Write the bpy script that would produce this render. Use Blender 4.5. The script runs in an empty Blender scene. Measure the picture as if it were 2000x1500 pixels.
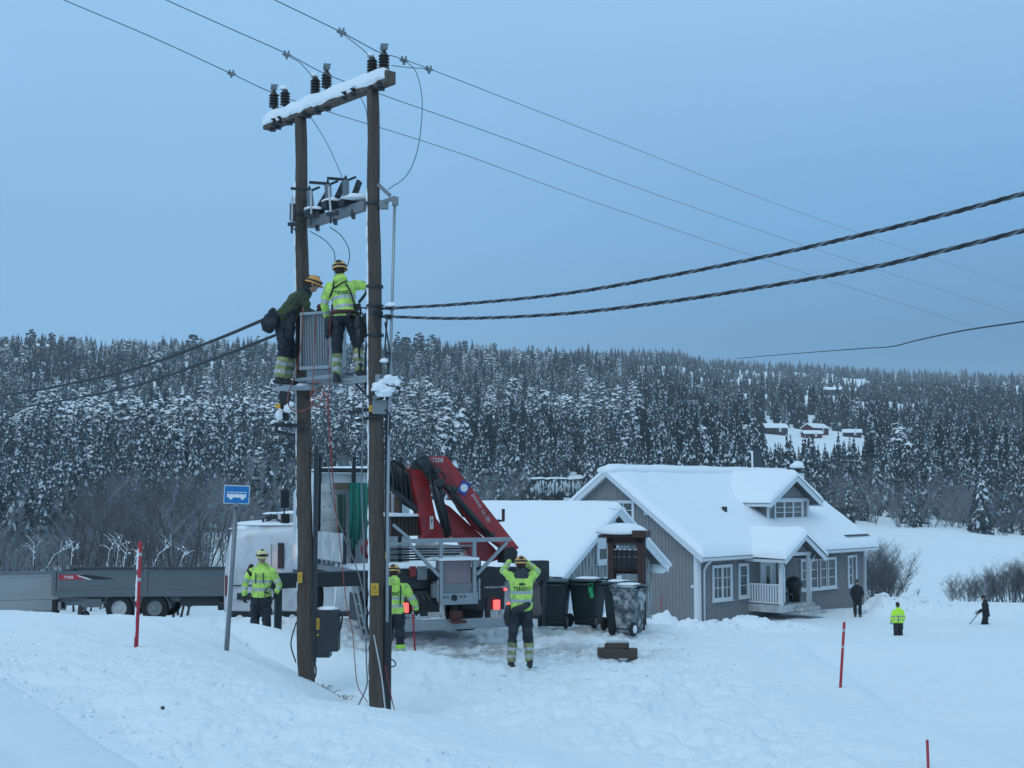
import bpy, bmesh, math, random
import numpy as np
from mathutils import Vector, Matrix, noise as mnoise
from mathutils.bvhtree import BVHTree
R = math.radians
rnd = random.Random(7)
nrs = np.random.RandomState(11)
sc = bpy.context.scene
COL = sc.collection

# ------------------------------------------------------------------ camera, world, light
FPX = 2600.0
PITCH = math.atan(210.0 / FPX)
cam_d = bpy.data.cameras.new('camera')
cam = bpy.data.objects.new('camera', cam_d)
COL.objects.link(cam)
cam_d.sensor_width = 36.0
cam_d.lens = FPX / 2000.0 * 36.0
cam_d.clip_end = 9000.0
cam.location = (0, 0, 0)
cam.rotation_euler = (R(90) + PITCH, 0, 0)
sc.camera = cam

SUN_EL, SUN_AZ = 42.0, 205.0        # degrees; azimuth clockwise from +Y (behind the camera, to its left)
world = bpy.data.worlds.new('World')
sc.world = world
world.use_nodes = True
nt = world.node_tree
for n in list(nt.nodes): nt.nodes.remove(n)
out = nt.nodes.new('ShaderNodeOutputWorld')
mixs = nt.nodes.new('ShaderNodeMixShader')
bg1 = nt.nodes.new('ShaderNodeBackground'); bg2 = nt.nodes.new('ShaderNodeBackground')
sky = nt.nodes.new('ShaderNodeTexSky')
sky.sky_type = 'NISHITA'; sky.sun_disc = False
sky.sun_elevation = R(SUN_EL); sky.sun_rotation = R(SUN_AZ)
sky.air_density = 1.0; sky.dust_density = 1.0; sky.ozone_density = 3.0
bg1.inputs['Strength'].default_value = 0.07
nt.links.new(sky.outputs[0], bg1.inputs['Color'])
# overcast veil: a thin blue dusk cloud cover, paler overhead, darker and greyer towards the horizon
tc = nt.nodes.new('ShaderNodeTexCoord')
sep = nt.nodes.new('ShaderNodeSeparateXYZ')
nt.links.new(tc.outputs['Generated'], sep.inputs[0])
rampL = nt.nodes.new('ShaderNodeValToRGB'); rampR = nt.nodes.new('ShaderNodeValToRGB')
def ramp(node, stops):
    e = node.color_ramp.elements
    while len(e) > 1: e.remove(e[-1])
    e[0].position = stops[0][0]; e[0].color = (*stops[0][1], 1)
    for p, c in stops[1:]:
        k = e.new(p); k.color = (*c, 1)
ramp(rampL, [(0.0, (.20, .42, .66)), (0.12, (.225, .47, .77)), (0.36, (.32, .60, .93)), (1.0, (.47, .72, .88))])
ramp(rampR, [(0.0, (.070, .195, .35)), (0.10, (.085, .235, .43)), (0.19, (.16, .385, .68)), (0.36, (.32, .59, .91)), (1.0, (.47, .72, .88))])
nt.links.new(sep.outputs['Z'], rampL.inputs[0]); nt.links.new(sep.outputs['Z'], rampR.inputs[0])
mr = nt.nodes.new('ShaderNodeMapRange'); mr.interpolation_type = 'SMOOTHSTEP'
mr.inputs['From Min'].default_value = -0.30; mr.inputs['From Max'].default_value = 0.36
nt.links.new(sep.outputs['X'], mr.inputs['Value'])
mixc = nt.nodes.new('ShaderNodeMix'); mixc.data_type = 'RGBA'
nt.links.new(mr.outputs[0], mixc.inputs['Factor'])
nt.links.new(rampL.outputs[0], mixc.inputs['A']); nt.links.new(rampR.outputs[0], mixc.inputs['B'])
cn = nt.nodes.new('ShaderNodeTexNoise'); cn.inputs['Scale'].default_value = 2.2; cn.inputs['Detail'].default_value = 4
cmap = nt.nodes.new('ShaderNodeMapping'); cmap.inputs['Scale'].default_value = (1, 1, 4)
nt.links.new(tc.outputs['Generated'], cmap.inputs[0]); nt.links.new(cmap.outputs[0], cn.inputs['Vector'])
cm = nt.nodes.new('ShaderNodeMapRange'); cm.inputs['To Min'].default_value = .90; cm.inputs['To Max'].default_value = 1.10
nt.links.new(cn.outputs[0], cm.inputs['Value'])
nt.links.new(mixc.outputs['Result'], bg2.inputs['Color']); nt.links.new(cm.outputs[0], bg2.inputs['Strength'])
mixs.inputs[0].default_value = 0.93
nt.links.new(bg1.outputs[0], mixs.inputs[1]); nt.links.new(bg2.outputs[0], mixs.inputs[2])
nt.links.new(mixs.outputs[0], out.inputs[0])

sun_d = bpy.data.lights.new('sun', 'SUN')
sun = bpy.data.objects.new('sun', sun_d); COL.objects.link(sun)
sun_d.energy = 0.68; sun_d.angle = R(30); sun_d.color = (.92, .96, 1.0)
_el, _az = R(SUN_EL), R(SUN_AZ)
sdir = Vector((math.sin(_az) * math.cos(_el), math.cos(_az) * math.cos(_el), math.sin(_el)))
sun.rotation_euler = sdir.to_track_quat('Z', 'Y').to_euler()

sc.view_settings.view_transform = 'Standard'
sc.view_settings.look = 'None'
sc.view_settings.gamma = 1.0
sc.view_settings.exposure = 0.0
sc.view_settings.use_curve_mapping = False
sc.render.engine = 'CYCLES'
sc.cycles.use_denoising = True
sc.cycles.max_bounces = 6
sc.cycles.volume_bounces = 1
sc.cycles.transparent_max_bounces = 6

# ------------------------------------------------------------------ helpers
CT, ST = math.cos(PITCH), math.sin(PITCH)
def ray(px, py):
    a, b = (px - 1000) / FPX, (750 - py) / FPX
    return Vector((a, CT - b * ST, ST + b * CT))
def P(px, py, d):
    """world point seen at pixel (px,py) of the photograph, d metres in front (along y)"""
    r = ray(px, py); return r * (d / r.y)
def on_plane(px, py, p0, n):
    r = ray(px, py); return r * (Vector(p0).dot(n) / r.dot(n))

MATS = {}
def mat(name, col, rough=.6, metal=0., var=.12, vscale=3., bump=0., bscale=20., col2=None, c2amt=.5, emit=None, spec=.5, stretch=None, coat=0.):
    m = bpy.data.materials.new(name); m.use_nodes = True
    t = m.node_tree; b = t.nodes['Principled BSDF']
    b.inputs['Roughness'].default_value = rough; b.inputs['Metallic'].default_value = metal
    b.inputs['Specular IOR Level'].default_value = spec
    if coat: b.inputs['Coat Weight'].default_value = coat
    tc = t.nodes.new('ShaderNodeTexCoord'); mp = t.nodes.new('ShaderNodeMapping')
    t.links.new(tc.outputs['Object'], mp.inputs[0])
    if stretch: mp.inputs['Scale'].default_value = stretch
    nz = t.nodes.new('ShaderNodeTexNoise'); nz.inputs['Scale'].default_value = vscale; nz.inputs['Detail'].default_value = 5
    nz.inputs['Roughness'].default_value = .65
    t.links.new(mp.outputs[0], nz.inputs['Vector'])
    mx = t.nodes.new('ShaderNodeMix'); mx.data_type = 'RGBA'
    if col2 is None:
        c = [v * (1 - var) for v in col]; c2 = [min(1, v * (1 + var)) for v in col]
        mx.inputs['A'].default_value = (*c, 1); mx.inputs['B'].default_value = (*c2, 1)
        t.links.new(nz.outputs['Fac'], mx.inputs['Factor'])
    else:
        mx.inputs['A'].default_value = (*col, 1); mx.inputs['B'].default_value = (*col2, 1)
        r_ = t.nodes.new('ShaderNodeMapRange'); r_.inputs['From Min'].default_value = .62 - c2amt * .35; r_.inputs['From Max'].default_value = .72 - c2amt * .2
        t.links.new(nz.outputs['Fac'], r_.inputs['Value']); t.links.new(r_.outputs[0], mx.inputs['Factor'])
    t.links.new(mx.outputs['Result'], b.inputs['Base Color'])
    if bump:
        n2 = t.nodes.new('ShaderNodeTexNoise'); n2.inputs['Scale'].default_value = bscale; n2.inputs['Detail'].default_value = 6
        t.links.new(mp.outputs[0], n2.inputs['Vector'])
        bp = t.nodes.new('ShaderNodeBump'); bp.inputs['Strength'].default_value = bump; bp.inputs['Distance'].default_value = .05
        t.links.new(n2.outputs['Fac'], bp.inputs['Height']); t.links.new(bp.outputs[0], b.inputs['Normal'])
    if emit:
        b.inputs['Emission Color'].default_value = (*emit[0], 1); b.inputs['Emission Strength'].default_value = emit[1]
    MATS[name] = m; return m
def top_snow(name, base, lo=.25, hi=.6, snow=(.84, .87, .9), rough=.7, amt=.35, vs=2.):
    """a surface with snow lying where it faces up"""
    m = bpy.data.materials.new(name); m.use_nodes = True
    t = m.node_tree; b = t.nodes['Principled BSDF']; b.inputs['Roughness'].default_value = rough
    b.inputs['Specular IOR Level'].default_value = .2
    g = t.nodes.new('ShaderNodeNewGeometry'); s = t.nodes.new('ShaderNodeSeparateXYZ'); t.links.new(g.outputs['Normal'], s.inputs[0])
    tc = t.nodes.new('ShaderNodeTexCoord'); nz = t.nodes.new('ShaderNodeTexNoise'); nz.inputs['Scale'].default_value = vs; nz.inputs['Detail'].default_value = 4
    t.links.new(tc.outputs['Object'], nz.inputs['Vector'])
    ad = t.nodes.new('ShaderNodeMath'); ad.operation = 'MULTIPLY_ADD'; ad.inputs[1].default_value = amt * 2; ad.inputs[2].default_value = -amt
    t.links.new(nz.outputs['Fac'], ad.inputs[0])
    a2 = t.nodes.new('ShaderNodeMath'); t.links.new(ad.outputs[0], a2.inputs[0]); t.links.new(s.outputs['Z'], a2.inputs[1])
    r_ = t.nodes.new('ShaderNodeMapRange'); r_.inputs['From Min'].default_value = lo; r_.inputs['From Max'].default_value = hi
    t.links.new(a2.outputs[0], r_.inputs['Value'])
    mx = t.nodes.new('ShaderNodeMix'); mx.data_type = 'RGBA'
    mx.inputs['A'].default_value = (*base, 1); mx.inputs['B'].default_value = (*snow, 1)
    t.links.new(r_.outputs[0], mx.inputs['Factor']); t.links.new(mx.outputs['Result'], b.inputs['Base Color'])
    MATS[name] = m; return m

SNOW = mat('snow', (.83, .87, .90), .7, var=.04, vscale=1.3, bump=.55, bscale=11., spec=.25)
SNOWS = mat('snow_smooth', (.86, .89, .92), .6, var=.02, vscale=1.0, bump=.12, bscale=5., spec=.3)
WOODP = mat('pole_wood', (.075, .053, .041), .85, var=.5, vscale=5, bump=.7, bscale=18, stretch=(4, 4, .35), col2=(.10, .083, .068), c2amt=.7)
WOODD = mat('pole_wood_weathered', (.16, .135, .115), .85, var=.5, vscale=5, bump=.7, bscale=18, stretch=(4, 4, .35), col2=(.09, .07, .055), c2amt=.8)
BLACK = mat('black_paint', (.014, .017, .02), .45, var=.3, vscale=8)
RUBBER = mat('rubber', (.018, .019, .02), .85, var=.3, vscale=12, bump=.3, bscale=60)
DARK = mat('dark_steel', (.035, .042, .048), .55, .3, var=.4, vscale=9)
GALV = mat('galvanised', (.33, .36, .38), .45, .55, var=.25, vscale=12)
GREYM = mat('grey_metal', (.20, .22, .235), .5, .3, var=.2, vscale=6)
CERAM = mat('insulator_glaze', (.03, .025, .022), .25, var=.2, vscale=8)
POLY = mat('polymer_insulator', (.20, .25, .28), .5, var=.1)
RED = mat('crane_red', (.36, .022, .028), .42, var=.22, vscale=3, col2=(.22, .02, .025), c2amt=.5, coat=.15)
REDS = mat('stake_red', (.42, .02, .035), .5, var=.15)
WHITE = mat('white_paint', (.72, .74, .75), .5, var=.05, vscale=5)
WHITED = mat('dirty_white', (.50, .52, .53), .5, var=.2, vscale=3, col2=(.36, .37, .38), c2amt=.6)
VANW = mat('van_white', (.58, .60, .63), .3, var=.05, vscale=2, col2=(.42, .43, .45), c2amt=.4, coat=.3)
YEL = mat('warning_yellow', (.62, .36, .03), .5, var=.1)
HIVIS = mat('hi_vis', (.56, .86, .15), .75, vscale=7, bump=.6, bscale=12, col2=(.34, .50, .13), c2amt=.55)
HIVISD = mat('hi_vis_dirty', (.36, .60, .10), .8, var=.25, vscale=9, bump=.3, bscale=14)
OLIVE = mat('worn_hi_vis', (.085, .105, .030), .85, vscale=6, bump=.5, bscale=14, col2=(.03, .045, .025), c2amt=.8)
OCHRE = mat('soiled_yellow_cloth', (.36, .38, .16), .85, col2=(.17, .18, .10), c2amt=.6, vscale=8, bump=.3, bscale=14)
REFL = mat('reflective_band', (.42, .45, .45), .4, .2, var=.15, vscale=15)
NAVY = mat('navy_cloth', (.012, .017, .026), .85, vscale=9, bump=.6, bscale=12, col2=(.035, .04, .05), c2amt=.5)
DCOAT = mat('dark_coat', (.013, .016, .02), .9, var=.3, vscale=9, bump=.3, bscale=12)
SKIN = mat('skin', (.42, .25, .19), .6, var=.08)
GLOVE = mat('glove', (.02, .018, .018), .8, var=.3)
GLOVER = mat('red_glove', (.16, .02, .025), .8, var=.3)
HAIR = mat('hair', (.03, .02, .015), .8)
HELY = mat('helmet_yellow', (.75, .42, .12), .4, var=.08)
HELP = mat('helmet_pale_yellow', (.72, .62, .28), .4, var=.08)
BINM = mat('bin_green', (.012, .028, .03), .5, var=.25, vscale=4)
BING = mat('bin_grey', (.05, .065, .075), .55, col2=(.45, .48, .5), c2amt=.45, vscale=5)
BRWN = mat('brown_timber', (.065, .035, .032), .8, var=.25, vscale=4, stretch=(3, 3, .4))
HWALL = mat('house_cladding', (.215, .215, .222), .75, var=.1, vscale=2.5)
HWALL2 = mat('house_batten', (.235, .235, .242), .75, var=.12, vscale=3)
TRIM = mat('white_trim', (.66, .69, .72), .55, var=.04)
GLASS = mat('window_glass', (.035, .05, .055), .12, var=.5, vscale=1.5, col2=(.09, .10, .10), c2amt=.6, spec=.6)
ROOFM = mat('roof_sheet', (.06, .065, .07), .6)
TEAL = mat('green_strap', (.0, .145, .105), .7, var=.3, vscale=6, stretch=(6, 6, .6))
ORANGE = mat('orange_rope', (.30, .075, .05), .7, var=.2)
REDR = mat('red_rope', (.22, .03, .04), .7, var=.2)
GREYR = mat('grey_rope', (.16, .18, .20), .7, var=.2)
WIRE = mat('aluminium_wire', (.12, .14, .16), .5, .3, var=.1)
CABLE = mat('black_cable', (.02, .023, .028), .6, var=.2)
TRIMP = mat('timber_plank', (.075, .055, .045), .85, var=.35, vscale=7, stretch=(1, 6, 6))
BLUE = mat('sign_blue', (.0, .16, .42), .45, var=.05)
TAILR = mat('tail_lamp_lit', (.8, .02, .02), .3, emit=((1., .09, .08), 2.2))
TAILO = mat('tail_lamp', (.22, .015, .015), .3)
PLATE = mat('number_plate', (.45, .46, .46), .4)
TRAIL = mat('trailer_grey', (.14, .155, .165), .42, .45, var=.1, vscale=2)
TRAILL = mat('trailer_galvanised', (.34, .36, .37), .42, .45, var=.15, vscale=3)
ROCK = mat('rock', (.035, .04, .042), .9, var=.6, vscale=1., bump=1., bscale=3)
ICE = mat('ice', (.5, .6, .65), .3, var=.1)
CBLU = mat('sticker_blue', (.03, .06, .3), .5)
BARNR = mat('barn_red', (.10, .022, .026), .8)
CABIN = mat('dark_cabin', (.035, .033, .035), .8)
CABINO = mat('ochre_cabin', (.40, .22, .10), .8)

class MB:
    def __init__(s): s.v = []; s.f = []; s.m = []; s.mi = 0
    def add(s, vs, fs, mi=None):
        o = len(s.v); s.v += [tuple(p) for p in vs]
        s.f += [tuple(i + o for i in q) for q in fs]; s.m += [s.mi if mi is None else mi] * len(fs)
        return s
    def box(s, c, size, rz=0, M=None, mi=None):
        hx, hy, hz = size[0] / 2, size[1] / 2, size[2] / 2
        vs = [Vector((x * hx, y * hy, z * hz)) for x in (-1, 1) for y in (-1, 1) for z in (-1, 1)]
        if rz: vs = [Matrix.Rotation(rz, 3, 'Z') @ v for v in vs]
        if M is not None: vs = [M @ v for v in vs]
        c = Vector(c); vs = [v + c for v in vs]
        return s.add(vs, [(0, 1, 3, 2), (4, 6, 7, 5), (0, 4, 5, 1), (2, 3, 7, 6), (0, 2, 6, 4), (1, 5, 7, 3)], mi)
    def beam(s, a, b, w, h, up=(0, 0, 1), mi=None):
        a, b = Vector(a), Vector(b); d = (b - a); L = d.length; d = d / L
        up = Vector(up); x = d.cross(up)
        if x.length < 1e-4: x = d.cross(Vector((1, 0, 0)))
        x.normalize(); u = x.cross(d)
        vs = []
        for p in (a, b):
            for i, j in ((-1, -1), (1, -1), (1, 1), (-1, 1)): vs.append(p + x * (i * w / 2) + u * (j * h / 2))
        return s.add(vs, [(0, 1, 2, 3), (7, 6, 5, 4), (0, 4, 5, 1), (1, 5, 6, 2), (2, 6, 7, 3), (3, 7, 4, 0)], mi)
    def loft(s, rings, side=None, n=12, mi=None, cap=True, ck=.8):
        """rings: (point, rx, ry); side: direction of rx"""
        N = len(rings); pts = [Vector(r[0]) for r in rings]; vs = []; pu = None
        if cap:
            d0 = (pts[1] - pts[0]).normalized(); d1 = (pts[-1] - pts[-2]).normalized()
            r0, r1 = rings[0], rings[-1]
            k0 = min(r0[1], r0[2]); k1 = min(r1[1], r1[2])
            rings = [(pts[0] - d0 * k0 * ck, r0[1] * .5, r0[2] * .5)] + list(rings) + [(pts[-1] + d1 * k1 * ck, r1[1] * .5, r1[2] * .5)]
            pts = [Vector(r[0]) for r in rings]; N += 2
        for i in range(N):
            d = (pts[min(i + 1, N - 1)] - pts[max(i - 1, 0)])
            if d.length < 1e-7: d = Vector((0, 0, 1))
            d.normalize()
            if side is not None: x = Vector(side) - d * Vector(side).dot(d)
            else: x = (pu - d * pu.dot(d)) if pu is not None else d.cross(Vector((0, 0, 1)) if abs(d.z) < .9 else Vector((1, 0, 0)))
            if x.length < 1e-5: x = d.orthogonal()
            x.normalize(); pu = x; y = d.cross(x)
            for k in range(n):
                t = 2 * math.pi * k / n
                vs.append(pts[i] + x * (math.cos(t) * rings[i][1]) + y * (math.sin(t) * rings[i][2]))
        fs = []
        for i in range(N - 1):
            for k in range(n):
                a = i * n + k; b = i * n + (k + 1) % n
                fs.append((a, b, b + n, a + n))
        fs.append(tuple(range(n - 1, -1, -1))); fs.append(tuple((N - 1) * n + k for k in range(n)))
        return s.add(vs, fs, mi)
    def tube(s, pts, r, n=6, mi=None):
        rr = r if isinstance(r, (list, tuple)) else [r] * len(pts)
        return s.loft([(p, q, q) for p, q in zip(pts, rr)], n=n, mi=mi, cap=False)
    def lathe(s, prof, c=(0, 0, 0), axis=(0, 0, 1), n=16, mi=None, cap=True):
        ax = Vector(axis).normalized(); c = Vector(c)
        x = ax.orthogonal().normalized(); y = ax.cross(x); vs = []
        for r, h in prof:
            for k in range(n):
                t = 2 * math.pi * k / n
                vs.append(c + ax * h + (x * math.cos(t) + y * math.sin(t)) * max(r, 1e-4))
        fs = []
        for i in range(len(prof) - 1):
            for k in range(n):
                a = i * n + k; b = i * n + (k + 1) % n
                fs.append((a, b, b + n, a + n))
        if cap: fs.append(tuple(range(n - 1, -1, -1))); fs.append(tuple((len(prof) - 1) * n + k for k in range(n)))
        return s.add(vs, fs, mi)
    def ell(s, c, r, n=12, m=8, mi=None, M=None, jit=0.):
        c = Vector(c); vs = []
        for i in range(m + 1):
            ph = math.pi * i / m
            for k in range(n):
                t = 2 * math.pi * k / n
                v = Vector((math.sin(ph) * math.cos(t) * r[0], math.sin(ph) * math.sin(t) * r[1], math.cos(ph) * r[2]))
                if jit: v *= 1 + jit * mnoise.noise(v * (1.7 / max(r)) + c * 3.1)
                if M is not None: v = M @ v
                vs.append(c + v)
        fs = [(i * n + k, (i + 1) * n + k, (i + 1) * n + (k + 1) % n, i * n + (k + 1) % n) for i in range(m) for k in range(n)]
        return s.add(vs, fs, mi)
    def extr(s, poly, depth, mi=None):
        """poly: list of 3d points (planar), extruded by vector depth"""
        n = len(poly); d = Vector(depth)
        vs = [Vector(p) for p in poly] + [Vector(p) + d for p in poly]
        fs = [tuple(range(n)), tuple(range(2 * n - 1, n - 1, -1))]
        fs += [(i, i + n, (i + 1) % n + n, (i + 1) % n) for i in range(n)]
        return s.add(vs, fs, mi)
    def lump(s, c, r, seed=0, n=14, m=8, flat=.35, mi=None, amp=.22):
        """snow lump lying on something: rounded on top, flattened below"""
        c = Vector(c); vs = []
        for i in range(m + 1):
            ph = math.pi * i / m
            for k in range(n):
                t = 2 * math.pi * k / n
                v = Vector((math.sin(ph) * math.cos(t), math.sin(ph) * math.sin(t), math.cos(ph)))
                q = 1 + amp * mnoise.noise(v * 1.6 + Vector((seed * 7.3, 0, 0)))
                v = Vector((v.x * r[0] * q, v.y * r[1] * q, v.z * r[2] * q * (flat if v.z < 0 else 1)))
                vs.append(c + v)
        fs = [(i * n + k, (i + 1) * n + k, (i + 1) * n + (k + 1) % n, i * n + (k + 1) % n) for i in range(m) for k in range(n)]
        return s.add(vs, fs, mi)
    def mesh(s, name):
        me = bpy.data.meshes.new(name); me.from_pydata(s.v, [], s.f); me.update(); return me

def tag(o, label=None, cat=None, group=None, kind=None):
    if label: o['label'] = label
    if cat: o['category'] = cat
    if group: o['group'] = group
    if kind: o['kind'] = kind
    return o
def link(name, me, mats, parent=None, smooth=False, loc=None, rz=None, bevel=0, fix=True, **kw):
    if isinstance(mats, bpy.types.Material): mats = [mats]
    if not me.materials:
        for m in mats: me.materials.append(m)
    if fix:
        bm = bmesh.new(); bm.from_mesh(me); bmesh.ops.recalc_face_normals(bm, faces=bm.faces); bm.to_mesh(me); bm.free()
    if smooth: me.polygons.foreach_set('use_smooth', [True] * len(me.polygons))
    o = bpy.data.objects.new(name, me); COL.objects.link(o)
    if parent is not None: o.parent = parent
    if loc is not None: o.location = loc
    if rz is not None: o.rotation_euler = (0, 0, rz)
    if bevel:
        b = o.modifiers.new('bevel', 'BEVEL'); b.width = bevel; b.segments = 2; b.limit_method = 'ANGLE'
    return tag(o, **kw)
def mk(name, mb, mats, parent=None, smooth=False, **kw):
    me = bpy.data.meshes.new(name); me.from_pydata(mb.v, [], mb.f); me.update()
    if any(mb.m): me.polygons.foreach_set('material_index', mb.m)
    return link(name, me, mats, parent, smooth, **kw)
def thing(name, label, cat, loc=(0, 0, 0), rz=0, group=None):
    o = bpy.data.objects.new(name, None); COL.objects.link(o)
    o.location = loc; o.rotation_euler = (0, 0, rz); o.empty_display_size = .2
    return tag(o, label, cat, group)
def smooth_angle(o, ang=40):
    me = o.data
    me.polygons.foreach_set('use_smooth', [True] * len(me.polygons))
    bm = bmesh.new(); bm.from_mesh(me)
    for e in bm.edges:
        if len(e.link_faces) == 2 and e.calc_face_angle(0) > R(ang): e.smooth = False
    bm.to_mesh(me); bm.free(); return o
def copy_tree(o, parent=None):
    c = o.copy(); COL.objects.link(c); c.parent = parent
    for ch in list(o.children): copy_tree(ch, c)
    return c
def text_mesh(txt, size, bold=False):
    cu = bpy.data.curves.new('lettering', 'FONT'); cu.body = txt; cu.size = size
    cu.align_x = 'CENTER'; cu.align_y = 'CENTER'
    if bold: cu.offset = size * .018
    o = bpy.data.objects.new('lettering', cu); COL.objects.link(o)
    dg = bpy.context.evaluated_depsgraph_get(); dg.update()
    me = bpy.data.meshes.new_from_object(o.evaluated_get(dg))
    bpy.data.objects.remove(o); return me
def put_text(name, txt, size, M, m, parent=None, bold=False, sx=1.):
    me = text_mesh(txt, size, bold)
    me.transform(M @ Matrix.Diagonal((sx, 1, 1, 1)))
    me.materials.clear(); me.materials.append(m)
    return link(name, me, m, parent, fix=False)
def frame_M(o, x, y):
    x = Vector(x).normalized(); y = Vector(y).normalized(); z = x.cross(y)
    return Matrix(((x.x, y.x, z.x, o[0]), (x.y, y.y, z.y, o[1]), (x.z, y.z, z.z, o[2]), (0, 0, 0, 1)))

# ------------------------------------------------------------------ terrain
_H = np.random.RandomState(5).rand(256, 256).astype(np.float64)
def vnoise(x, y):
    xi = np.floor(x).astype(int); yi = np.floor(y).astype(int); fx = x - xi; fy = y - yi
    fx = fx * fx * (3 - 2 * fx); fy = fy * fy * (3 - 2 * fy)
    a = _H[xi & 255, yi & 255]; b = _H[(xi + 1) & 255, yi & 255]; c = _H[xi & 255, (yi + 1) & 255]; d = _H[(xi + 1) & 255, (yi + 1) & 255]
    return (a * (1 - fx) + b * fx) * (1 - fy) + (c * (1 - fx) + d * fx) * fy - .5
def fbm(x, y, o=4):
    r = 0; a = 1.
    for i in range(o):
        r = r + a * vnoise(x + 17.3 * i, y - 9.1 * i); x = x * 2.03; y = y * 2.03; a *= .5
    return r
def sstep(x, a, b):
    t = np.clip((x - a) / (b - a), 0, 1); return t * t * (3 - 2 * t)
UC = np.array([-600, 0, 400, 800, 1100, 1325, 1385, 1600, 1800, 2000, 2600.])
DR = np.array([75, 95, 115, 150, 205, 260, 350, 500, 700, 950, 1300, 1800, 2600, 4500.])
YT = np.array([
 # 75    95    115   150   205   260  350  500  700  950  1300 1800 2600 4500
 [1165, 1150, 1130, 1100, 1050, 1000, 930, 850, 770, 698, 700, 720, 750, 800],
 [1165, 1150, 1130, 1100, 1050, 1000, 930, 850, 770, 698, 702, 720, 750, 800],
 [1165, 1150, 1130, 1095, 1045, 995, 930, 850, 770, 704, 703, 718, 745, 800],
 [1165, 1150, 1130, 1090, 1040, 990, 928, 850, 772, 712, 697, 704, 735, 800],
 [1165, 1150, 1125, 1080, 1035, 985, 928, 855, 785, 738, 712, 706, 728, 800],
 [1168, 1160, 1130, 1080, 1035, 990, 932, 865, 800, 762, 716, 702, 720, 800],
 [1168, 1160, 1130, 1080, 1035, 990, 932, 865, 806, 775, 745, 717, 722, 800],
 [1170, 1172, 1150, 1090, 1030, 990, 935, 880, 822, 788, 764, 740, 728, 800],
 [1171, 1176, 1158, 1095, 1035, 1005, 950, 890, 838, 796, 766, 752, 738, 800],
 [1174, 1180, 1166, 1110, 1052, 1025, 965, 900, 842, 800, 770, 757, 742, 800],
 [1176, 1190, 1180, 1130, 1080, 1040, 975, 905, 845, 802, 774, 760, 744, 800]], float)
def bumpg(x, y, cx, cy, rx, ry): return np.exp(-((x - cx) / rx) ** 2 - ((y - cy) / ry) ** 2)
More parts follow.
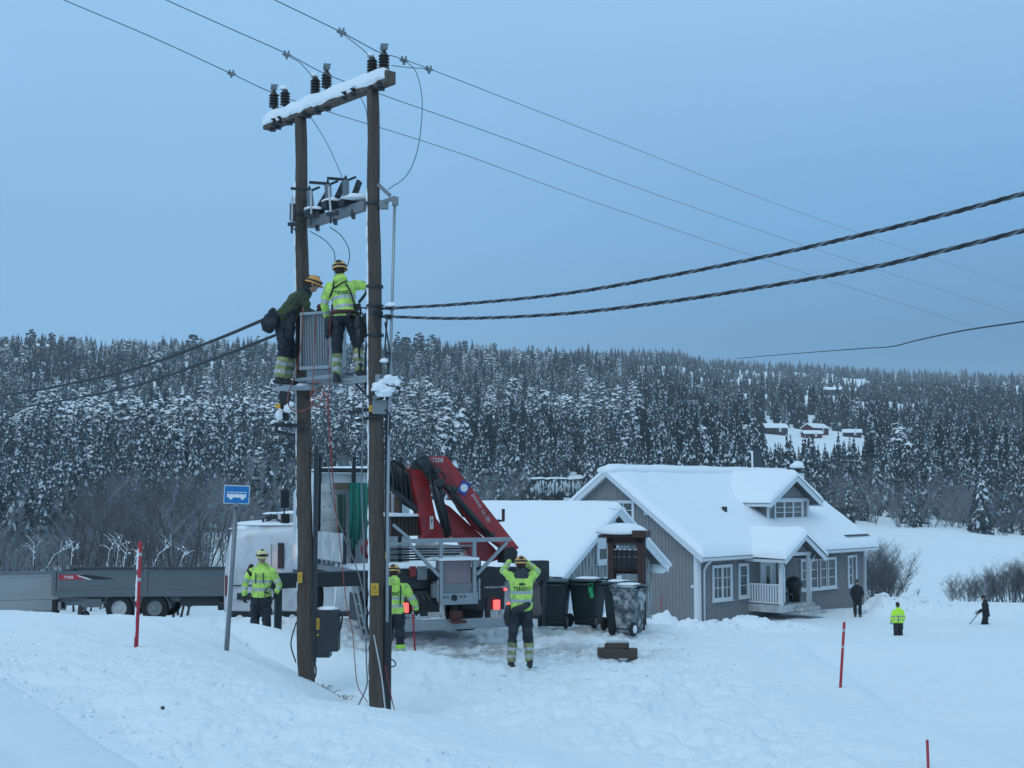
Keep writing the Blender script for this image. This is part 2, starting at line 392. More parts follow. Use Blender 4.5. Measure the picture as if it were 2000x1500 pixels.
def height(x, y, fine=True):
    x = np.asarray(x, float); y = np.asarray(y, float)
    s = (x + 6.66) * .858 + (y - 17.3) * .514
    yard = np.interp(y, [-50, 10, 15, 22, 31, 36, 43, 50, 60, 75], [-3.1, -3.1, -3.12, -3.05, -2.93, -3.42, -4.3, -5.0, -5.5, -6.0])
    yard = yard - .45 * sstep(x, 1.5, 7.5) * sstep(y, 16, 22) * (1 - sstep(y, 55, 70)) - .1 * sstep(x, 8, 14) * (1 - sstep(y, 40, 60))
    sp = s + np.maximum(0, y - 21.5) * .5
    w = np.interp(sp, [-3, 2.6, 3.4, 4.1, 4.7, 5.1, 6.2], [0, 0, .12, .42, .70, 1.0, 1.05])
    road = -2.2 + .10 * bumpg(s, 0, 1.6, 0, 1.0, 1.)
    near = road * (1 - w) + yard * w
    near = near - .22 * bumpg(x, y, -1.35, 18.6, 1.7, 1.9) - .42 * bumpg(x, y, -1.55, 16.9, 1.0, 1.7) 
    # mound of cleared snow behind the left pole, berm beside the lorry
    near = near + .80 * bumpg(x, y, -4.75, 23.3, 1.9, 1.2) + .30 * bumpg(x, y, -1.7, 22.6, 1.4, .8) + .12 * bumpg(x, y, .3, 22.7, 1.1, .9)
    lum = fbm(x * 1.9, y * 1.9, 4)
    pile = (.75 * bumpg(x, y, 6.4, 55.0, 1.8, 1.8) + .35 * bumpg(x, y, 8.5, 57.6, 1.3, 1.2) + .42 * bumpg(x, y, 10.3, 59.0, 1.3, 1.1)
            + .2 * bumpg(x, y, 12.2, 58.6, 1.8, 1.0) + .95 * bumpg(x, y, 18.2, 65.5, 1.1, 1.6) + .85 * bumpg(x, y, 20.3, 66.5, 1.0, 1.8)
            + .55 * bumpg(x, y, 22.6, 67, 1.3, 1.8) + .35 * bumpg(x, y, 25, 68, 1.5, 1.8) + .5 * bumpg(x, y, 3.6, 41.0, 1.6, 1.2))
    near = near + pile * (1 + .9 * lum)
    near = near - .13 * sstep(x - .04 * (y - 16), 5.75, 6.25) * sstep(y, 12, 16) * (1 - sstep(y, 27, 36)) + .07 * bumpg(x - .04 * (y - 16), y, 5.6, 22, .35, 8)
    if fine:
        bank = sstep(s, -.25, .35) * (1 - .7 * sstep(sp, 1.6, 3.2)) * (1 - sstep(sp, 3.6, 5.0)) * (1 - .65 * sstep(y, 17, 22)) 
        onroad = 1 - sstep(s, -.7, .2)
        yardm = (1 - bank) * (1 - onroad)
        tr = yardm * (1 - sstep(y, 40, 55)) * (1 - sstep(x, 2.6, 5.6)) * sstep(y, 11, 15) * sstep(s, 5.2, 7.5) + .10 * yardm
        billow = np.abs(vnoise(x * 3.1, y * 3.1)) + .6 * np.abs(vnoise(x * 6.7 + 5, y * 6.7))
        clod = np.abs(vnoise(x * 10.3 + 9, y * 10.3)) * .9 + np.abs(vnoise(x * 19.7, y * 19.7 + 4)) * .5
        near = near + bank * (.12 * (fbm(x * 1.4, y * 1.4, 3)) + .05 * billow + .06 * clod - .09)
        foot = np.clip(np.abs(vnoise(x * 2.4 + 40, y * 2.4)) * 2.0 + .5 * vnoise(x * 5.5, y * 5.5), 0, 1)
        foot2 = np.clip(np.abs(vnoise(x * 4.9 + 11, y * 4.9)) * 2.4 - .25 + .5 * vnoise(x * 9.5, y * 9.5), 0, 1)
        near = near + tr * (.10 * fbm(x * 1.1, y * 1.1, 3) - .11 * foot - .08 * foot2 + .035 * fbm(x * 12, y * 12, 2) + .05)
        near = near + yardm * .10 * fbm(x * .35, y * .35, 3)
        near = near + onroad * (.012 * fbm(x * 1.2, y * 1.2, 3) - .04 * bumpg(s, 0, -1.9, 0, .35, 1) - .03 * bumpg(s, 0, -.9, 0, .2, 1))
    # far ground
    u = np.clip(1000 + 2600 * x / np.maximum(y, 30), -599, 2599); d = np.clip(y, 75, 4499)
    ui = np.clip(np.searchsorted(UC, u) - 1, 0, len(UC) - 2); di = np.clip(np.searchsorted(DR, d) - 1, 0, len(DR) - 2)
    fu = (u - UC[ui]) / (UC[ui + 1] - UC[ui]); fd = (d - DR[di]) / (DR[di + 1] - DR[di]); fu = fu * fu * (3 - 2 * fu)
    yy = (YT[ui, di] * (1 - fu) + YT[ui + 1, di] * fu) * (1 - fd) + (YT[ui, di + 1] * (1 - fu) + YT[ui + 1, di + 1] * fu) * fd
    far = (960 - yy) / 2600 * d + .6 * sstep(d, 90, 130) * fbm(x * .05, y * .05, 3) + sstep(d, 230, 400) * 5 * fbm(x * .012, y * .012, 4) * np.clip(d / 600, .4, 2.5)
    f = sstep(y, 62, 80)
    return near * (1 - f) + far * f
def hz(x, y, fine=True): return float(height(np.array([x]), np.array([y]), fine)[0])
def onground(px, py_hint_d):
    """ground point straight below pixel column px at depth d"""
    x = (px - 1000) / FPX * py_hint_d
    return Vector((x, py_hint_d, hz(x, py_hint_d)))

azi = np.concatenate([np.linspace(-180, -40, 36, endpoint=False), np.linspace(-40, -23, 40, endpoint=False), np.linspace(-23, 23, 600, endpoint=False),
                      np.linspace(23, 40, 40, endpoint=False), np.linspace(40, 180, 36, endpoint=False)]) * math.pi / 180
rad = np.concatenate([[.02], np.geomspace(.5, 9.5, 26), np.geomspace(9.7, 80, 430), np.geomspace(81, 4800, 130)])
A, Rr = np.meshgrid(azi, rad)
X = Rr * np.sin(A); Y = Rr * np.cos(A); Z = height(X, Y)
nr, na = X.shape
vv = np.stack([X, Y, Z], -1).reshape(-1, 3)
I = np.arange(nr * na).reshape(nr, na); J = np.roll(I, -1, 1)
q = np.stack([I[:-1], J[:-1], J[1:], I[1:]], -1).reshape(-1, 4)
q = q[:, ::-1]
def np_mesh(name, v, f):
    me = bpy.data.meshes.new(name)
    me.vertices.add(len(v)); me.vertices.foreach_set('co', np.ascontiguousarray(v, dtype=np.float32).ravel())
    k = f.shape[1]
    me.loops.add(f.size); me.loops.foreach_set('vertex_index', np.ascontiguousarray(f, dtype=np.int32).ravel())
    me.polygons.add(len(f)); me.polygons.foreach_set('loop_start', np.arange(0, f.size, k, dtype=np.int32))
    me.update(calc_edges=True); return me
gm = np_mesh('ground', vv, q)
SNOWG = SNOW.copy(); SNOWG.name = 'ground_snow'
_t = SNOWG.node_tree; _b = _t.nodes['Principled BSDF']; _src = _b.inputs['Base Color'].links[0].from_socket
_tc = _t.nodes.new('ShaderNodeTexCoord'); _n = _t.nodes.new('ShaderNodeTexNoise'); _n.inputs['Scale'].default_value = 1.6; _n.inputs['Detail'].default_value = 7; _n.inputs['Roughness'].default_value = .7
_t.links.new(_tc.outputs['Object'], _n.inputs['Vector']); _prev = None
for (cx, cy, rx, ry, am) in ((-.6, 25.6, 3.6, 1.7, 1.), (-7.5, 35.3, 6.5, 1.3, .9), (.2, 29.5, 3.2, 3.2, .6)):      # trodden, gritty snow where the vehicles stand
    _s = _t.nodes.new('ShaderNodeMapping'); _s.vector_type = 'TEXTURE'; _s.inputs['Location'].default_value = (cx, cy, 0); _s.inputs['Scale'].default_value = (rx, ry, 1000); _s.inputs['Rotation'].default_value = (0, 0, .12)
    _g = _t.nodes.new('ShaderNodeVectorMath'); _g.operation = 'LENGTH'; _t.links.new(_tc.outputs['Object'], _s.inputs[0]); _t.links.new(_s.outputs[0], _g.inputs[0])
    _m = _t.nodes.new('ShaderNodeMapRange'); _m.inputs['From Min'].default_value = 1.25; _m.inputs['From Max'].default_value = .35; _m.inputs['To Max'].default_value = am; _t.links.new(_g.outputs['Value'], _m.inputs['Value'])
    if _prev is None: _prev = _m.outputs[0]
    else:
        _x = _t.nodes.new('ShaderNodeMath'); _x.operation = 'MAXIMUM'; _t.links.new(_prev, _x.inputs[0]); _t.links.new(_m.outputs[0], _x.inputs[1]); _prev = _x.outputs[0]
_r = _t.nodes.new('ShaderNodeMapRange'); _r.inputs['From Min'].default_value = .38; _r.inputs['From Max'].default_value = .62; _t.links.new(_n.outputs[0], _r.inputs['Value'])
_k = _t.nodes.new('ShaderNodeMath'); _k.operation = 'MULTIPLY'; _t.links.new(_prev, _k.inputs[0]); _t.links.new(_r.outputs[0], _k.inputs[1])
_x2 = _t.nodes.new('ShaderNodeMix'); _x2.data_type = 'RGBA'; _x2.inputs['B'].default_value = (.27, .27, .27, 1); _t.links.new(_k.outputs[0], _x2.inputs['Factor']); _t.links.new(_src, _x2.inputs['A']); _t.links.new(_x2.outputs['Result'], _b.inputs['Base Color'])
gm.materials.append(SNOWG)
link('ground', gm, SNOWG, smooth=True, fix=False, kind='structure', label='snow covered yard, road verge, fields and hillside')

# the ploughed road in the lower left corner: hard packed snow, a sheet of its own
ROADM = mat('packed_snow', (.76, .805, .845), .55, var=.05, vscale=.9, bump=.3, bscale=6., spec=.3)
ss = np.concatenate([np.linspace(-9, -3, 20, endpoint=False), np.linspace(-3, -.05, 60)]); tt = np.concatenate([np.linspace(-40, -2, 30, endpoint=False), np.linspace(-2, 20, 160, endpoint=False), np.geomspace(20, 300, 60)])
S_, T_ = np.meshgrid(ss, tt); S_ = S_ + np.clip((S_ + 3) / 3, 0, 1) * (.35 * fbm(T_ * .9, T_ * 0 + 3, 4) + .05); e_ = np.array([-.514, .858]); n_v = np.array([.858, .514])
ox, oy = -2.65 , 10.6
o0 = (ox + 6.66) * .858 + (oy - 17.3) * .514
RX = ox + (S_ - o0) * n_v[0] + (T_ - 12) * e_[0]; RY = oy + (S_ - o0) * n_v[1] + (T_ - 12) * e_[1]
keep = RY < 62
RZ = height(RX, RY) + .012 - .05 * sstep(S_, -.2, -.05)
nr_, na_ = RX.shape; I_ = np.arange(nr_ * na_).reshape(nr_, na_)
q_ = np.stack([I_[:-1, :-1], I_[:-1, 1:], I_[1:, 1:], I_[1:, :-1]], -1).reshape(-1, 4)
q_ = q_[keep.ravel()[q_].all(1)]
rm_ = np_mesh('road', np.stack([RX, RY, RZ], -1).reshape(-1, 3), q_)
link('road', rm_, ROADM, smooth=True, fix=True, kind='structure', label='smooth packed snow of the ploughed road at the lower left')
# clods of snow thrown up by the plough and lying round the yard
cv, cf = [], []
_bm = bmesh.new(); bmesh.ops.create_icosphere(_bm, subdivisions=1, radius=1); _iv = np.array([v.co[:] for v in _bm.verts]); _if = np.array([[v.index for v in f.verts] for f in _bm.faces]); _bm.free()
def clods(n, fx, fy, smin, smax):
    for k in range(n):
        x, y = fx(), fy()
        if callable(y): pass
        r = smin + (smax - smin) * nrs.rand() ** 2.5; z = hz(x, y)
        p = _iv * (r * np.array([nrs.uniform(.8, 1.5), nrs.uniform(.7, 1.2), nrs.uniform(.4, .8)]))[None, :] * (1 + .3 * nrs.uniform(-1, 1, (len(_iv), 1))) + np.array([x, y, z - r * .05])
        cf.append(_if + sum(len(c) for c in cv[-0:]) if False else _if + 12 * len(cv) if len(_iv) == 12 else _if + len(_iv) * len(cv)); cv.append(p)
for k in range(800):
    s_ = nrs.uniform(-.1, 2.2) if nrs.rand() < .7 else nrs.normal(0.1, .2); t_ = nrs.uniform(6, 24)
    x = ox + (s_ - o0) * n_v[0] + (t_ - 12) * e_[0]; y = oy + (s_ - o0) * n_v[1] + (t_ - 12) * e_[1]
    clods(1, lambda: x, lambda: y, .010, .048)
for cx, cy, rx, ry, n in ((6.6, 53.5, 3, 2.5, 60), (9, 57.5, 3, 1.6, 60), (12, 58.6, 2, 1, 30), (19.5, 66, 3.5, 2.5, 110), (2.5, 25, 4, 4, 130), (.5, 23.5, 2.5, 1.5, 60), (3.6, 41, 2, 1.2, 30)):
    for k in range(n): x, y = nrs.normal(cx, rx * .6), nrs.normal(cy, ry * .6); clods(1, lambda: x, lambda: y, .03, .20 if cy > 40 else .07)
cm_ = np_mesh('snow_clods', np.concatenate(cv), np.concatenate(cf)); link('snow_clods', cm_, SNOW, smooth=True, fix=False, kind='stuff', label='loose clods of snow on the ploughed bank and round the yard')
# ------------------------------------------------------------------ trees
NEED = top_snow('spruce_needles', (.045, .058, .062), .55, 1.0, amt=.3, vs=1.2)
NEEDD = top_snow('dark_spruce_needles', (.030, .043, .043), .75, 1.1, amt=.3, vs=1.2)
CLUMP = top_snow('pine_clump', (.045, .058, .060), .22, .5, amt=.45, vs=1.1)
BARK = mat('bark', (.055, .045, .040), .9, var=.3)
FROST = mat('frosted_twigs', (.20, .215, .235), .8, var=.35, vscale=.8)
TWIG = mat('bare_twigs', (.088, .085, .09), .85, var=.35, vscale=.8)
SNOWT = mat('tree_snow', (.66, .71, .76), .7, var=.18, vscale=1.5)

def arr_mesh(name, V, F, Mi, mats):
    me = bpy.data.meshes.new(name); me.from_pydata(V, [], F); me.update()
    for m in mats: me.materials.append(m)
    me.polygons.foreach_set('material_index', Mi); return me
def spruce(seed, h=1., w=.19, layers=20, snowy=.6, droop=.75, trunk=True, crown=True):
    r = random.Random(seed); V = []; F = []; Mi = []
    def tri(pts, mi):
        o = len(V); V.extend(pts); F.append(tuple(range(o, o + len(pts)))); Mi.append(mi)
    if trunk:
        for k in range(5):
            a0, a1 = 2 * math.pi * k / 5, 2 * math.pi * (k + 1) / 5; rb = .014
            tri([(rb * math.cos(a0), rb * math.sin(a0), -.05), (rb * math.cos(a1), rb * math.sin(a1), -.05), (0, 0, .97)], 0)
    if not crown: return V, F, Mi
    lean = (r.uniform(-.02, .02), r.uniform(-.02, .02))
    for L in range(layers):
        t = L / (layers - 1); z = .07 + .90 * t ** .93
        rad = w * (1 - t) ** .78 * r.uniform(.82, 1.12) + .012
        nb = max(5, int(12 - 6 * t))
        for b in range(nb):
            a = 2 * math.pi * (b + r.random() * .8) / nb + L * 1.3; rr = rad * r.uniform(.65, 1.12)
            ca, sa = math.cos(a), math.sin(a); wd = rr * r.uniform(.22, .36) + .005
            zb = z + r.uniform(-.012, .012); dz = rr * droop * r.uniform(.6, 1.3)
            cx, cy = lean[0] * t, lean[1] * t
            A0 = (cx, cy, zb + .02)
            m1 = (cx + ca * rr * .55 - sa * wd, cy + sa * rr * .55 + ca * wd, zb - dz * .55 - .012)
            m2 = (cx + ca * rr * .55 + sa * wd, cy + sa * rr * .55 - ca * wd, zb - dz * .55 - .012)
            mm = (cx + ca * rr * .6, cy + sa * rr * .6, zb - dz * .35)
            tp = (cx + ca * rr, cy + sa * rr, zb - dz - r.uniform(0, .012))
            hang = (cx + ca * rr * .6, cy + sa * rr * .6, zb - dz * 1.0 - rr * .25)
            tri([A0, m1, mm], 1); tri([A0, mm, m2], 1); tri([m1, tp, mm], 1); tri([mm, tp, m2], 1)
            tri([m1, hang, tp], 1); tri([m2, tp, hang], 1)
            if r.random() < snowy:
                s_ = r.uniform(.55, .95); up = .010 + .03 * rr / .15
                def S(p, k=1.): return (A0[0] + (p[0] - A0[0]) * s_ * k, A0[1] + (p[1] - A0[1]) * s_ * k, A0[2] + (p[2] - A0[2]) * s_ * k + up * .6)
                q1, q2, q3, q4 = S(m1), S(m2), S(tp, 1.02), S(mm); q4 = (q4[0], q4[1], q4[2] + up)
                tri([A0, q1, q4], 2); tri([A0, q4, q2], 2); tri([q1, q3, q4], 2); tri([q4, q3, q2], 2)
    tri([(0 + lean[0] - .006, lean[1], .95), (lean[0] + .006, lean[1], .95), (lean[0], lean[1], 1.01)], 1)
    return V, F, Mi
def ico():
    bm = bmesh.new(); bmesh.ops.create_icosphere(bm, subdivisions=2, radius=1); v = np.array([x.co[:] for x in bm.verts]); f = [tuple(q.index for q in p.verts) for p in bm.faces]; bm.free(); return v, f
ICV, ICF = ico()
def pine(seed, n=26, h=1., w=.2, base=.3, trunk=True, crown=True):
    r = random.Random(seed); V = []; F = []; Mi = []
    if trunk:
        for k in range(5):
            a0, a1 = 2 * math.pi * k / 5, 2 * math.pi * (k + 1) / 5; rb = .016
            o = len(V); V.extend([(rb * math.cos(a0), rb * math.sin(a0), -.05), (rb * math.cos(a1), rb * math.sin(a1), -.05), (0, 0, .93)]); F.append((o, o + 1, o + 2)); Mi.append(0)
    if not crown: return V, F, Mi
    for i in range(n):
        t = i / (n - 1); z = base + (1 - base) * t * .96
        env = w * math.sin(math.pi * min(1, (.22 + .8 * (1 - t)))) ** .7 if t > .2 else w * (.55 + t * 2)
        a = i * 2.4 + r.uniform(-.6, .6); q = env * r.uniform(.2, .95) * (1 - .5 * t)
        c = np.array([math.cos(a) * q, math.sin(a) * q, z + r.uniform(-.03, .03)])
        s = np.array([1, 1, .52]) * w * r.uniform(.26, .48) * (1 - .35 * t)
        p = ICV.copy(); nzv = np.array([mnoise.noise(Vector(v) * 2.1 + Vector((seed * 3 + i, 0, 0))) for v in p])
        p = p * (1 + .75 * nzv)[:, None] * s + c; p[:, 2] -= (np.hypot(p[:, 0] - c[0], p[:, 1] - c[1]) ** 2) / (w * 1.1)
        o = len(V); V.extend(map(tuple, p)); F.extend(tuple(k + o for k in f) for f in ICF); Mi.extend([1] * len(ICF))
        # needle sprays around each clump
        for k in range(9):
            th = r.uniform(0, 6.28); ph = r.uniform(-.9, .5); d = np.array([math.cos(th) * math.cos(ph), math.sin(th) * math.cos(ph), math.sin(ph)])
            b = c + d * s * .8; e = c + d * s * r.uniform(1.15, 1.5) ; e[2] -= .008
            sd = np.cross(d, [0, 0, 1]) * w * .07
            o = len(V); V.extend([tuple(b - sd), tuple(b + sd), tuple(e)]); F.append((o, o + 1, o + 2)); Mi.append(1)
    return V, F, Mi
def bare(seed, stems=1, spread=.35, twigs=9, levels=3, thick=.012, curve=.3, w_snow=.0, only=None):
    """leafless broadleaf tree or shrub, unit height"""
    r = random.Random(seed); V = []; F = []; Mi = []
    def seg(a, b, ra, rb, mi, n=3):
        d = (b - a)
        if d.length < 1e-6: return
        x = d.orthogonal().normalized(); y = d.normalized().cross(x); o = len(V)
        if n == 2:
            V.extend([tuple(a - x * ra), tuple(a + x * ra), tuple(b)]); F.append((o, o + 1, o + 2)); Mi.append(mi); return
        for p, q in ((a, ra), (b, rb)):
            for k in range(n):
                t = 2 * math.pi * k / n; V.append(tuple(p + x * (math.cos(t) * q) + y * (math.sin(t) * q)))
        for k in range(n): F.append((o + k, o + (k + 1) % n, o + n + (k + 1) % n, o + n + k)); Mi.append(mi)
    def grow(p, d, L, rr, lv):
        n = 4 if lv == 0 else 3; pts = [p]
        for i in range(n):
            d = (d + Vector((r.uniform(-1, 1), r.uniform(-1, 1), r.uniform(-.3, .6))) * (.16 + .05 * lv)).normalized()
            q = p + d * L / n; seg(p, q, rr * (1 - i / n * .7), rr * (1 - (i + 1) / n * .7), 0 if lv == 0 else 1, 4 if lv == 0 else (3 if lv == 1 else 2))
            p = q; pts.append(p)
            if lv < levels:
                k = twigs if lv > 0 else twigs
                for _ in range(max(1, int(k / n + r.random()))):
                    if lv == 0 and i == 0 and r.random() < .8: continue
                    a = r.uniform(0, 6.28); tl = r.uniform(.5, 1.0)
                    dd = (d * .75 + Vector((math.cos(a), math.sin(a), .15)) * tl).normalized()
                    s0 = pts[-2].lerp(p, r.random())
                    grow(s0, dd, L * r.uniform(.28, .52) * (1 if lv else .95), max(rr * .45, .0016), lv + 1)
    for s_ in range(stems):
        a = r.uniform(0, 6.28); sp = r.uniform(0, spread) if stems > 1 else spread * .2
        grow(Vector((math.cos(a) * .05 * (stems > 1), math.sin(a) * .05 * (stems > 1), -.03)), Vector((math.cos(a) * sp, math.sin(a) * sp, 1)).normalized(), r.uniform(.72, .98), thick, 0)
    return V, F, Mi

def proto(name, data, mats):
    V, F, Mi = data; return arr_mesh(name, V, F, Mi, mats)
SPR = [proto('spruce_mesh', spruce(100 + i, w=rnd.uniform(.13, .2), layers=19 + i % 4, snowy=.30 + .09 * (i % 4)), [BARK, NEED, SNOWT]) for i in range(7)]
SPRD = [proto('dark_spruce_mesh', spruce(200 + i, w=rnd.uniform(.15, .22), layers=19, snowy=.10), [BARK, NEEDD, SNOWT]) for i in range(3)]
PIN = [proto('pine_mesh', pine(300 + i, n=20 + i * 2, w=rnd.uniform(.2, .27), base=.25 + .05 * (i % 3)), [BARK, CLUMP]) for i in range(5)]
CLUMPD = top_snow('dark_pine_clump', (.03, .045, .035), .75, 1.15, amt=.3, vs=1.1)
PIND = [proto('dark_pine_mesh', pine(340 + i, n=18 + i * 2, w=rnd.uniform(.22, .28), base=.25), [BARK, CLUMPD]) for i in range(3)]
BIR = [proto('frosted_birch_mesh', bare(400 + i, 1, .3, 9, 3, .011), [BARK, FROST]) for i in range(4)]
THK = [proto('alder_mesh', bare(450 + i, 4, .45, 7, 3, .009), [BARK, TWIG]) for i in range(4)]
BSH = [proto('frosted_bush_mesh', bare(480 + i, 9, .9, 7, 2, .008), [FROST, FROST]) for i in range(3)]
KINDS_T = {'spruce': SPR, 'dark_spruce': SPRD, 'pine': PIN, 'dark_pine': PIND, 'birch': BIR, 'alder': THK, 'bush': BSH}

N = 23000
dd = np.sqrt(nrs.uniform(118 ** 2, 2300 ** 2, N)); dd[:11500] = np.sqrt(nrs.uniform(118 ** 2, 1150 ** 2, 11500)); dd[:2600] = np.sqrt(nrs.uniform(118 ** 2, 420 ** 2, 2600))
uu = nrs.uniform(-330, 2330, N); xx = (uu - 1000) / 2600 * dd; zz = height(xx, dd)
# horizon of the ground along each column, to leave out trees wholly hidden behind the ridge
cols = np.linspace(-400, 2400, 141); dsm = np.geomspace(80, 3000, 160)
CU, DS = np.meshgrid(cols, dsm, indexing='ij')
EL = height((CU - 1000) / 2600 * DS, DS) / DS
CM = np.maximum.accumulate(EL, axis=1)
trees = []
pat = fbm(xx * .012 + 3, dd * .012, 3); pat2 = fbm(xx * .02 + 50, dd * .02 + 9, 3)
for i in range(N):
    u, d, x, z = uu[i], dd[i], xx[i], zz[i]
    yi = 960 - z / d * 2600
    # open ground
    if u > 1560 + (205 - d) * .4 and d < 208 + 14 * pat[i]: continue
    if u > 1380 and d < 130: continue
    if 1490 < u < 1690 and 440 < d < 620 and (nrs.rand() < .985 or d < 590): continue
    lowf = .33 if 1475 < u < 1695 and 290 < d <= 475 else (.6 if 1420 < u < 1700 and 780 < d < 935 else 1.)
    if 1430 < u < 1690 and 935 < d < 1090 and nrs.rand() < .97: continue
    if 1440 < u < 1700 and 1250 < d < 1500 and nrs.rand() < .75: continue
    if 1270 < u < 1360 and 880 < d < 960 and nrs.rand() < .6: continue
    if 1105 < u < 1190 and 262 < d < 360 and nrs.rand() < .93: continue
    if 915 < u < 972 and 240 < d < 330 and nrs.rand() < .85: continue
    if 1040 < u < 1140 and 215 < d < 262: continue
    if 1000 < u < 1160 and d < 240: continue
    if 180 < u < 260 and 1000 < d < 1080: continue
    brushy = (1380 < u < 1830 and 640 < d < 930 and pat[i] > -.12) or (1150 < u < 1500 and 900 < d < 1250 and pat2[i] > -.05) 
    h = nrs.uniform(6, 13.5) if nrs.rand() < .6 else nrs.uniform(12, 19)
    darkz = pat[i] + .5 * pat2[i]
    if d > 300 and (pat2[i] < -.33 or pat[i] < -.5) and nrs.rand() < .7: continue
    if brushy:
        k = 'birch' if nrs.rand() < .75 else 'spruce'; h = nrs.uniform(6, 9) if k == 'birch' else h * .8
    elif d < 210:
        k = 'birch' if (u > 380 or u < 150 or nrs.rand() < .4) else 'alder'; h = nrs.uniform(6, 10)
        if u < 150 and nrs.rand() < .35: k = 'spruce'; h = nrs.uniform(8, 13)
        if u > 500 and nrs.rand() < .25: k = 'spruce'; h = nrs.uniform(9, 14)
    elif d < 300:
        k = 'birch' if pat2[i] > .04 or nrs.rand() < .22 else 'spruce'; h = nrs.uniform(7, 10.5) if k == 'birch' else nrs.uniform(9, 15)
        if u > 1600 and d < 240: k = ('birch', 'bush', 'spruce', 'bush')[nrs.randint(4)]; h = nrs.uniform(4, 9)
    elif u < 1250 and d < 640 and 395 < d and darkz > .0 and nrs.rand() < (.45 if 400 < d < 500 else .22): k = 'pine'; h = nrs.uniform(10, 19)
    elif u > 1250 and d > 220 and nrs.rand() < .52: k = 'dark_spruce'
    elif darkz < -.12 and nrs.rand() < .6: k = 'dark_spruce'
    elif d > 820: k = 'dark_spruce' if nrs.rand() < .72 else ('pine' if nrs.rand() < .5 else 'spruce')
    else: k = 'spruce' if nrs.rand() < .86 else ('birch' if nrs.rand() < .6 else 'pine'); h = h * (.72 if k == 'birch' else 1)
    if u > 1100 and k in ('pine',) and nrs.rand() < .5: k = 'dark_spruce'
    cm = np.interp(d * .97, dsm, CM[int(np.clip((u + 400) / 20, 0, 140))])
    if (z + h) / d < cm - .0008: continue
    h *= lowf
    trees.append((k, x, d, z - .2, h, nrs.uniform(0, 6.28), nrs.randint(100), u))
# taller trees breaking the skyline
for (u, py, kk) in [(5, 655, 'dark_pine'), (55, 640, 'dark_pine'), (95, 647, 'dark_pine'), (135, 655, 'dark_pine'), (18, 650, 'dark_spruce'), (178, 662, 'dark_spruce'), (215, 657, 'dark_spruce'), (232, 664, 'dark_pine'),
                    (315, 650, 'dark_spruce'), (372, 650, 'dark_pine'), (340, 664, 'dark_pine'), (430, 664, 'dark_spruce'), (500, 655, 'dark_pine'), (775, 646, 'dark_pine'), (790, 655, 'dark_pine'), (817, 645, 'dark_pine'),
                    (843, 650, 'dark_pine'), (855, 662, 'dark_spruce'), (908, 663, 'dark_pine'), (965, 668, 'dark_pine'), (1040, 674, 'dark_pine'), (1545, 702, 'dark_pine'), (1580, 706, 'dark_pine'), (1640, 715, 'dark_pine'), (1740, 728, 'dark_pine')]:
    d = (1010 if u < 900 else 1150) + rnd.uniform(-60, 60); d = d if u < 1500 else 1500
    x = (u - 1000) / 2600 * d; z = hz(x, d); top = (960 - py) / 2600 * d
    trees.append((kk, x, d, z - .3, min(max(top - z, 11), 24), rnd.uniform(0, 6), rnd.randrange(100), u))
WHERE = [(430, 'left of the H-pole', 'above the trailer'), (760, 'behind the two wooden poles', 'between the poles'), (1120, 'behind the red crane', 'above the garage roof'), (1500, 'above the grey house', 'behind the house roof'), (9999, 'right of the house', 'beyond the open snow field')]
KNAME = {'spruce': ('spruce_tree', 'snow-laden spruce', 'spruce'), 'dark_spruce': ('spruce_tree', 'dark nearly snow-free spruce', 'spruce'), 'pine': ('pine_tree', 'pine under thick white clumps of snow', 'pine'),
         'dark_pine': ('pine_tree', 'dark bare-topped pine', 'pine'), 'birch': ('birch_tree', 'leafless frosted birch', 'birch'), 'alder': ('alder_tree', 'dark leafless alder', 'alder'), 'bush': ('bush', 'frosted bush', 'bush')}
stuffpts = []
bykind = {}
for t in trees: bykind.setdefault(KNAME[t[0]][0], []).append(t)
for kn, L in bykind.items():
    L.sort(key=lambda t: -(t[4] / t[2]) * (1 if -10 < t[7] < 2010 else 0))
    vis = [t for t in L if -10 < t[7] < 2010]
    big = set(id(t) for t in vis[:290])
    for t in L:
        if id(t) not in big: stuffpts.append(t); continue
        me = KINDS_T[t[0]][t[6] % len(KINDS_T[t[0]])]
        o = bpy.data.objects.new(kn, me); COL.objects.link(o)
        o.location = (t[1], t[2], t[3]); o.scale = (t[4] * 1.0,) * 3; o.rotation_euler = (0, 0, t[5])
        wz = next(w for w in WHERE if t[7] <= w[0])
        band = 'low on the hillside' if t[2] < 330 else ('halfway up the hillside' if t[2] < 700 else 'on the hilltop skyline')
        lb = f"{KNAME[t[0]][1]} {band} {wz[1]}"
        tag(o, lb, KNAME[t[0]][2], lb.replace('birch ', 'birches ', 1).replace('spruce ', 'spruces ', 1).replace('bush ', 'bushes ', 1).replace('alder ', 'alders ', 1).replace('pine ', 'pines ', 1))
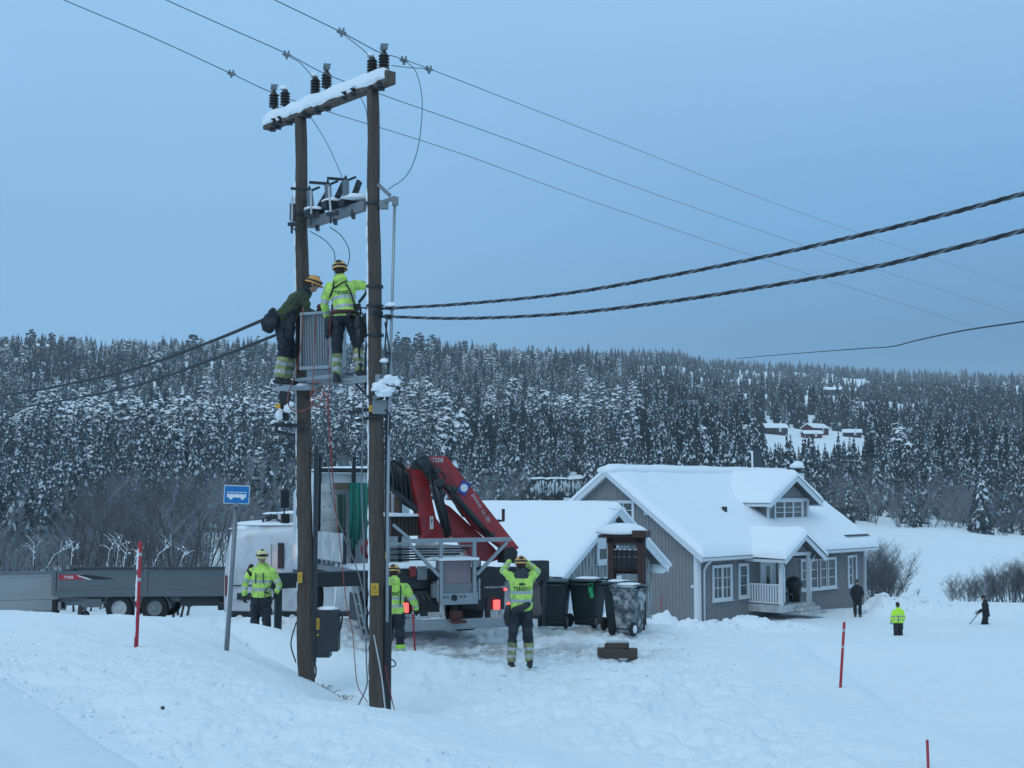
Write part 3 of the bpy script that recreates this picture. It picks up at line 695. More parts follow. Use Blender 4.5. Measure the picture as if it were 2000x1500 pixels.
def scatter(name, pts, label):
    cl = bpy.data.collections.new('forest_prototypes')
    order = []
    for k in sorted(KINDS_T):
        for j, me in enumerate(KINDS_T[k]):
            nm = 'tree_source_%02d' % len(order)
            o = bpy.data.objects.new(nm, me); cl.objects.link(o); order.append((k, j))
    idx = {kj: i for i, kj in enumerate(order)}
    me = bpy.data.meshes.new(name); me.from_pydata([(t[1], t[2], t[3]) for t in pts], [], [])
    for nm, ty, vals in (('tscale', 'FLOAT', [t[4] for t in pts]), ('trot', 'FLOAT', [t[5] for t in pts]), ('tidx', 'INT', [idx[(t[0], t[6] % len(KINDS_T[t[0]]))] for t in pts])):
        at = me.attributes.new(nm, ty, 'POINT'); at.data.foreach_set('value', vals)
    ng = bpy.data.node_groups.new(name, 'GeometryNodeTree')
    ng.interface.new_socket('Geometry', in_out='INPUT', socket_type='NodeSocketGeometry'); ng.interface.new_socket('Geometry', in_out='OUTPUT', socket_type='NodeSocketGeometry')
    gi = ng.nodes.new('NodeGroupInput'); go = ng.nodes.new('NodeGroupOutput')
    iop = ng.nodes.new('GeometryNodeInstanceOnPoints'); ci = ng.nodes.new('GeometryNodeCollectionInfo')
    ci.inputs['Collection'].default_value = cl; ci.inputs['Separate Children'].default_value = True; ci.inputs['Reset Children'].default_value = True
    def att(nm, ty):
        n = ng.nodes.new('GeometryNodeInputNamedAttribute'); n.data_type = ty; n.inputs['Name'].default_value = nm; return n.outputs['Attribute']
    cx = ng.nodes.new('ShaderNodeCombineXYZ'); L_ = ng.links
    L_.new(att('trot', 'FLOAT'), cx.inputs['Z'])
    L_.new(gi.outputs[0], iop.inputs['Points']); L_.new(ci.outputs[0], iop.inputs['Instance'])
    iop.inputs['Pick Instance'].default_value = True
    L_.new(att('tidx', 'INT'), iop.inputs['Instance Index']); L_.new(cx.outputs[0], iop.inputs['Rotation']); L_.new(att('tscale', 'FLOAT'), iop.inputs['Scale'])
    L_.new(iop.outputs[0], go.inputs[0])
    o = bpy.data.objects.new(name, me); COL.objects.link(o)
    md = o.modifiers.new('scatter', 'NODES'); md.node_group = ng
    return tag(o, label, kind='stuff')
scatter('forest', stuffpts, 'far snowy conifer forest covering the hillside')
print('trees', len(trees), 'stuff', len(stuffpts))

# nearer leafless trees and shrubs with trunk and crown of their own
def bare_thing(name, label, cat, x, y, h, seed, m, stems=1, spread=.3, twigs=9, levels=3, thick=.011, group=None, tilt=0., z=None):
    V, F, Mi = bare(seed, stems, spread, twigs, levels, thick)
    t = thing(name, label, cat, (x, y, (hz(x, y) if z is None else z) - .05), rnd.uniform(0, 6), group)
    if tilt: t.rotation_euler = (R(tilt * .3), R(tilt), 0)
    t.scale = (h, h, h)
    for part, mi, mm in (('trunk', 0, m[0]), ('crown', 1, m[1])):
        fs = [f for f, k in zip(F, Mi) if k == mi]
        if not fs: continue
        used = sorted({i for f in fs for i in f}); mp = {a: b for b, a in enumerate(used)}
        me = bpy.data.meshes.new(part); me.from_pydata([V[i] for i in used], [], [tuple(mp[i] for i in f) for f in fs]); me.update()
        link(part, me, mm, t, fix=False)
    return t
LT = 'leafless trees and saplings behind the trailer'
DES = ['slender dark', 'forked dark', 'bushy dark', 'frosted grey', 'tall frosted', 'spindly frosted', 'crooked grey', 'dense dark']
for i in range(84):
    u = 0 + (i % 28) * 15.0 + rnd.uniform(-8, 8); d = rnd.uniform(60, 112); x = (u - 1000) / 2600 * d
    dark = 150 < u < 400
    h = rnd.uniform(4.2, 6.4) * (1.08 if dark else .72)
    near = 'left edge of the picture' if u < 100 else ('grey trailer' if u < 260 else ('red snow stake' if u < 350 else 'bus stop sign'))
    mm = [BARK, TWIG if (dark and i % 4) or i % 3 == 0 else FROST]
    bare_thing('sapling', f"{DES[i % 8]} leafless sapling in the thicket behind the {near}", 'sapling', x, d, h, 600 + i, mm, stems=1 + (i % 3), twigs=8, group=LT)
# snow-plastered bent birch stems right behind the trailer
for i, (bx, by, tx, ty, hook) in enumerate([(92, 1110, 140, 1068, 0), (210, 1108, 222, 1062, 1), (228, 1108, 238, 1052, 0), (243, 1108, 249, 1075, 1), (262, 1108, 275, 1078, 0), (300, 1108, 335, 1066, 0), (352, 1108, 368, 1080, 1), (66, 1108, 68, 1062, 0), (140, 1106, 143, 1070, 1)]):
    d = 50.; a, b = P(bx, by, d), P(tx, ty, d); m = (a + b) / 2 + Vector((-(b.x - a.x) * .18, 0, .1))
    t = thing('birch_sapling', ['bent', 'upright', 'leaning', 'hooked'][i % 4] + f" birch stem plastered with snow behind the trailer, {'near its rear corner' if bx < 130 else ('above its wheels' if bx < 300 else 'above its front panel')}", 'sapling', a, 0, 'snow-plastered birch stems behind the trailer')
    mb = MB(); pts = [a * 0 - Vector((0, 0, .8)), Vector((0, 0, 0)), m - a, b - a]; mb.tube(pts, [.026, .026, .02, .009], 6); mk('stem', mb, BARK, t, True)
    mb = MB(); off = Vector((-.02, -.02, .02)); mb.tube([p + off * .7 for p in pts[1:]], [.011, .011, .005], 6)
    for k in range(5):
        f_ = rnd.random(); q = (Vector((0, 0, 0)).lerp(m - a, f_ * 2) if f_ < .5 else (m - a).lerp(b - a, f_ * 2 - 1)); mb.lump(q + Vector((rnd.uniform(-.03, .03), 0, .02)), (.022, .022, rnd.uniform(.03, .08)), seed=i * 9 + k, n=7, m=5, amp=.6)
    for k in range(5):
        q = (m - a).lerp(b - a, rnd.random()); e3 = Vector((rnd.uniform(-.5, .5), rnd.uniform(-.2, .2), rnd.uniform(.1, .5))); mb.tube([q, q + e3 * .6 + Vector((0, 0, .08)), q + e3], [.008, .007, .004], 4)
        if rnd.random() < .4: mb.lump(q + e3 * .7, (.03, .03, .05), seed=k, n=7, m=5, amp=.6)
    mk('snow', mb, SNOWS, t, True)
# right of the house
for i, (u, d, h, nm) in enumerate([(1700, 84, 3.4, 'tall frosted'), (1716, 88, 3.5, 'broad frosted'), (1732, 86, 3.1, 'round frosted'), (1698, 92, 3.6, 'dense frosted'), (1712, 80, 2.6, 'low frosted'), (1722, 84, 3.4, 'thick grey'), (1738, 84, 2.2, 'small grey'), (1706, 87, 3.5, 'twiggy grey')]):
    x = (u - 1000) / 2600 * d
    bare_thing('shrub', f"{nm} leafless shrub at the right corner of the grey house", 'shrub', x, d, h, 700 + i, [TWIG, FROST if i % 2 else TWIG], 9, .75, 9, 3, .008, 'shrubs beside the house')
g0 = P(1862, 1118, 120); bare_thing('small_tree', 'lone little leafless tree out on the snow field', 'tree', g0.x, 120, 1.7, 720, [BARK, mat('tan_twigs', (.13, .10, .09), .9)], 2, .5, 12, 3, .014)
for i, (u, py, d, h) in enumerate([(1790, 1124, 112, .7), (1838, 1108, 125, .5), (1900, 1108, 125, .4), (1938, 1103, 130, .6), (1765, 1100, 118, 1.3), (1952, 1100, 130, .4)]):
    g = P(u, py, d); nm = ['rusty brown tuft', 'low twiggy tuft', 'dark little tuft', 'pale twiggy tuft', 'thin upright twig', 'tiny dark tuft'][i]
    bare_thing('weed_tuft', f"{nm} poking through the snow field right of the house", 'tuft', g.x, d, h, 730 + i, [TWIG, MATS['tan_twigs']], 5, .9, 8, 2, .02, 'tufts on the snow field')
for i in range(26):
    u = 1850 + i * 8.5 + rnd.uniform(-4, 4); d = rnd.uniform(79, 92); x = (u - 1000) / 2600 * d
    h = float(np.interp(u, [1845, 1900, 1960, 2060], [.75, 1.4, 1.9, 2.2])) * rnd.uniform(.85, 1.1)
    bare_thing('thicket_shrub', f"{['dark', 'grey', 'brownish', 'dense'][i % 4]} leafless shrub in the thicket below the snow field at the right edge", 'shrub', x, d, h + .5, 760 + i, [TWIG, TWIG if i % 3 else FROST], 7, .6, 9, 3, .009, 'thicket shrubs at the right edge')

# rock face with icicles above the garage
rk = MB(); nx, nz = 36, 9
rp = [[None] * nx for _ in range(nz)]
for j in range(nz):
    for i in range(nx):
        q_ = P(1036 + i * 2.9, 972 - j * 4.6, 233 + j * .5); n_ = fbm(np.array([i * .45]), np.array([j * .8]), 4)[0]
        rp[j][i] = q_ + Vector((0, 1.3 * n_ + (3 if j == 0 else 0), .3 * n_))
vs = [p for row in rp for p in row]; fs = [(j * nx + i, j * nx + i + 1, (j + 1) * nx + i + 1, (j + 1) * nx + i) for j in range(nz - 1) for i in range(nx - 1)]
top = rp[-1]; o_ = len(vs); vs += [p + Vector((0, 9, .4)) for p in top] + [p + Vector((0, 9, -6)) for p in rp[0]]
fs += [((nz - 1) * nx + i, (nz - 1) * nx + i + 1, o_ + i + 1, o_ + i) for i in range(nx - 1)]
rk.add(vs, fs)
rt = thing('rock_face', 'dark rock face hung with icicles above the garage roof', 'rock face', (0, 0, 0))
mk('rock', rk, top_snow('snowy_rock', (.03, .038, .04), .8, 1.0, amt=.15, vs=.3), rt, False)
ic = MB()
for i in range(46):
    u = rnd.uniform(1045, 1136); a = P(u, rnd.uniform(938, 947), 231.5); L = rnd.uniform(.5, 2.2); ic.tube([a, a - Vector((0, 0, L))], [.13, .02], 5)
mk('icicles', ic, ICE, rt, True, kind='stuff')

# ------------------------------------------------------------------ far farm buildings
def small_house(name, label, cat, px, py, d, L, W, H, rz, wm, roofpitch=.5, door=True):
    b = P(px, py, d); t = thing(name, label, cat, b, rz)
    mb = MB(); mb.box((0, 0, H / 2 - 1), (L, W, H + 2)); rh = W / 2 * roofpitch
    mb.add([(-L / 2, -W / 2, H), (L / 2, -W / 2, H), (L / 2, W / 2, H), (-L / 2, W / 2, H), (-L / 2, 0, H + rh), (L / 2, 0, H + rh)], [(0, 4, 3), (1, 2, 5), (0, 1, 5, 4), (3, 4, 5, 2)])
    mk('wall', mb, wm, t)
    mb = MB(); e = .5
    for s in (-1, 1):
        a = Vector((-L / 2 - e, s * (W / 2 + e), H - e * roofpitch + .06)); c = Vector((-L / 2 - e, 0, H + rh + .06)); v = Vector((L + 2 * e, 0, 0)); th = Vector((0, 0, .45))
        mb.add([a, a + v, c + v, c, a + th * .8, a + v + th * .8, c + v + th, c + th], [(0, 1, 2, 3), (4, 7, 6, 5), (0, 4, 5, 1), (1, 5, 6, 2), (0, 3, 7, 4)])
    mk('roof', mb, SNOWS, t)
    for wx in (-L * .3, 0, L * .3):
        mb = MB(); mb.box((wx, -W / 2 - .04, H * .55), (1.2, .08, 1.0)); mk('window', mb, GLASS, t)
    if door: mb = MB(); mb.box((L * .15, -W / 2 - .05, 1), (1, .1, 2)); mk('door', mb, TRIM, t)
    return t
small_house('farmhouse', 'dark cabin with snowy roof left of the red barn on the hillside', 'cabin', 1512, 844, 575, 10, 6, 1.8, R(12), CABIN)
small_house('barn', 'upper long red barn with snowy roof on the hillside', 'barn', 1592, 845, 590, 10.5, 6.5, 2.0, R(38), BARNR)
small_house('shed', 'small red shed in front of the long red barn', 'shed', 1585, 853, 575, 8, 4, 1.3, R(10), BARNR)
small_house('hay_barn', 'low weathered shed right of the red barn among trees', 'shed', 1664, 850, 585, 7.5, 4, 1.2, R(-8), CABIN)
small_house('hill_barn', 'tiny dark barn at the edge of the high snow field', 'barn', 1628, 765, 950, 13, 6, 1.3, R(-4), CABIN)
small_house('hilltop_cabin', 'ochre cabin among the pines on the left hilltop', 'cabin', 80, 684, 930, 9, 6, 2.6, R(30), CABINO)
# ------------------------------------------------------------------ snow blankets on roofs
def blanket(corners, thick, nu=26, nv=18, r=.3, seed=0, sag=.0, amp=.05, side=.9):
    """corners a,b,c,d (a->b along eave, d->c along ridge); snow of given thickness rounded at its free edges"""
    a, b, c, d = [Vector(p) for p in corners]; mb = MB(); vs = []
    lu, lv = (b - a).length, (d - a).length
    def warp(t, L):     # rings closer near the edges
        return .5 - .5 * math.cos(math.pi * t) if True else t
    for j in range(nv + 1):
        for i in range(nu + 1):
            u, v = warp(i / nu, lu), warp(j / nv, lv)
            p = a.lerp(b, u).lerp(d.lerp(c, u), v)
            e = min(u * lu, (1 - u) * lu, v * lv + 1e-6 if True else 9)
            k = min(1, e / r); k = math.sqrt(max(0, 1 - (1 - k) ** 2))
            n_ = mnoise.noise(Vector((p.x * .8 + seed, p.y * .8, p.z * .8)))
            vs.append(p + Vector((0, 0, thick * k * (1 + amp * 3 * n_))))
    W = nu + 1
    fs = [(j * W + i, j * W + i + 1, (j + 1) * W + i + 1, (j + 1) * W + i) for j in range(nv) for i in range(nu)]
    mb.add(vs, fs)
    # underside
    o = [a, b, c, d]; mb.add(o, [(0, 3, 2, 1)])
    return mb

def window(parent, t0, t1, z0, z1, plane_y, cols, rows, mk_M=None, casement=None, depth=.06, name='window', frame_w=.09):
    """window on the wall plane y=plane_y of the parent (outside is -y) as frame + panes + muntins; casement: list of sash fractions"""
    W = t1 - t0; H = z1 - z0; y = plane_y
    def Q(x, yy, z): return (x, yy, z)
    f = MB(); fw = frame_w
    f.box((t0 + fw / 2, y - depth / 2, (z0 + z1) / 2), (fw, depth, H)); f.box((t1 - fw / 2, y - depth / 2, (z0 + z1) / 2), (fw, depth, H))
    f.box(((t0 + t1) / 2, y - depth / 2, z1 - fw / 2), (W - 2 * fw, depth - .004, fw)); f.box(((t0 + t1) / 2, y - depth / 2, z0 + fw / 2), (W - 2 * fw, depth - .004, fw))
    f.box(((t0 + t1) / 2, y - depth * .8, z0 - .02), (W + .1, depth * 1.9, .05))
    w = mk(name, f, TRIM, parent)
    sashes = casement or [(0, 1)]
    for (s0, s1) in sashes:
        a, b = t0 + fw + (W - 2 * fw) * s0, t0 + fw + (W - 2 * fw) * s1
        iw = b - a; m = MB(); c0, c1 = z0 + fw, z1 - fw; g = .05
        m.box((a + g / 2, y - .02, (c0 + c1) / 2), (g, .05, c1 - c0)); m.box((b - g / 2, y - .02, (c0 + c1) / 2), (g, .05, c1 - c0))
        m.box(((a + b) / 2, y - .02, c0 + g / 2), (iw - 2 * g, .046, g)); m.box(((a + b) / 2, y - .02, c1 - g / 2), (iw - 2 * g, .046, g))
        pw = (iw - 2 * g) / cols; ph = (c1 - c0 - 2 * g) / rows; mu = .032
        for i in range(1, cols): m.box((a + g + pw * i, y - .018, (c0 + c1) / 2), (mu, .036, c1 - c0 - 2 * g))
        for j in range(1, rows): m.box(((a + b) / 2, y - .016, c0 + g + ph * j), (iw - 2 * g, .033, mu))
        mk('sash', m, TRIM, w)
        for i in range(cols):
            for j in range(rows):
                p = MB(); p.box((a + g + pw * (i + .5), y + .004, c0 + g + ph * (j + .5)), (pw, .012, ph)); mk('pane', p, GLASS, w)
    return w

# ------------------------------------------------------------------ the grey house
HG = -5.72
house = thing('grey_house', 'grey timber house with white trim, dormer and porch under thick snow', 'house', (8.38, 60.5, HG), R(47.0))
HM = Matrix.Translation((8.38, 60.5, HG)) @ Matrix.Rotation(R(47), 4, 'Z'); HMi = HM.inverted()
L, W, EH = 15.35, 10.0, 3.02; SL = .705; RH = EH + W / 2 * SL
def hpl(px, py, y):     # house-local point on plane y = const
    p0 = HM @ Vector((0, y, 0)); n = HM.to_3x3() @ Vector((0, 1, 0)); return HMi @ on_plane(px, py, p0, n)
mb = MB(); mb.add([(0, 0, -1), (L, 0, -1), (L, W, -1), (0, W, -1), (0, 0, EH), (L, 0, EH), (L, W, EH), (0, W, EH), (0, W / 2, RH), (L, W / 2, RH)],
                  [(0, 1, 5, 4), (1, 2, 6, 9, 5), (2, 3, 7, 6), (3, 0, 4, 8, 7), (4, 5, 9, 8), (8, 9, 6, 7)])
mk('wall', mb, HWALL, house)
# standing battens of the cladding: too narrow to pick out singly
mb = MB()
x = .12
while x < L - .1:
    if not (4.5 < x < 8.0 and False): mb.box((x, -.012, EH / 2 - .5), (.045, .024, EH + 1))
    x += .19
y = .12
while y < W - .05:
    h = EH + (W / 2 - abs(y - W / 2)) * SL; mb.box((-.012, y, h / 2 - .5 - .02), (.024, .045, h + 1 - .1)); y += .19
mb.box((-.02, W / 2, EH + .02), (.05, W, .05))
mk('cladding_battens', mb, HWALL2, house, kind='stuff')
mb = MB()
for (cx, cy) in ((0, 0), (L, 0)): mb.box((cx + (.07 if cx == 0 else -.07), -.035, EH / 2 - .5), (.17, .06, EH + 1))
mb.box((-.035, .085, EH / 2 - .5), (.06, .20, EH + 1))
mk('corner_board', mb, TRIM, house)
# roof deck with overhangs, barge boards, fascia and gutter
OV, EO = .38, .5
def rz_(y): return EH + min(y, W - y) * SL
mb = MB(); th = .16
for s in (0, 1):
    y0, y1 = (-EO, W / 2) if s == 0 else (W + EO, W / 2)
    z0, z1 = EH - EO * SL, RH
    q0 = [(-OV, y0, z0), (L + OV, y0, z0), (L + OV, y1, z1), (-OV, y1, z1)]
    mb.add([(p[0], p[1], p[2] + .02) for p in q0] + [(p[0], p[1], p[2] + th) for p in q0], [(0, 3, 2, 1), (4, 5, 6, 7), (0, 1, 5, 4), (1, 2, 6, 5), (3, 0, 4, 7)])
mk('roof', mb, ROOFM, house)
rf = [o for o in house.children if o.name.startswith('roof')][-1]
for gx in (-OV, L + OV):
    for s in (0, 1):
        y0 = -EO - .03 if s == 0 else W + EO + .03
        b = MB(); z0 = EH - EO * SL
        b.extr([(gx - .03, y0, z0 - .14), (gx - .03, W / 2, RH - .10), (gx - .03, W / 2, RH + th + .03), (gx - .03, y0, z0 + th + .01)], (.06, 0, 0))
        mk('barge_board', b, TRIM, rf)
        b = MB(); sg = 1 if gx < 0 else -1
        b.extr([(gx + .03 * sg, y0, z0 - .0), (gx + .03 * sg, W / 2, RH + .0), (gx + .03 * sg, W / 2, RH + .015), (gx + .03 * sg, y0, z0 + .015)], (OV * sg, 0, 0))
        mk('soffit', b, TRIM, rf)
b = MB(); b.box((L / 2, -EO - .02, EH - EO * SL + .02), (L + 2 * OV - .1, .035, .2)); mk('fascia', b, TRIM, rf)
b = MB()
for x0, x1 in ((-OV, 3.7), (7.3, L + OV)):
    pr = [(x0, -EO - .04, EH - EO * SL + .06), (x0, -EO - .07, EH - EO * SL - .02), (x0, -EO - .14, EH - EO * SL - .03), (x0, -EO - .17, EH - EO * SL + .06)]
    b.extr(pr, (x1 - x0, 0, 0)); mk('gutter', b, WHITE, rf); b = MB()
for x0 in (.35, L - .1):
    b = MB(); b.tube([(x0 - .2, -EO - .1, EH - .44), (x0 - .15, -EO + .1, EH - .55), (x0, -.1, EH - .85), (x0, -.09, -.6)], .05, 8); mk('downpipe', b, TRIM, house, True)
# snow
z0, z1 = EH - EO * SL + th, RH + th
for k, (y0, c) in enumerate(((-EO - .12, 0), (W + EO + .12, 1))):
    q0 = [(-OV - .1, y0, z0 - .04), (L + OV + .12, y0, z0 - .04), (L + OV + .12, W / 2, z1), (-OV - .1, W / 2, z1)]
    b = blanket(q0, .32, 70, 40, .40, seed=k * 5, amp=.07)
    # the blankets meet over the ridge: keep full thickness there
    mk('roof_snow', b, SNOWS, rf, True)
b = MB(); pts = []
for i in range(40):
    x0 = -OV + (L + 2 * OV) * i / 39; e = min(x0 + OV + .1, L + OV + .1 - x0); k = min(1, e / .4); pts.append((Vector((x0, W / 2, z1 + .02)), .55, (.30 * math.sqrt(max(0.05, 1 - (1 - k) ** 2)) + .03 * mnoise.noise(Vector((x0, 3, 1))))))
b.loft(pts, side=(0, 1, 0), n=16); mk('ridge_snow', b, SNOWS, rf, True)
# windows and door on the long wall
WT, WB = 2.36, .72
w_ = window(house, 1.05, 2.65, WB, WT, -.03, 2, 3, casement=[(0, .5), (.52, 1)])
window(house, 3.2, 4.05, WB + .02, WT, -.03, 1, 3)
window(house, 8.75, 12.25, WB + .05, WT, -.03, 1, 3, casement=[(0, .22), (.26, .46), (.54, .74), (.78, 1)])
window(house, 13.45, 14.4, WB, WT + .02, -.03, 1, 3, casement=[(0, .55)])
d_ = MB(); d_.box((5.7, -.05, 1.35), (1.0, .07, 2.1)); dr = mk('door', d_, TRIM, house)
d_ = MB()
for sx in (5.12, 6.28): d_.box((sx, -.05, 1.4), (.12, .1, 2.3))
d_.box((5.7, -.05, 2.5), (1.04, .1, .12)); mk('door_frame', d_, TRIM, house)
d_ = MB(); d_.box((5.7, -.088, 1.7), (.3, .01, .9)); mk('door_pane', d_, GLASS, dr)
d_ = MB(); d_.box((5.33, -.11, 1.3), (.03, .05, .14)); mk('handle', d_, DARK, dr)
b = MB(); b.box((7.05, -.06, 1.45), (.5, .04, 1.9)); mk('dark_side_pane', b, GLASS, house, label='dark glazed side panel beside the front door')
# gable windows (left wall), built in a rotated child space
gab = Matrix.Rotation(R(-90), 4, 'Z')
gp = bpy.data.objects.new('gable_window_pair', None); COL.objects.link(gp); gp.parent = house; gp.rotation_euler = (0, 0, R(-90))
# in this space x -> -y(house), so house y = -x ; outside (-y here) is -x of the house
window(gp, -4.85, -3.55, 4.05, 5.3, -.03, 2, 3); window(gp, -6.35, -5.05, 4.05, 5.3, -.03, 2, 3)
for o in list(gp.children):       # hand the windows straight to the house, keeping where they stand
    o.parent = house; o.matrix_parent_inverse = Matrix.Rotation(R(-90), 4, 'Z')
bpy.data.objects.remove(gp)
b = MB(); b.box((-.04, 2.85, 4.75), (.08, .22, .26)); mk('wall_lamp', b, TRIM, house)
b = MB(); b.box((-.06, .25, 1.45), (.1, .12, .14)); mk('tap_box', b, TRIM, house)
b = MB(); b.tube([(-.35, 1.8, .3), (-.35, 1.8, 1.0)], .02, 6); mk('marker_stick', b, REDS, house)
# dormer
DY = 1.25
dx0, dx1 = 7.85, 11.7; dm = (dx0 + dx1) / 2; de = 5.32; dr_ = 6.36
def dline(z): return (z - EH) / SL
b = MB(); yb = dline(de)
b.add([(dx0, DY, rz_(DY)), (dx1, DY, rz_(DY)), (dx1, DY, de), (dm, DY, dr_), (dx0, DY, de), (dx0, yb, de), (dx1, yb, de), (dm, dline(dr_) , dr_)],
      [(0, 1, 2, 3, 4), (0, 4, 5), (1, 6, 2), (4, 3, 7, 5), (2, 6, 7, 3)])
dw = mk('dormer', b, HWALL, house)
b = MB(); x = dx0 + .1
y = DY + .1
while y < yb: b.box((dx0 - .01, y, (rz_(y) + de) / 2), (.02, .045, de - rz_(y))); y += .17
mk('cladding_battens', b, HWALL2, dw, kind='stuff')
b = MB()
for sx in (dx0, dx1): b.box((sx, DY - .03, (rz_(DY) + de) / 2), (.16, .07, de - rz_(DY)))
b.box((dm, DY - .03, de - .02), (dx1 - dx0 + .3, .06, .16)); mk('dormer_trim', b, TRIM, dw)
wd = window(dw, dm - 1.38, dm + 1.38, rz_(DY) + .36, de - .0, DY - .03, 1, 3, casement=[(0, .33), (.335, .665), (.67, 1)])
ds = (dr_ - de) / (dx1 - dm); do = .55
b = MB()
for sg in (-1, 1):
    e = dm + sg * (dx1 - dm + do); ze = de - do * ds; yb2 = dline(ze + .1)
    for yy0, nm in ((DY - .5, 0),):
        b.add([(dm, yy0, dr_), (e, yy0, ze), (e, yb2, ze), (dm, W / 2, dr_), (dm, yy0, dr_ + .14), (e, yy0, ze + .14), (e, yb2, ze + .14), (dm, W / 2, dr_ + .14)],
              [(0, 1, 2, 3), (4, 7, 6, 5), (0, 4, 5, 1), (1, 5, 6, 2)])
mk('dormer_roof', b, ROOFM, dw)
for sg in (-1, 1):
    e = dm + sg * (dx1 - dm + do + .03); ze = de - (do + .03) * ds
    b = MB(); b.extr([(dm, DY - .53, dr_ - .1), (e, DY - .53, ze - .1), (e, DY - .53, ze + .17), (dm, DY - .53, dr_ + .17)], (0, -.05, 0)); mk('barge_board', b, TRIM, dw)
    e2 = dm + sg * (dx1 - dm + do); b = MB(); b.box((e2, (DY - .5 + dline(ze)) / 2, ze + .04), (.05, dline(ze) - DY + .6, .16)); mk('eave_board', b, TRIM, dw)
    q0 = [(e + sg * .08, DY - .62, ze + .15), (e + sg * .08, dline(ze) + .7, ze + .15), (dm, W / 2 + .3, dr_ + .2), (dm, DY - .62, dr_ + .17)]
    b = MB(); nu, nv = 24, 16; vs = []
    a_, b_, c_, d_ = [Vector(p) for p in q0]
    for j in range(nv + 1):
        for i in range(nu + 1):
            u = .5 - .5 * math.cos(math.pi * i / nu); v = 1 - math.cos(math.pi / 2 * j / nv)
            p = a_.lerp(b_, u).lerp(d_.lerp(c_, u), v); ed = min(u * 4.5, v * 2.6 + .0); k = min(1, ed / .3); k = math.sqrt(max(0, 1 - (1 - k) ** 2))
            vs.append(p + Vector((0, 0, .30 * k * (1 + .2 * mnoise.noise(p * .9)))))
    b.add(vs, [(j * (nu + 1) + i, j * (nu + 1) + i + 1, (j + 1) * (nu + 1) + i + 1, (j + 1) * (nu + 1) + i) for j in range(nv) for i in range(nu)])
    mk('dormer_snow', b, SNOWS, dw, True)
# porch
px0, px1, py0 = 4.1, 6.55, -1.75; pm = (px0 + px1) / 2 + .15
b = MB(); b.box(((px0 + px1) / 2 + .2, py0 / 2 - .05, .28), (px1 - px0 + .5, -py0 + .1, .34)); porch = mk('porch_deck', b, WHITED, house)
for k in range(2):
    b = MB(); b.box((px1 - .55, py0 - .3 - .32 * k, .22 - .17 * k), (1.7, .34, .15)); mk('step', b, WHITED, porch)
for (qx, qy) in ((px0 + .05, py0), (px1 + .05, py0)):
    b = MB(); b.box((qx, qy, 1.6), (.15, .15, 2.3)); mk('post', b, TRIM, porch)
b = MB(); b.box((px0, py0 / 2, 1.38), (.08, -py0, .08)); b.box((px0, py0 / 2, .55), (.07, -py0, .06)); mk('railing', b, TRIM, porch)
rl = porch.children[-1]
for k in range(12):
    b = MB(); b.box((px0, -.08 - k * .142, .96), (.035, .075, .76)); mk('baluster', b, TRIM, rl)
b = MB(); b.box((px0 - .1, py0 / 2, 2.78), (.16, -py0 + .2, .16)); b.box(((px0 + px1) / 2, py0, 2.78), (px1 - px0 + .6, .14, .16)); mk('porch_beam', b, TRIM, porch)
pe, pr_ = 2.50, 3.55; hw = 1.78
b = MB(); b.add([(pm - hw + .35, py0 - .02, pe + .2), (pm + hw - .35, py0 - .02, pe + .2), (pm, py0 - .02, pr_ - .05), (pm - hw + .35, py0 + .06, pe + .2), (pm + hw - .35, py0 + .06, pe + .2), (pm, py0 + .06, pr_ - .05)], [(0, 1, 2), (5, 4, 3), (0, 3, 4, 1), (1, 4, 5, 2), (2, 5, 3, 0)])
mk('porch_gable', b, HWALL, porch)
psl = (pr_ - pe) / hw; yf = py0 - .5
b = MB()
for sg in (-1, 1):
    e = pm + sg * hw; yb3 = .9
    b.add([(pm, yf, pr_), (e, yf, pe), (e, yb3 - 1.0, pe), (pm, yb3 + .3, pr_), (pm, yf, pr_ + .12), (e, yf, pe + .12), (e, yb3 - 1.0, pe + .12), (pm, yb3 + .3, pr_ + .12)], [(0, 1, 2, 3), (4, 7, 6, 5), (0, 4, 5, 1), (1, 5, 6, 2)])
mk('porch_roof', b, ROOFM, porch)
for sg in (-1, 1):
    e = pm + sg * (hw + .03)
    b = MB(); b.extr([(pm, yf - .03, pr_ - .1), (e, yf - .03, pe - .12), (e, yf - .03, pe + .14), (pm, yf - .03, pr_ + .15)], (0, -.05, 0)); mk('barge_board', b, TRIM, porch)
    b = MB(); b.box((e, (yf - .3) / 2, pe + .02), (.05, -yf, .14)); mk('eave_board', b, TRIM, porch)
    b = MB(); nu, nv = 24, 14; vs = []
    a_, b_, c_, d_ = [Vector(p) for p in [(e + sg * .12, yf - .14, pe + .12), (e + sg * .12, .3, pe + .2), (pm, 1.8, pr_ + .15), (pm, yf - .14, pr_ + .14)]]
    for j in range(nv + 1):
        for i in range(nu + 1):
            u = 1 - math.cos(math.pi / 2 * i / nu); v = 1 - math.cos(math.pi / 2 * j / nv)
            p = a_.lerp(b_, u).lerp(d_.lerp(c_, u), v); ed = min(u * 2.6, v * 2.4); k = min(1, ed / .34); k = math.sqrt(max(0, 1 - (1 - k) ** 2))
            vs.append(p + Vector((0, 0, .40 * k * (1 + .25 * mnoise.noise(p * .9)))))
    b.add(vs, [(j * (nu + 1) + i, j * (nu + 1) + i + 1, (j + 1) * (nu + 1) + i + 1, (j + 1) * (nu + 1) + i) for j in range(nv) for i in range(nu)])
    mk('porch_snow', b, SNOWS, porch, True)
b = MB(); b.tube([(px0 - .15, py0 - .2, 2.7), (px0 + .0, py0 - .1, 2.4), (px0 + .13, py0 - .12, 2.2), (px0 + .13, py0 - .12, .6)], .045, 8); mk('downpipe', b, TRIM, porch, True)
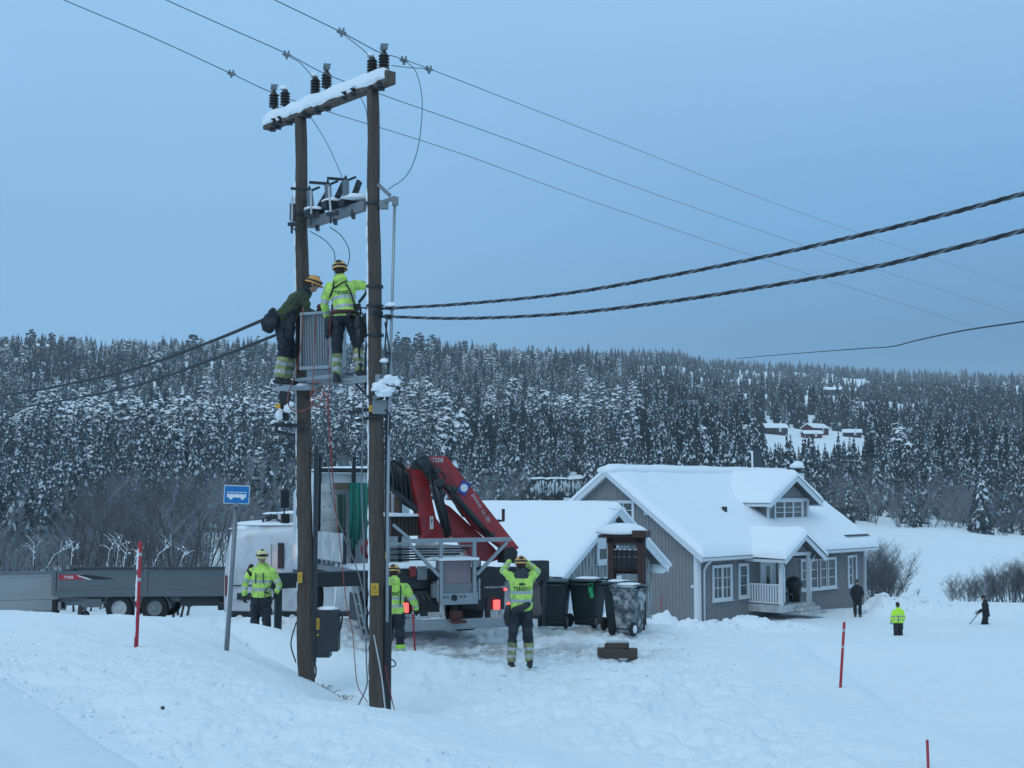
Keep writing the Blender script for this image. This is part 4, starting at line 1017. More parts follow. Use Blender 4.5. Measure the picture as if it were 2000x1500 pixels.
b = MB(); b.tube([(px1 + .35, py0 - .2, 2.7), (px1 + .2, py0 - .1, 2.4), (px1 + .05, py0 - .12, 2.2), (px1 + .05, py0 - .12, .5)], .045, 8); mk('downpipe', b, TRIM, porch, True)
# chimneys and roof vent
b = MB(); cy = W / 2 + .9; b.box((14.2, cy, RH + .55), (.42, .42, 1.9)); b.box((14.2, cy, RH + 1.55), (.5, .5, .08)); ch = mk('chimney', b, mat('chimney_dark', (.045, .06, .07), .6), house)
b = MB(); b.box((13.99, cy + .15, RH + .6), (.03, .11, 1.7)); mk('snow', b, SNOWS, ch)
b = MB(); b.lathe([(.12, 0), (.12, .15), (.1, .2)], (14.2, cy, RH + 1.58), n=12); mk('flue', b, DARK, ch)
b = MB(); cx, cy = 15.35, 4.0; b.box((cx, cy, rz_(cy) + .35), (.55, .55, 1.1)); ch2 = mk('chimney', b, WHITE, house)
b = MB(); b.box((cx, cy, rz_(cy) + .97), (.66, .66, .08)); b.lathe([(.2, 0), (.2, .2)], (cx, cy, rz_(cy) + 1.0)); mk('flue', b, DARK, ch2)
b = MB(); b.lump((cx, cy, rz_(cy) + 1.22), (.42, .42, .34), 3, flat=.15); mk('snow', b, SNOWS, ch2, True)
v = hpl(1415, 985, 1.8); b = MB(); b.box((v.x, 1.8, rz_(1.8) + .45), (.16, .2, .5)); mk('roof_vent', b, DARK, house)
b = MB(); b.tube([(L - 2.4, -.2, EH + .42), (L + .1, -.2, EH + .42)], .03, 6); b.tube([(L - 2.4, -.3, EH + .36), (L + .1, -.3, EH + .36)], .02, 6); mk('snow_guard', b, DARK, house)
# porch furniture
c = thing('porch_chair', 'black garden chair with high back on the house porch', 'chair', HM @ Vector((5.6, -1.1, .45)), R(47))
b = MB(); b.box((0, 0, .42), (.55, .5, .07)); mk('seat', b, BLACK, c)
b = MB(); b.box((0, .23, .8), (.55, .06, .75)); mk('backrest', b, BLACK, c)
for sx in (-.25, .25):
    for sy in (-.22, .22): b = MB(); b.box((sx, sy, .2), (.04, .04, .4)); mk('leg', b, BLACK, c)
c = thing('barbecue', 'covered dark barbecue standing beside the porch chair', 'barbecue', HM @ Vector((6.55, -1.0, .45)), R(47))
b = MB(); b.lathe([(.28, .0), (.30, .6), (.42, .75), (.42, .9), (.3, 1.12), (.05, 1.2)], n=14); mk('cover', b, BLACK, c, True)
b = MB(); b.box((.38, 0, .82), (.3, .35, .04)); mk('side_shelf', b, BLACK, c)

# ------------------------------------------------------------------ garage
GG = -4.93; gor = Vector((1.53, 42.5, GG)); grz = R(55)
garage = thing('garage', 'weathered grey garage with deep snow on its roof beside the lorry', 'garage', gor, grz)
GM = Matrix.Translation(gor) @ Matrix.Rotation(grz, 4, 'Z'); GMi = GM.inverted()
GW, GL, GE = 5.8, 8.0, 2.5; gs = .60; GR = GE + GW / 2 * gs
b = MB(); b.add([(0, 0, -1), (GW, 0, -1), (GW, GL, -1), (0, GL, -1), (0, 0, GE), (GW, 0, GE), (GW, GL, GE), (0, GL, GE), (GW / 2, 0, GR), (GW / 2, GL, GR)],
                [(0, 1, 5, 8, 4), (1, 2, 6, 5), (2, 3, 7, 9, 6), (3, 0, 4, 7), (4, 8, 9, 7), (8, 5, 6, 9)])
GWALL = mat('garage_boards', (.17, .172, .17), .85, col2=(.40, .42, .43), c2amt=.7, vscale=4, stretch=(5, 5, .6))
mk('wall', b, GWALL, garage)
for k in range(29):
    x = .1 + k * .205; h = GE + (GW / 2 - abs(x - GW / 2)) * gs - .06
    b = MB(); b.box((x, -.014, h / 2 - .5), (.06, .028, h + 1)); mk('board', b, GWALL, garage)
b = MB(); oo = .5
for sg in (0, 1):
    e = -oo if sg == 0 else GW + oo; ze = GE - oo * gs
    b.add([(e, -.4, ze), (GW / 2, -.4, GR), (GW / 2, GL + .3, GR), (e, GL + .3, ze), (e, -.4, ze + .14), (GW / 2, -.4, GR + .14), (GW / 2, GL + .3, GR + .14), (e, GL + .3, ze + .14)], [(0, 1, 2, 3), (7, 6, 5, 4), (0, 4, 5, 1), (0, 3, 7, 4), (2, 6, 7, 3)])
grf = mk('roof', b, ROOFM, garage)
for sg in (0, 1):
    e = -oo - .03 if sg == 0 else GW + oo + .03; ze = GE - (oo + .03) * gs
    b = MB(); b.extr([(e, -.42, ze - .1), (GW / 2, -.42, GR - .1), (GW / 2, -.42, GR + .17), (e, -.42, ze + .17)], (0, -.05, 0)); mk('barge_board', b, TRIM, grf)
    s_ = -1 if sg == 0 else 1
    q0 = [(e + s_ * .12, -.55, ze + .1), (e + s_ * .12, GL + .4, ze + .1), (GW / 2, GL + .4, GR + .15), (GW / 2, -.55, GR + .15)]
    mk('roof_snow', blanket(q0, .22, 40, 26, .3, seed=20 + sg), SNOWS, grf, True)
b = MB(); b.loft([(Vector((GW / 2, -.5 + (GL + .8) * i / 19, GR + .12)),  .4, .13 * min(1, .4 + i * .4)) for i in range(20)], side=(1, 0, 0), n=14); mk('ridge_snow', b, SNOWS, grf, True)
b = MB(); b.lump((GW + .45, -.1, GE - .22), (.26, .4, .30), 8, flat=.8); mk('drooping_snow', b, SNOWS, grf, True)
b = MB(); b.extr([(GW / 2 - .75, -.03, 3.05), (GW / 2 + .65, -.03, 3.05), (GW / 2 + .5, -.03, 3.95), (GW / 2, -.03, GR - .25), (GW / 2 - .6, -.03, 3.95)], (0, -.03, 0)); mk('loft_hatch', b, TRIM, garage)
wg = window(garage, 2.1, 3.4, 2.55, 3.55, -.05, 2, 2)
b = MB(); b.box((1.05, -.05, 1.05), (1.5, .06, 2.1)); gd = mk('garage_door', b, WHITE, garage)
for k in range(7): b = MB(); b.box((1.05, -.09, .2 + k * .29), (1.46, .02, .26)); mk('panel', b, WHITE, gd)
b = MB(); b.box((3.1, -.05, 1.05), (1.2, .06, 2.1)); mk('side_door', b, WHITE, garage)

# ------------------------------------------------------------------ mailbox shelter
sx_, sd_ = 1222, 30.3
so = Vector(((sx_ - 1000) / FPX * sd_, sd_, hz((sx_ - 1000) / FPX * sd_, sd_, False) - .05))
sh = thing('mailbox_shelter', 'dark brown timber mailbox shelter with a thick cap of snow', 'mailbox shelter', so, R(-14))
BR = MATS['brown_timber']
for (qx, qy, w) in ((-.34, -.1, .12), (.34, -.1, .15), (-.34, .32, .1), (.34, .32, .1)):
    b = MB(); b.box((qx, qy, 1.0), (w, .1, 2.1)); mk('post', b, BR, sh)
b = MB(); b.box((0, .3, 1.45), (.6, .03, .5)); mk('back_board', b, BR, sh)
b = MB(); b.box((-.42, .1, 1.35), (.03, .36, 1.3)); mk('side_board', b, WHITED, sh)
b = MB(); b.box((0, -.12, 1.98), (.86, .06, .14)); b.box((0, .1, 1.30), (.62, .36, .05)); mk('rail', b, BR, sh)
b = MB(); b.box((-.06, .12, 2.06), (1.08, .8, .06)); b.box((.33, -.30, 2.12), (.30, .06, .16)); b.box((.46, .1, 2.11), (.05, .8, .15)); srf = mk('roof', b, BR, sh)
b = MB(); b.lump((-.12, .08, 2.13), (.60, .48, .22), 5, flat=.2, n=22, m=12, amp=.10); mk('roof_snow', b, SNOWS, srf, True)
b = MB(); b.tube([(-.26, -.02, 1.90), (.26, -.02, 1.90)], .05, 8); mk('newspaper_tube', b, GREYM, sh)
mt = thing('mailbox', '', '', (0, 0, 0)); bpy.data.objects.remove(mt)
for k in range(5):
    t = thing('mailbox', ['leftmost black mailbox in the shelter row, snow on its lid', 'second black mailbox from the left in the shelter', 'middle black mailbox of the five in the shelter', 'fourth black mailbox from the left in the shelter', 'rightmost and widest black mailbox in the shelter'][k], 'mailbox',
              so + Matrix.Rotation(R(-14), 3, 'Z') @ Vector((-.26 + k * .115 + (.03 if k == 4 else 0), 0, 1.33)), R(-14), 'mailboxes in the shelter')
    w = .105 if k < 4 else .17
    b = MB(); b.extr([(-w / 2, -.12, 0), (-w / 2, .2, 0), (-w / 2, .2, .42), (-w / 2, -.06, .42), (-w / 2, -.12, .34)], (w, 0, 0)); mk('body', b, BLACK, t)
    b = MB(); b.lump((0, .04, .42), (w * .48, .15, .03), k, flat=.1, n=10, m=6); mk('snow', b, SNOWS, t, True)
    b = MB(); b.box((0, -.128, .27), (w * .7, .012, .02)); mk('slot', b, GREYM, t)
b = MB(); b.box((0, -.13, 1.0), (.6, .03, .12)); b.lump((-.1, -.13, 1.07), (.25, .04, .03), 4, flat=.1, n=8, m=4, mi=1); mk('lower_board', b, [BR, SNOWS], sh)
# ------------------------------------------------------------------ wheelie bins
def wheelie(name, label, u, d, rz, m, H=1.07, W_=.56, D_=.6, snow=.04, bag=False, frost=False):
    x = (u - 1000) / FPX * d; t = thing(name, label, 'wheelie bin', (x, d, hz(x, d, False) + .02), rz, 'wheelie bins by the mailbox shelter')
    def ringp(z, s, e=0): return [(-W_ / 2 * s, -D_ / 2 * s - e, z), (W_ / 2 * s, -D_ / 2 * s - e, z), (W_ / 2 * s, D_ / 2 * s, z), (-W_ / 2 * s, D_ / 2 * s, z)]
    b = MB(); vs = ringp(.03, .74) + ringp(.25, .80) + ringp(.93, 1.0); fs = [(0, 3, 2, 1)]
    for j in range(2): fs += [(j * 4 + i, j * 4 + (i + 1) % 4, (j + 1) * 4 + (i + 1) % 4, (j + 1) * 4 + i) for i in range(4)]
    fs.append((8, 9, 10, 11)); b.add(vs, fs); mk('body', b, m, t, bevel=.03)
    b = MB(); b.box((0, 0, .95), (W_ + .05, D_ + .05, .05)); mk('rim', b, m, t, bevel=.01)
    b = MB(); vs = []
    for j in range(7):
        f = j / 6
        for sx in (-1, 1): vs.append((sx * (W_ / 2 + .03), -D_ / 2 - .05 + (D_ + .12) * f, .985 + .07 * math.sin(math.pi * (.15 + .7 * f))))
    n_ = len(vs); vs += [(p[0], p[1], p[2] - .03) for p in vs]
    fs = [(2 * j, 2 * j + 1, 2 * j + 3, 2 * j + 2) for j in range(6)] + [(n_ + 2 * j, n_ + 2 * j + 2, n_ + 2 * j + 3, n_ + 2 * j + 1) for j in range(6)]
    fs += [(2 * j, 2 * j + 2, n_ + 2 * j + 2, n_ + 2 * j) for j in range(6)] + [(2 * j + 1, n_ + 2 * j + 1, n_ + 2 * j + 3, 2 * j + 3) for j in range(6)] + [(0, n_, n_ + 1, 1), (12, 13, n_ + 13, n_ + 12)]
    b.add(vs, fs); ld = mk('lid', b, m, t)
    if snow: b = MB(); b.lump((0, 0, 1.045), (W_ * .47, D_ * .45, snow), int(u), flat=.3, n=18, m=8, amp=.15); mk('snow', b, SNOWS, ld, True)
    b = MB(); b.tube([(-W_ / 2 + .05, D_ / 2 + .09, .93), (W_ / 2 - .05, D_ / 2 + .09, .93)], .02, 8)
    for sx in (-1, 1): b.box((sx * (W_ / 2 - .06), D_ / 2 + .05, .93), (.04, .1, .05))
    mk('handle', b, m, t)
    b = MB(); b.tube([(-W_ / 2, D_ / 2 - .02, .13), (W_ / 2, D_ / 2 - .02, .13)], .018, 6); mk('axle', b, DARK, t)
    for sx in (-1, 1):
        b = MB(); b.lathe([(.04, -.035), (.13, -.035), (.15, -.02), (.15, .02), (.13, .035), (.04, .035)], (sx * (W_ / 2 - .02), D_ / 2 + .0, .14), (1, 0, 0), 18); w = mk('wheel', b, RUBBER, t, False)
        smooth_angle(w)
        b = MB(); b.lathe([(.0, -.02), (.085, -.02), (.085, .042), (.05, .05), (.0, .05)], (sx * (W_ / 2 - .02), D_ / 2, .14), (sx, 0, 0), 14); mk('hub', b, SNOWS if frost else GREYM, w)
    if bag:
        b = MB(); vs = []
        for j in range(6):
            for i in range(4): vs.append((-W_ / 2 + .02 + i * .035 - j * .004, D_ / 2 + .06 + .02 * math.sin(i * 2 + j), .97 - j * .065))
        b.add(vs, [(j * 4 + i, j * 4 + i + 1, (j + 1) * 4 + i + 1, (j + 1) * 4 + i) for j in range(5) for i in range(3)])
        g_ = mk('green_bag', b, mat('bag_green', (.02, .38, .14), .5), t); sl = g_.modifiers.new('t', 'SOLIDIFY'); sl.thickness = .006
    return t
# the bins stand with their wheels and handles towards us
wheelie('wheelie_bin', 'dark green wheelie bin behind the lorry stabiliser, leftmost of the row', 1084, 29.6, R(168), BINM, W_=.60, snow=.0)
wheelie('wheelie_bin', 'dark green wheelie bin with a green bag hanging from its lid', 1147, 29.8, R(150), BINM, W_=.64, bag=True)
wheelie('wheelie_bin', 'frosted grey wheelie bin in front of the mailbox shelter post', 1227, 28.6, R(147), BING, W_=.54, frost=True)
wheelie('wheelie_bin', 'narrow dark bin squeezed left of the frosted bin under the mailboxes', 1203, 29.3, R(155), BINM, W_=.42)
wheelie('wheelie_bin', 'grey bin half hidden between the worker and the green bin', 1052, 32.5, R(185), mat('bin_taupe', (.13, .12, .12), .6), W_=.56, snow=.07)
# stacked timber blocks lying on the snow
TP = MATS['timber_plank']
for k, (px, py, dz, w, h, rzz, lb) in enumerate([(1189, 1272, 0, .44, .15, 4, 'dark timber block at the left of the stack on the snow, partly under another'), (1217, 1266, .0, .48, .15, -5, 'dark timber block at the right end of the stack on the snow'),
                                       (1199, 1262, .13, .36, .09, 2, 'thin dark plank lying across the two lower timber blocks'), (1204, 1250, .17, .42, .10, -3, 'top timber block of the stack, frosted on its upper side')]):
    d = 25.0; x = (px - 1000) / FPX * d; zb = -2.95 * 0 + hz(x, d, False) + dz
    t = thing('timber_block', lb, 'timber block', (x, d + (.0 if k < 2 else .05), zb), R(rzz), 'timber blocks stacked on the snow')
    b = MB(); b.box((0, 0, h / 2), (w, .3, h)); mk('block', b, TP, t, bevel=.01)
    b = MB(); b.box((0, 0, h + .006), (w * .96, .28, .012)); mk('frost', b, WHITED if k == 3 else TP, t)
# ------------------------------------------------------------------ H-shaped power pole
PL0, PL1 = P(600, 1322, 20.5), P(587, 226, 20.5)
PR0, PR1 = P(740, 1406, 19.06), P(728, 172, 19.06)
def plp(z): return PL0.lerp(PL1, (z - PL0.z) / (PL1.z - PL0.z))
def prp(z): return PR0.lerp(PR1, (z - PR0.z) / (PR1.z - PR0.z))
AX = (PR1 - PL1).normalized(); AX.z = 0; AX.normalize(); AN = Vector((-AX.y, AX.x, 0))   # AN points away from the camera
if AN.y < 0: AN = -AN
hp = thing('power_pole', 'tall H-shaped wooden power pole with snowy crossarm and insulators', 'power pole', PL0)
O = PL0
def rel(p): return Vector(p) - O
for nm, f, r0, r1, m in (('pole', (PL0, PL1), .135, .092, WOODP), ('pole', (PR0, PR1), .128, .088, WOODP)):
    b = MB(); n = 26; pts = []; rr = []
    for i in range(n + 1):
        t = i / n; p = (f[0] - Vector((0, 0, .8))).lerp(f[1], t); pts.append(rel(p) + Vector((.008 * math.sin(i * 1.1), .006 * math.cos(i * .8), 0))); rr.append((r0 + (r1 - r0) * t) * (1 + .025 * math.sin(i * 2.3)))
    b.tube(pts, rr, 20); po = mk(nm, b, m, hp, True)
    # rime frozen to the windward side
    s = MB(); 
    for i in range(60):
        z = f[0].z + (.0 if i % 2 else .1) + i * (7.6 / 60); z = min(z, f[1].z - .2); c = f[0].lerp(f[1], (z - f[0].z) / (f[1].z - f[0].z)); q = (r0 + (r1 - r0) * (z - f[0].z) / 8.6)
        if rnd.random() < .80: s.lump(rel(c) + Vector((-q * .93, -q * .22, 0)), (.018 + .01 * rnd.random(), .035, .13 + .06 * rnd.random()), seed=i, n=7, m=5, flat=1, amp=.5)
    mk('rime', s, SNOWS, po, True, kind='stuff')
AL, AR = P(522, 238, 21.22), P(764, 157, 18.72); zc = (AL.z + AR.z) / 2; AL.z = AR.z = zc
b = MB(); off = -AN * .0; b.beam(rel(AL), rel(AR), .17, .19); arm = mk('crossarm', b, WOODD, hp, bevel=.01)
# snow plastered on the arm's front face and heaped on top
b = MB(); pts = []
D = AR - AL
for i in range(46):
    t = .004 + i / 45 * .955; k = math.sqrt(max(.08, 1 - abs(2 * t - 1) ** 10)); nz = mnoise.noise(Vector((t * 9, 0, 0))); pts.append((rel(AL.lerp(AR, t)) + Vector((0, 0, .10)) - AN * .015, .088, (.085 + .06 * nz) * k))
b.loft(pts, side=AN, n=14); mk('top_snow', b, SNOWS, arm, True)
b = MB(); vs = []; nxx, nzz = 80, 9
for j in range(nzz):
    for i in range(nxx):
        t = i / (nxx - 1) * .99; v = j / (nzz - 1); e = min(t * 30, 1, (1 - t) * 30, v * 4, (1 - v) * 9 + .5); nz = mnoise.noise(Vector((t * 26, v * 3, 2)))
        vs.append(rel(AL.lerp(AR, t)) - AN * (.087 + .022 * e * (1 + .6 * nz)) + Vector((0, 0, -.035 + .035 * mnoise.noise(Vector((t * 11, 7, 0))) * (1 - v) + .15 * v - (.03 * nz if v < .2 else 0))))
b.add(vs, [(j * nxx + i, j * nxx + i + 1, (j + 1) * nxx + i + 1, (j + 1) * nxx + i) for j in range(nzz - 1) for i in range(nxx - 1)]); mk('face_snow', b, SNOWS, arm, True)
for t in (.115, .165, .37, .48, .70, .765, .90, .96):
    for dz, sz in ((-.10, .035), (-.02, .03)):
        b = MB(); p = rel(AL.lerp(AR, t)); b.lathe([(sz, 0), (sz, .035), (.014, .035), (.014, .075)], p - AN * .085 + Vector((0, 0, dz + rnd.uniform(-.01, .01))), -AN, 8); mk('bolt', b, DARK, arm)
        if t in (.37, .48, .90, .96): break
for t in (.05, .1, .2, .25, .36, .44, .52, .88, .93): b = MB(); p = rel(AL.lerp(AR, t)); b.box(p + Vector((0, 0, -.115)), (.09, .09, .05)); mk('washer_plate', b, DARK, arm)
INS = [(535, 196, .045, -.06, 1), (557, 192, .145, .10, 0), (616, 168, .40, -.05, 0), (638, 157, .475, .07, 1), (727, 130, .855, -.05, 0), (750, 120, .945, .05, 1)]
INSW = []
for k, (px, py, t, o_, clamp) in enumerate(INS):
    base = AL.lerp(AR, t) + AN * o_ * .6 + Vector((0, 0, .10)); d = base.y; c = P(px, py, d); base.x = c.x
    zb = c.z - .13
    b = MB(); b.tube([rel(Vector((base.x, base.y, base.z - .02))), rel(Vector((base.x, base.y, zb)))], .022, 6)
    prof = [(.03, 0)]
    for j in range(5): prof += [(.082 - .004 * (j > 3), .02 + j * .045), (.082, .03 + j * .045), (.055, .042 + j * .045), (.055, .055 + j * .045)]
    prof += [(.04, .26), (.03, .28)]
    b.lathe(prof, rel(Vector((base.x, base.y, zb))), n=16)
    io = mk('insulator', b, CERAM, hp); smooth_angle(io)
    topw = Vector((base.x, base.y, zb + .29)); INSW.append(topw)
    if clamp:
        b = MB(); b.box(rel(topw) + Vector((0, 0, .03)), (.06, .14, .05), rz=.5); b.box(rel(topw) + Vector((0, 0, .075)), (.1, .05, .05), rz=.3); b.tube([rel(topw) + Vector((-.06, 0, .03)), rel(topw) + Vector((.06, .0, .1))], .015, 6); mk('clamp', b, GREYM, io)
    else:
        b = MB(); b.lump(rel(topw) + Vector((-.03, 0, -.01)), (.07, .07, .055), k, flat=.3); mk('snow', b, SNOWS, io, True)
# ------------------------------------------------------------------ overhead conductors
def sagline(name, label, pts, r, m=WIRE, cat='wire', group=None, n=8, seg=14, sag=0., parent=None):
    """catmull-rom through points"""
    P_ = [Vector(p) for p in pts]; out = []
    for i in range(len(P_) - 1):
        p0 = P_[max(i - 1, 0)]; p1 = P_[i]; p2 = P_[i + 1]; p3 = P_[min(i + 2, len(P_) - 1)]
        if i == 0: p0 = p1 * 2 - p2
        if i == len(P_) - 2: p3 = p2 * 2 - p1
        for k in range(seg):
            t = k / seg; q = .5 * ((2 * p1) + (p2 - p0) * t + (2 * p0 - 5 * p1 + 4 * p2 - p3) * t * t + (3 * p1 - p0 - 3 * p2 + p3) * t ** 3)
            out.append(q)
    out.append(P_[-1])
    b = MB(); base = out[0].copy() if parent is None else Vector((0, 0, 0))
    b.tube([q - base for q in out], r, n)
    o = mk(name, b, m, parent, True, loc=base if parent is None else None)
    if parent is None: tag(o, label, cat, group)
    return o, out
def inv_d(d0, d1, t): return 1 / ((1 - t) / d0 + t / d1)
G3 = 'high voltage conductors over the H-pole'
dL = [16.8, 16.0, 15.4]
for k, (pts, lab) in enumerate([([(60, -28, 19.0), (125, 0, 19.2), (300, 74, 20.0), (450, 143, 20.7), (535, 182, 21.1), (640, 218, 23.0), (900, 300, 29.0), (1200, 408, 39), (1600, 542, 60), (2000, 668, 90), (2150, 714, 108)], 'lowest of the three high voltage conductors, over the left end of the crossarm'),
                      ([(250, -36, 18.2), (325, 0, 18.4), (450, 56, 18.9), (560, 105, 19.4), (640, 146, 19.9), (760, 190, 22.0), (1000, 275, 28.0), (1300, 386, 40), (1640, 502, 62), (2000, 618, 90), (2150, 664, 108)], 'middle one of the three high voltage conductors, over the mid crossarm insulators'),
                      ([(450, -42, 17.2), (537, 0, 17.4), (665, 62, 18.1), (750, 106, 18.8), (840, 135, 20.2), (1200, 275, 32), (1600, 428, 55), (2000, 565, 90), (2150, 614, 108)], 'highest of the three high voltage conductors, over the right end of the crossarm')]):
    sagline('power_line', lab, [P(*p) for p in pts], .0075, group=G3, n=6)
def small_clamp(px, py, d, lab):
    c = P(px, py, d); t = thing('line_clamp', lab, 'clamp', c, .5)
    b = MB(); b.box((0, 0, 0), (.07, .05, .045)); b.box((-.03, 0, .03), (.02, .03, .06)); b.box((.03, 0, .035), (.02, .03, .06)); b.box((.0, 0, -.04), (.03, .03, .05)); mk('body', b, GREYM, t)
    b = MB(); b.tube([(-.07, 0, -.005), (.07, 0, .005)], .014, 6); mk('sleeve', b, GREYM, t)
small_clamp(452, 144, 20.7, 'small clamp on the lowest conductor left of the crossarm'); small_clamp(560, 107, 19.4, 'small clamp on the middle conductor left of the insulators')
small_clamp(667, 63, 18.1, 'small clamp on the highest conductor above the crossarm'); small_clamp(838, 136, 20.1, 'clamp on the highest conductor right of the crossarm end'); small_clamp(789, 118, 19.3, 'ring clamp where the long looping jumper leaves the highest conductor')
GJ = 'jumper wires round the crossarm'
sagline('jumper_wire', 'looping jumper wire from the highest conductor down to the right pole bracket', [P(790, 118, 19.3), P(812, 140, 19.2), P(824, 190, 19.1), P(822, 250, 19.0), P(812, 305, 19.0), P(792, 345, 19.0), P(758, 370, 19.0)], .0065, group=GJ)
sagline('jumper_wire', 'short jumper from the upper clamp down to the right snow-capped insulator', [P(667, 64, 18.1), P(690, 82, 18.3), P(712, 100, 18.7), P(727, 118, 19.0)], .0065, group=GJ)
sagline('jumper_wire', 'short jumper from the middle clamp down to the mid insulator', [P(560, 108, 19.4), P(585, 122, 19.6), P(602, 140, 19.9), P(616, 156, 20.2)], .0065, group=GJ)
sagline('jumper_wire', 'nearly level jumper from the right insulator out to the conductor clamp', [P(765, 128, 18.9), P(800, 132, 19.4), P(838, 134, 20.1)], .0065, group=GJ)
sagline('jumper_wire', 'thin drop wire from the crossarm down to the top switch insulator', [P(604, 224, 20.3), P(632, 268, 20.2), P(652, 308, 20.1), P(668, 346, 20.0)], .006, group=GJ)
sagline('jumper_wire', 'drop wire hidden behind the right pole below the crossarm', [P(700, 180, 19.9), P(708, 198, 19.9), P(716, 220, 19.8), P(724, 300, 19.7)], .006, group=GJ)
sagline('jumper_wire', 'inner curved wire from the switch down behind the workers', [P(606, 452, 20.4), P(630, 466, 20.2), P(646, 482, 20.1), P(654, 505, 20.0), P(652, 600, 20.3)], .0075, group=GJ)
sagline('jumper_wire', 'outer curved wire from the switch down behind the helmeted worker', [P(644, 443, 20.3), P(668, 462, 20.2), P(682, 490, 20.1), P(680, 515, 20.0), P(670, 534, 20.0), P(660, 600, 20.2)], .0075, group=GJ)
# ------------------------------------------------------------------ twisted low voltage cables
def twisted(name, lab, pts, R0, r, pitch, group, snow=True):
    t = thing(name, lab, 'cable', pts[0], 0, group)
    P_ = [Vector(p) for p in pts]; dense = []
    for i in range(len(P_) - 1):
        p1, p2 = P_[i], P_[i + 1]; p0 = P_[i - 1] if i else p1 * 2 - p2; p3 = P_[i + 2] if i < len(P_) - 2 else p2 * 2 - p1
        n = max(4, int((p2 - p1).length / (pitch / 9)))
        for k in range(n):
            s = k / n; dense.append(.5 * ((2 * p1) + (p2 - p0) * s + (2 * p0 - 5 * p1 + 4 * p2 - p3) * s * s + (3 * p1 - p0 - 3 * p2 + p3) * s ** 3))
    L_ = 0; strands = [[] for _ in range(3)]; cum = [0]
    for i in range(1, len(dense)): L_ += (dense[i] - dense[i - 1]).length; cum.append(L_)
    for i, q in enumerate(dense):
        d = (dense[min(i + 1, len(dense) - 1)] - dense[max(i - 1, 0)]).normalized(); x = d.cross(Vector((0, 0, 1))).normalized(); y = x.cross(d)
        for s in range(3):
            a = cum[i] / pitch * 2 * math.pi + s * 2.094; strands[s].append(q + (x * math.cos(a) + y * math.sin(a)) * R0 - P_[0])
    for s in range(3):
        b = MB(); b.tube(strands[s], r, 6); mk('strand', b, CABLE if (s or not snow or pitch < .35) else mat('grey_cable', (.14, .16, .18), .7, var=.6, vscale=3), t, True)  # one strand in paler grey, giving dashes along the twist
    if snow:
        b = MB(); seg = []
        for i, q in enumerate(dense):
            ph = (cum[i] / pitch * 3) % 1
            if ph < .55: seg.append((q - P_[0] + Vector((0, -R0 * .8, R0 * 1.0)) + Vector((0, 0, (.5 - ph / .55) * R0 * 1.2)), r * 1.05 * math.sin(math.pi * (ph + .02) / .59) + .001))
            elif len(seg) > 2: b.tube([p for p, _ in seg], [w for _, w in seg], 5); seg = []
            else: seg = []
        mk('snow', b, SNOWS, t, True, kind='stuff')
    return t
GC = 'twisted low voltage cables'
twisted('twisted_cable', 'upper thick twisted cable rising to the right from the right pole', [P(745, 603, 19.0), P(900, 594, 17.6), P(1100, 574, 16.0), P(1300, 540, 14.6), P(1500, 500, 13.4), P(1700, 455, 12.3), P(1850, 418, 11.6), P(2000, 378, 11.0), P(2200, 322, 10.2)], .0115, .0115, .36, GC)
twisted('twisted_cable', 'lower thick twisted cable rising to the right from the right pole', [P(745, 618, 19.0), P(900, 622, 17.6), P(1100, 613, 16.0), P(1300, 590, 14.6), P(1500, 559, 13.4), P(1700, 523, 12.3), P(1850, 488, 11.6), P(2000, 450, 11.0), P(2200, 395, 10.2)], .0115, .0115, .36, GC)
twisted('twisted_cable', 'upper twisted cable dropping away to the left edge from the pole', [P(600, 592, 20.4), P(522, 622, 21.2), P(400, 672, 24), P(250, 724, 29), P(100, 757, 36), P(0, 773, 42), P(-150, 790, 52)], .016, .016, .34, GC)
twisted('twisted_cable', 'lower twisted cable dropping away to the left edge from the pole', [P(600, 630, 20.4), P(540, 654, 21.0), P(400, 708, 24), P(250, 757, 29), P(100, 786, 36), P(0, 800, 42), P(-150, 812, 52)], .014, .014, .34, GC, snow=False)
sagline('service_cable', 'lone sagging cable above the far ridge at the right edge', [P(1440, 700, 118), P(1560, 690, 92), P(1680, 681, 72), P(1740, 677, 64), P(1790, 665, 56), P(1880, 646, 46), P(2000, 628, 38), P(2100, 612, 34)], .028, CABLE, 'cable', n=6)
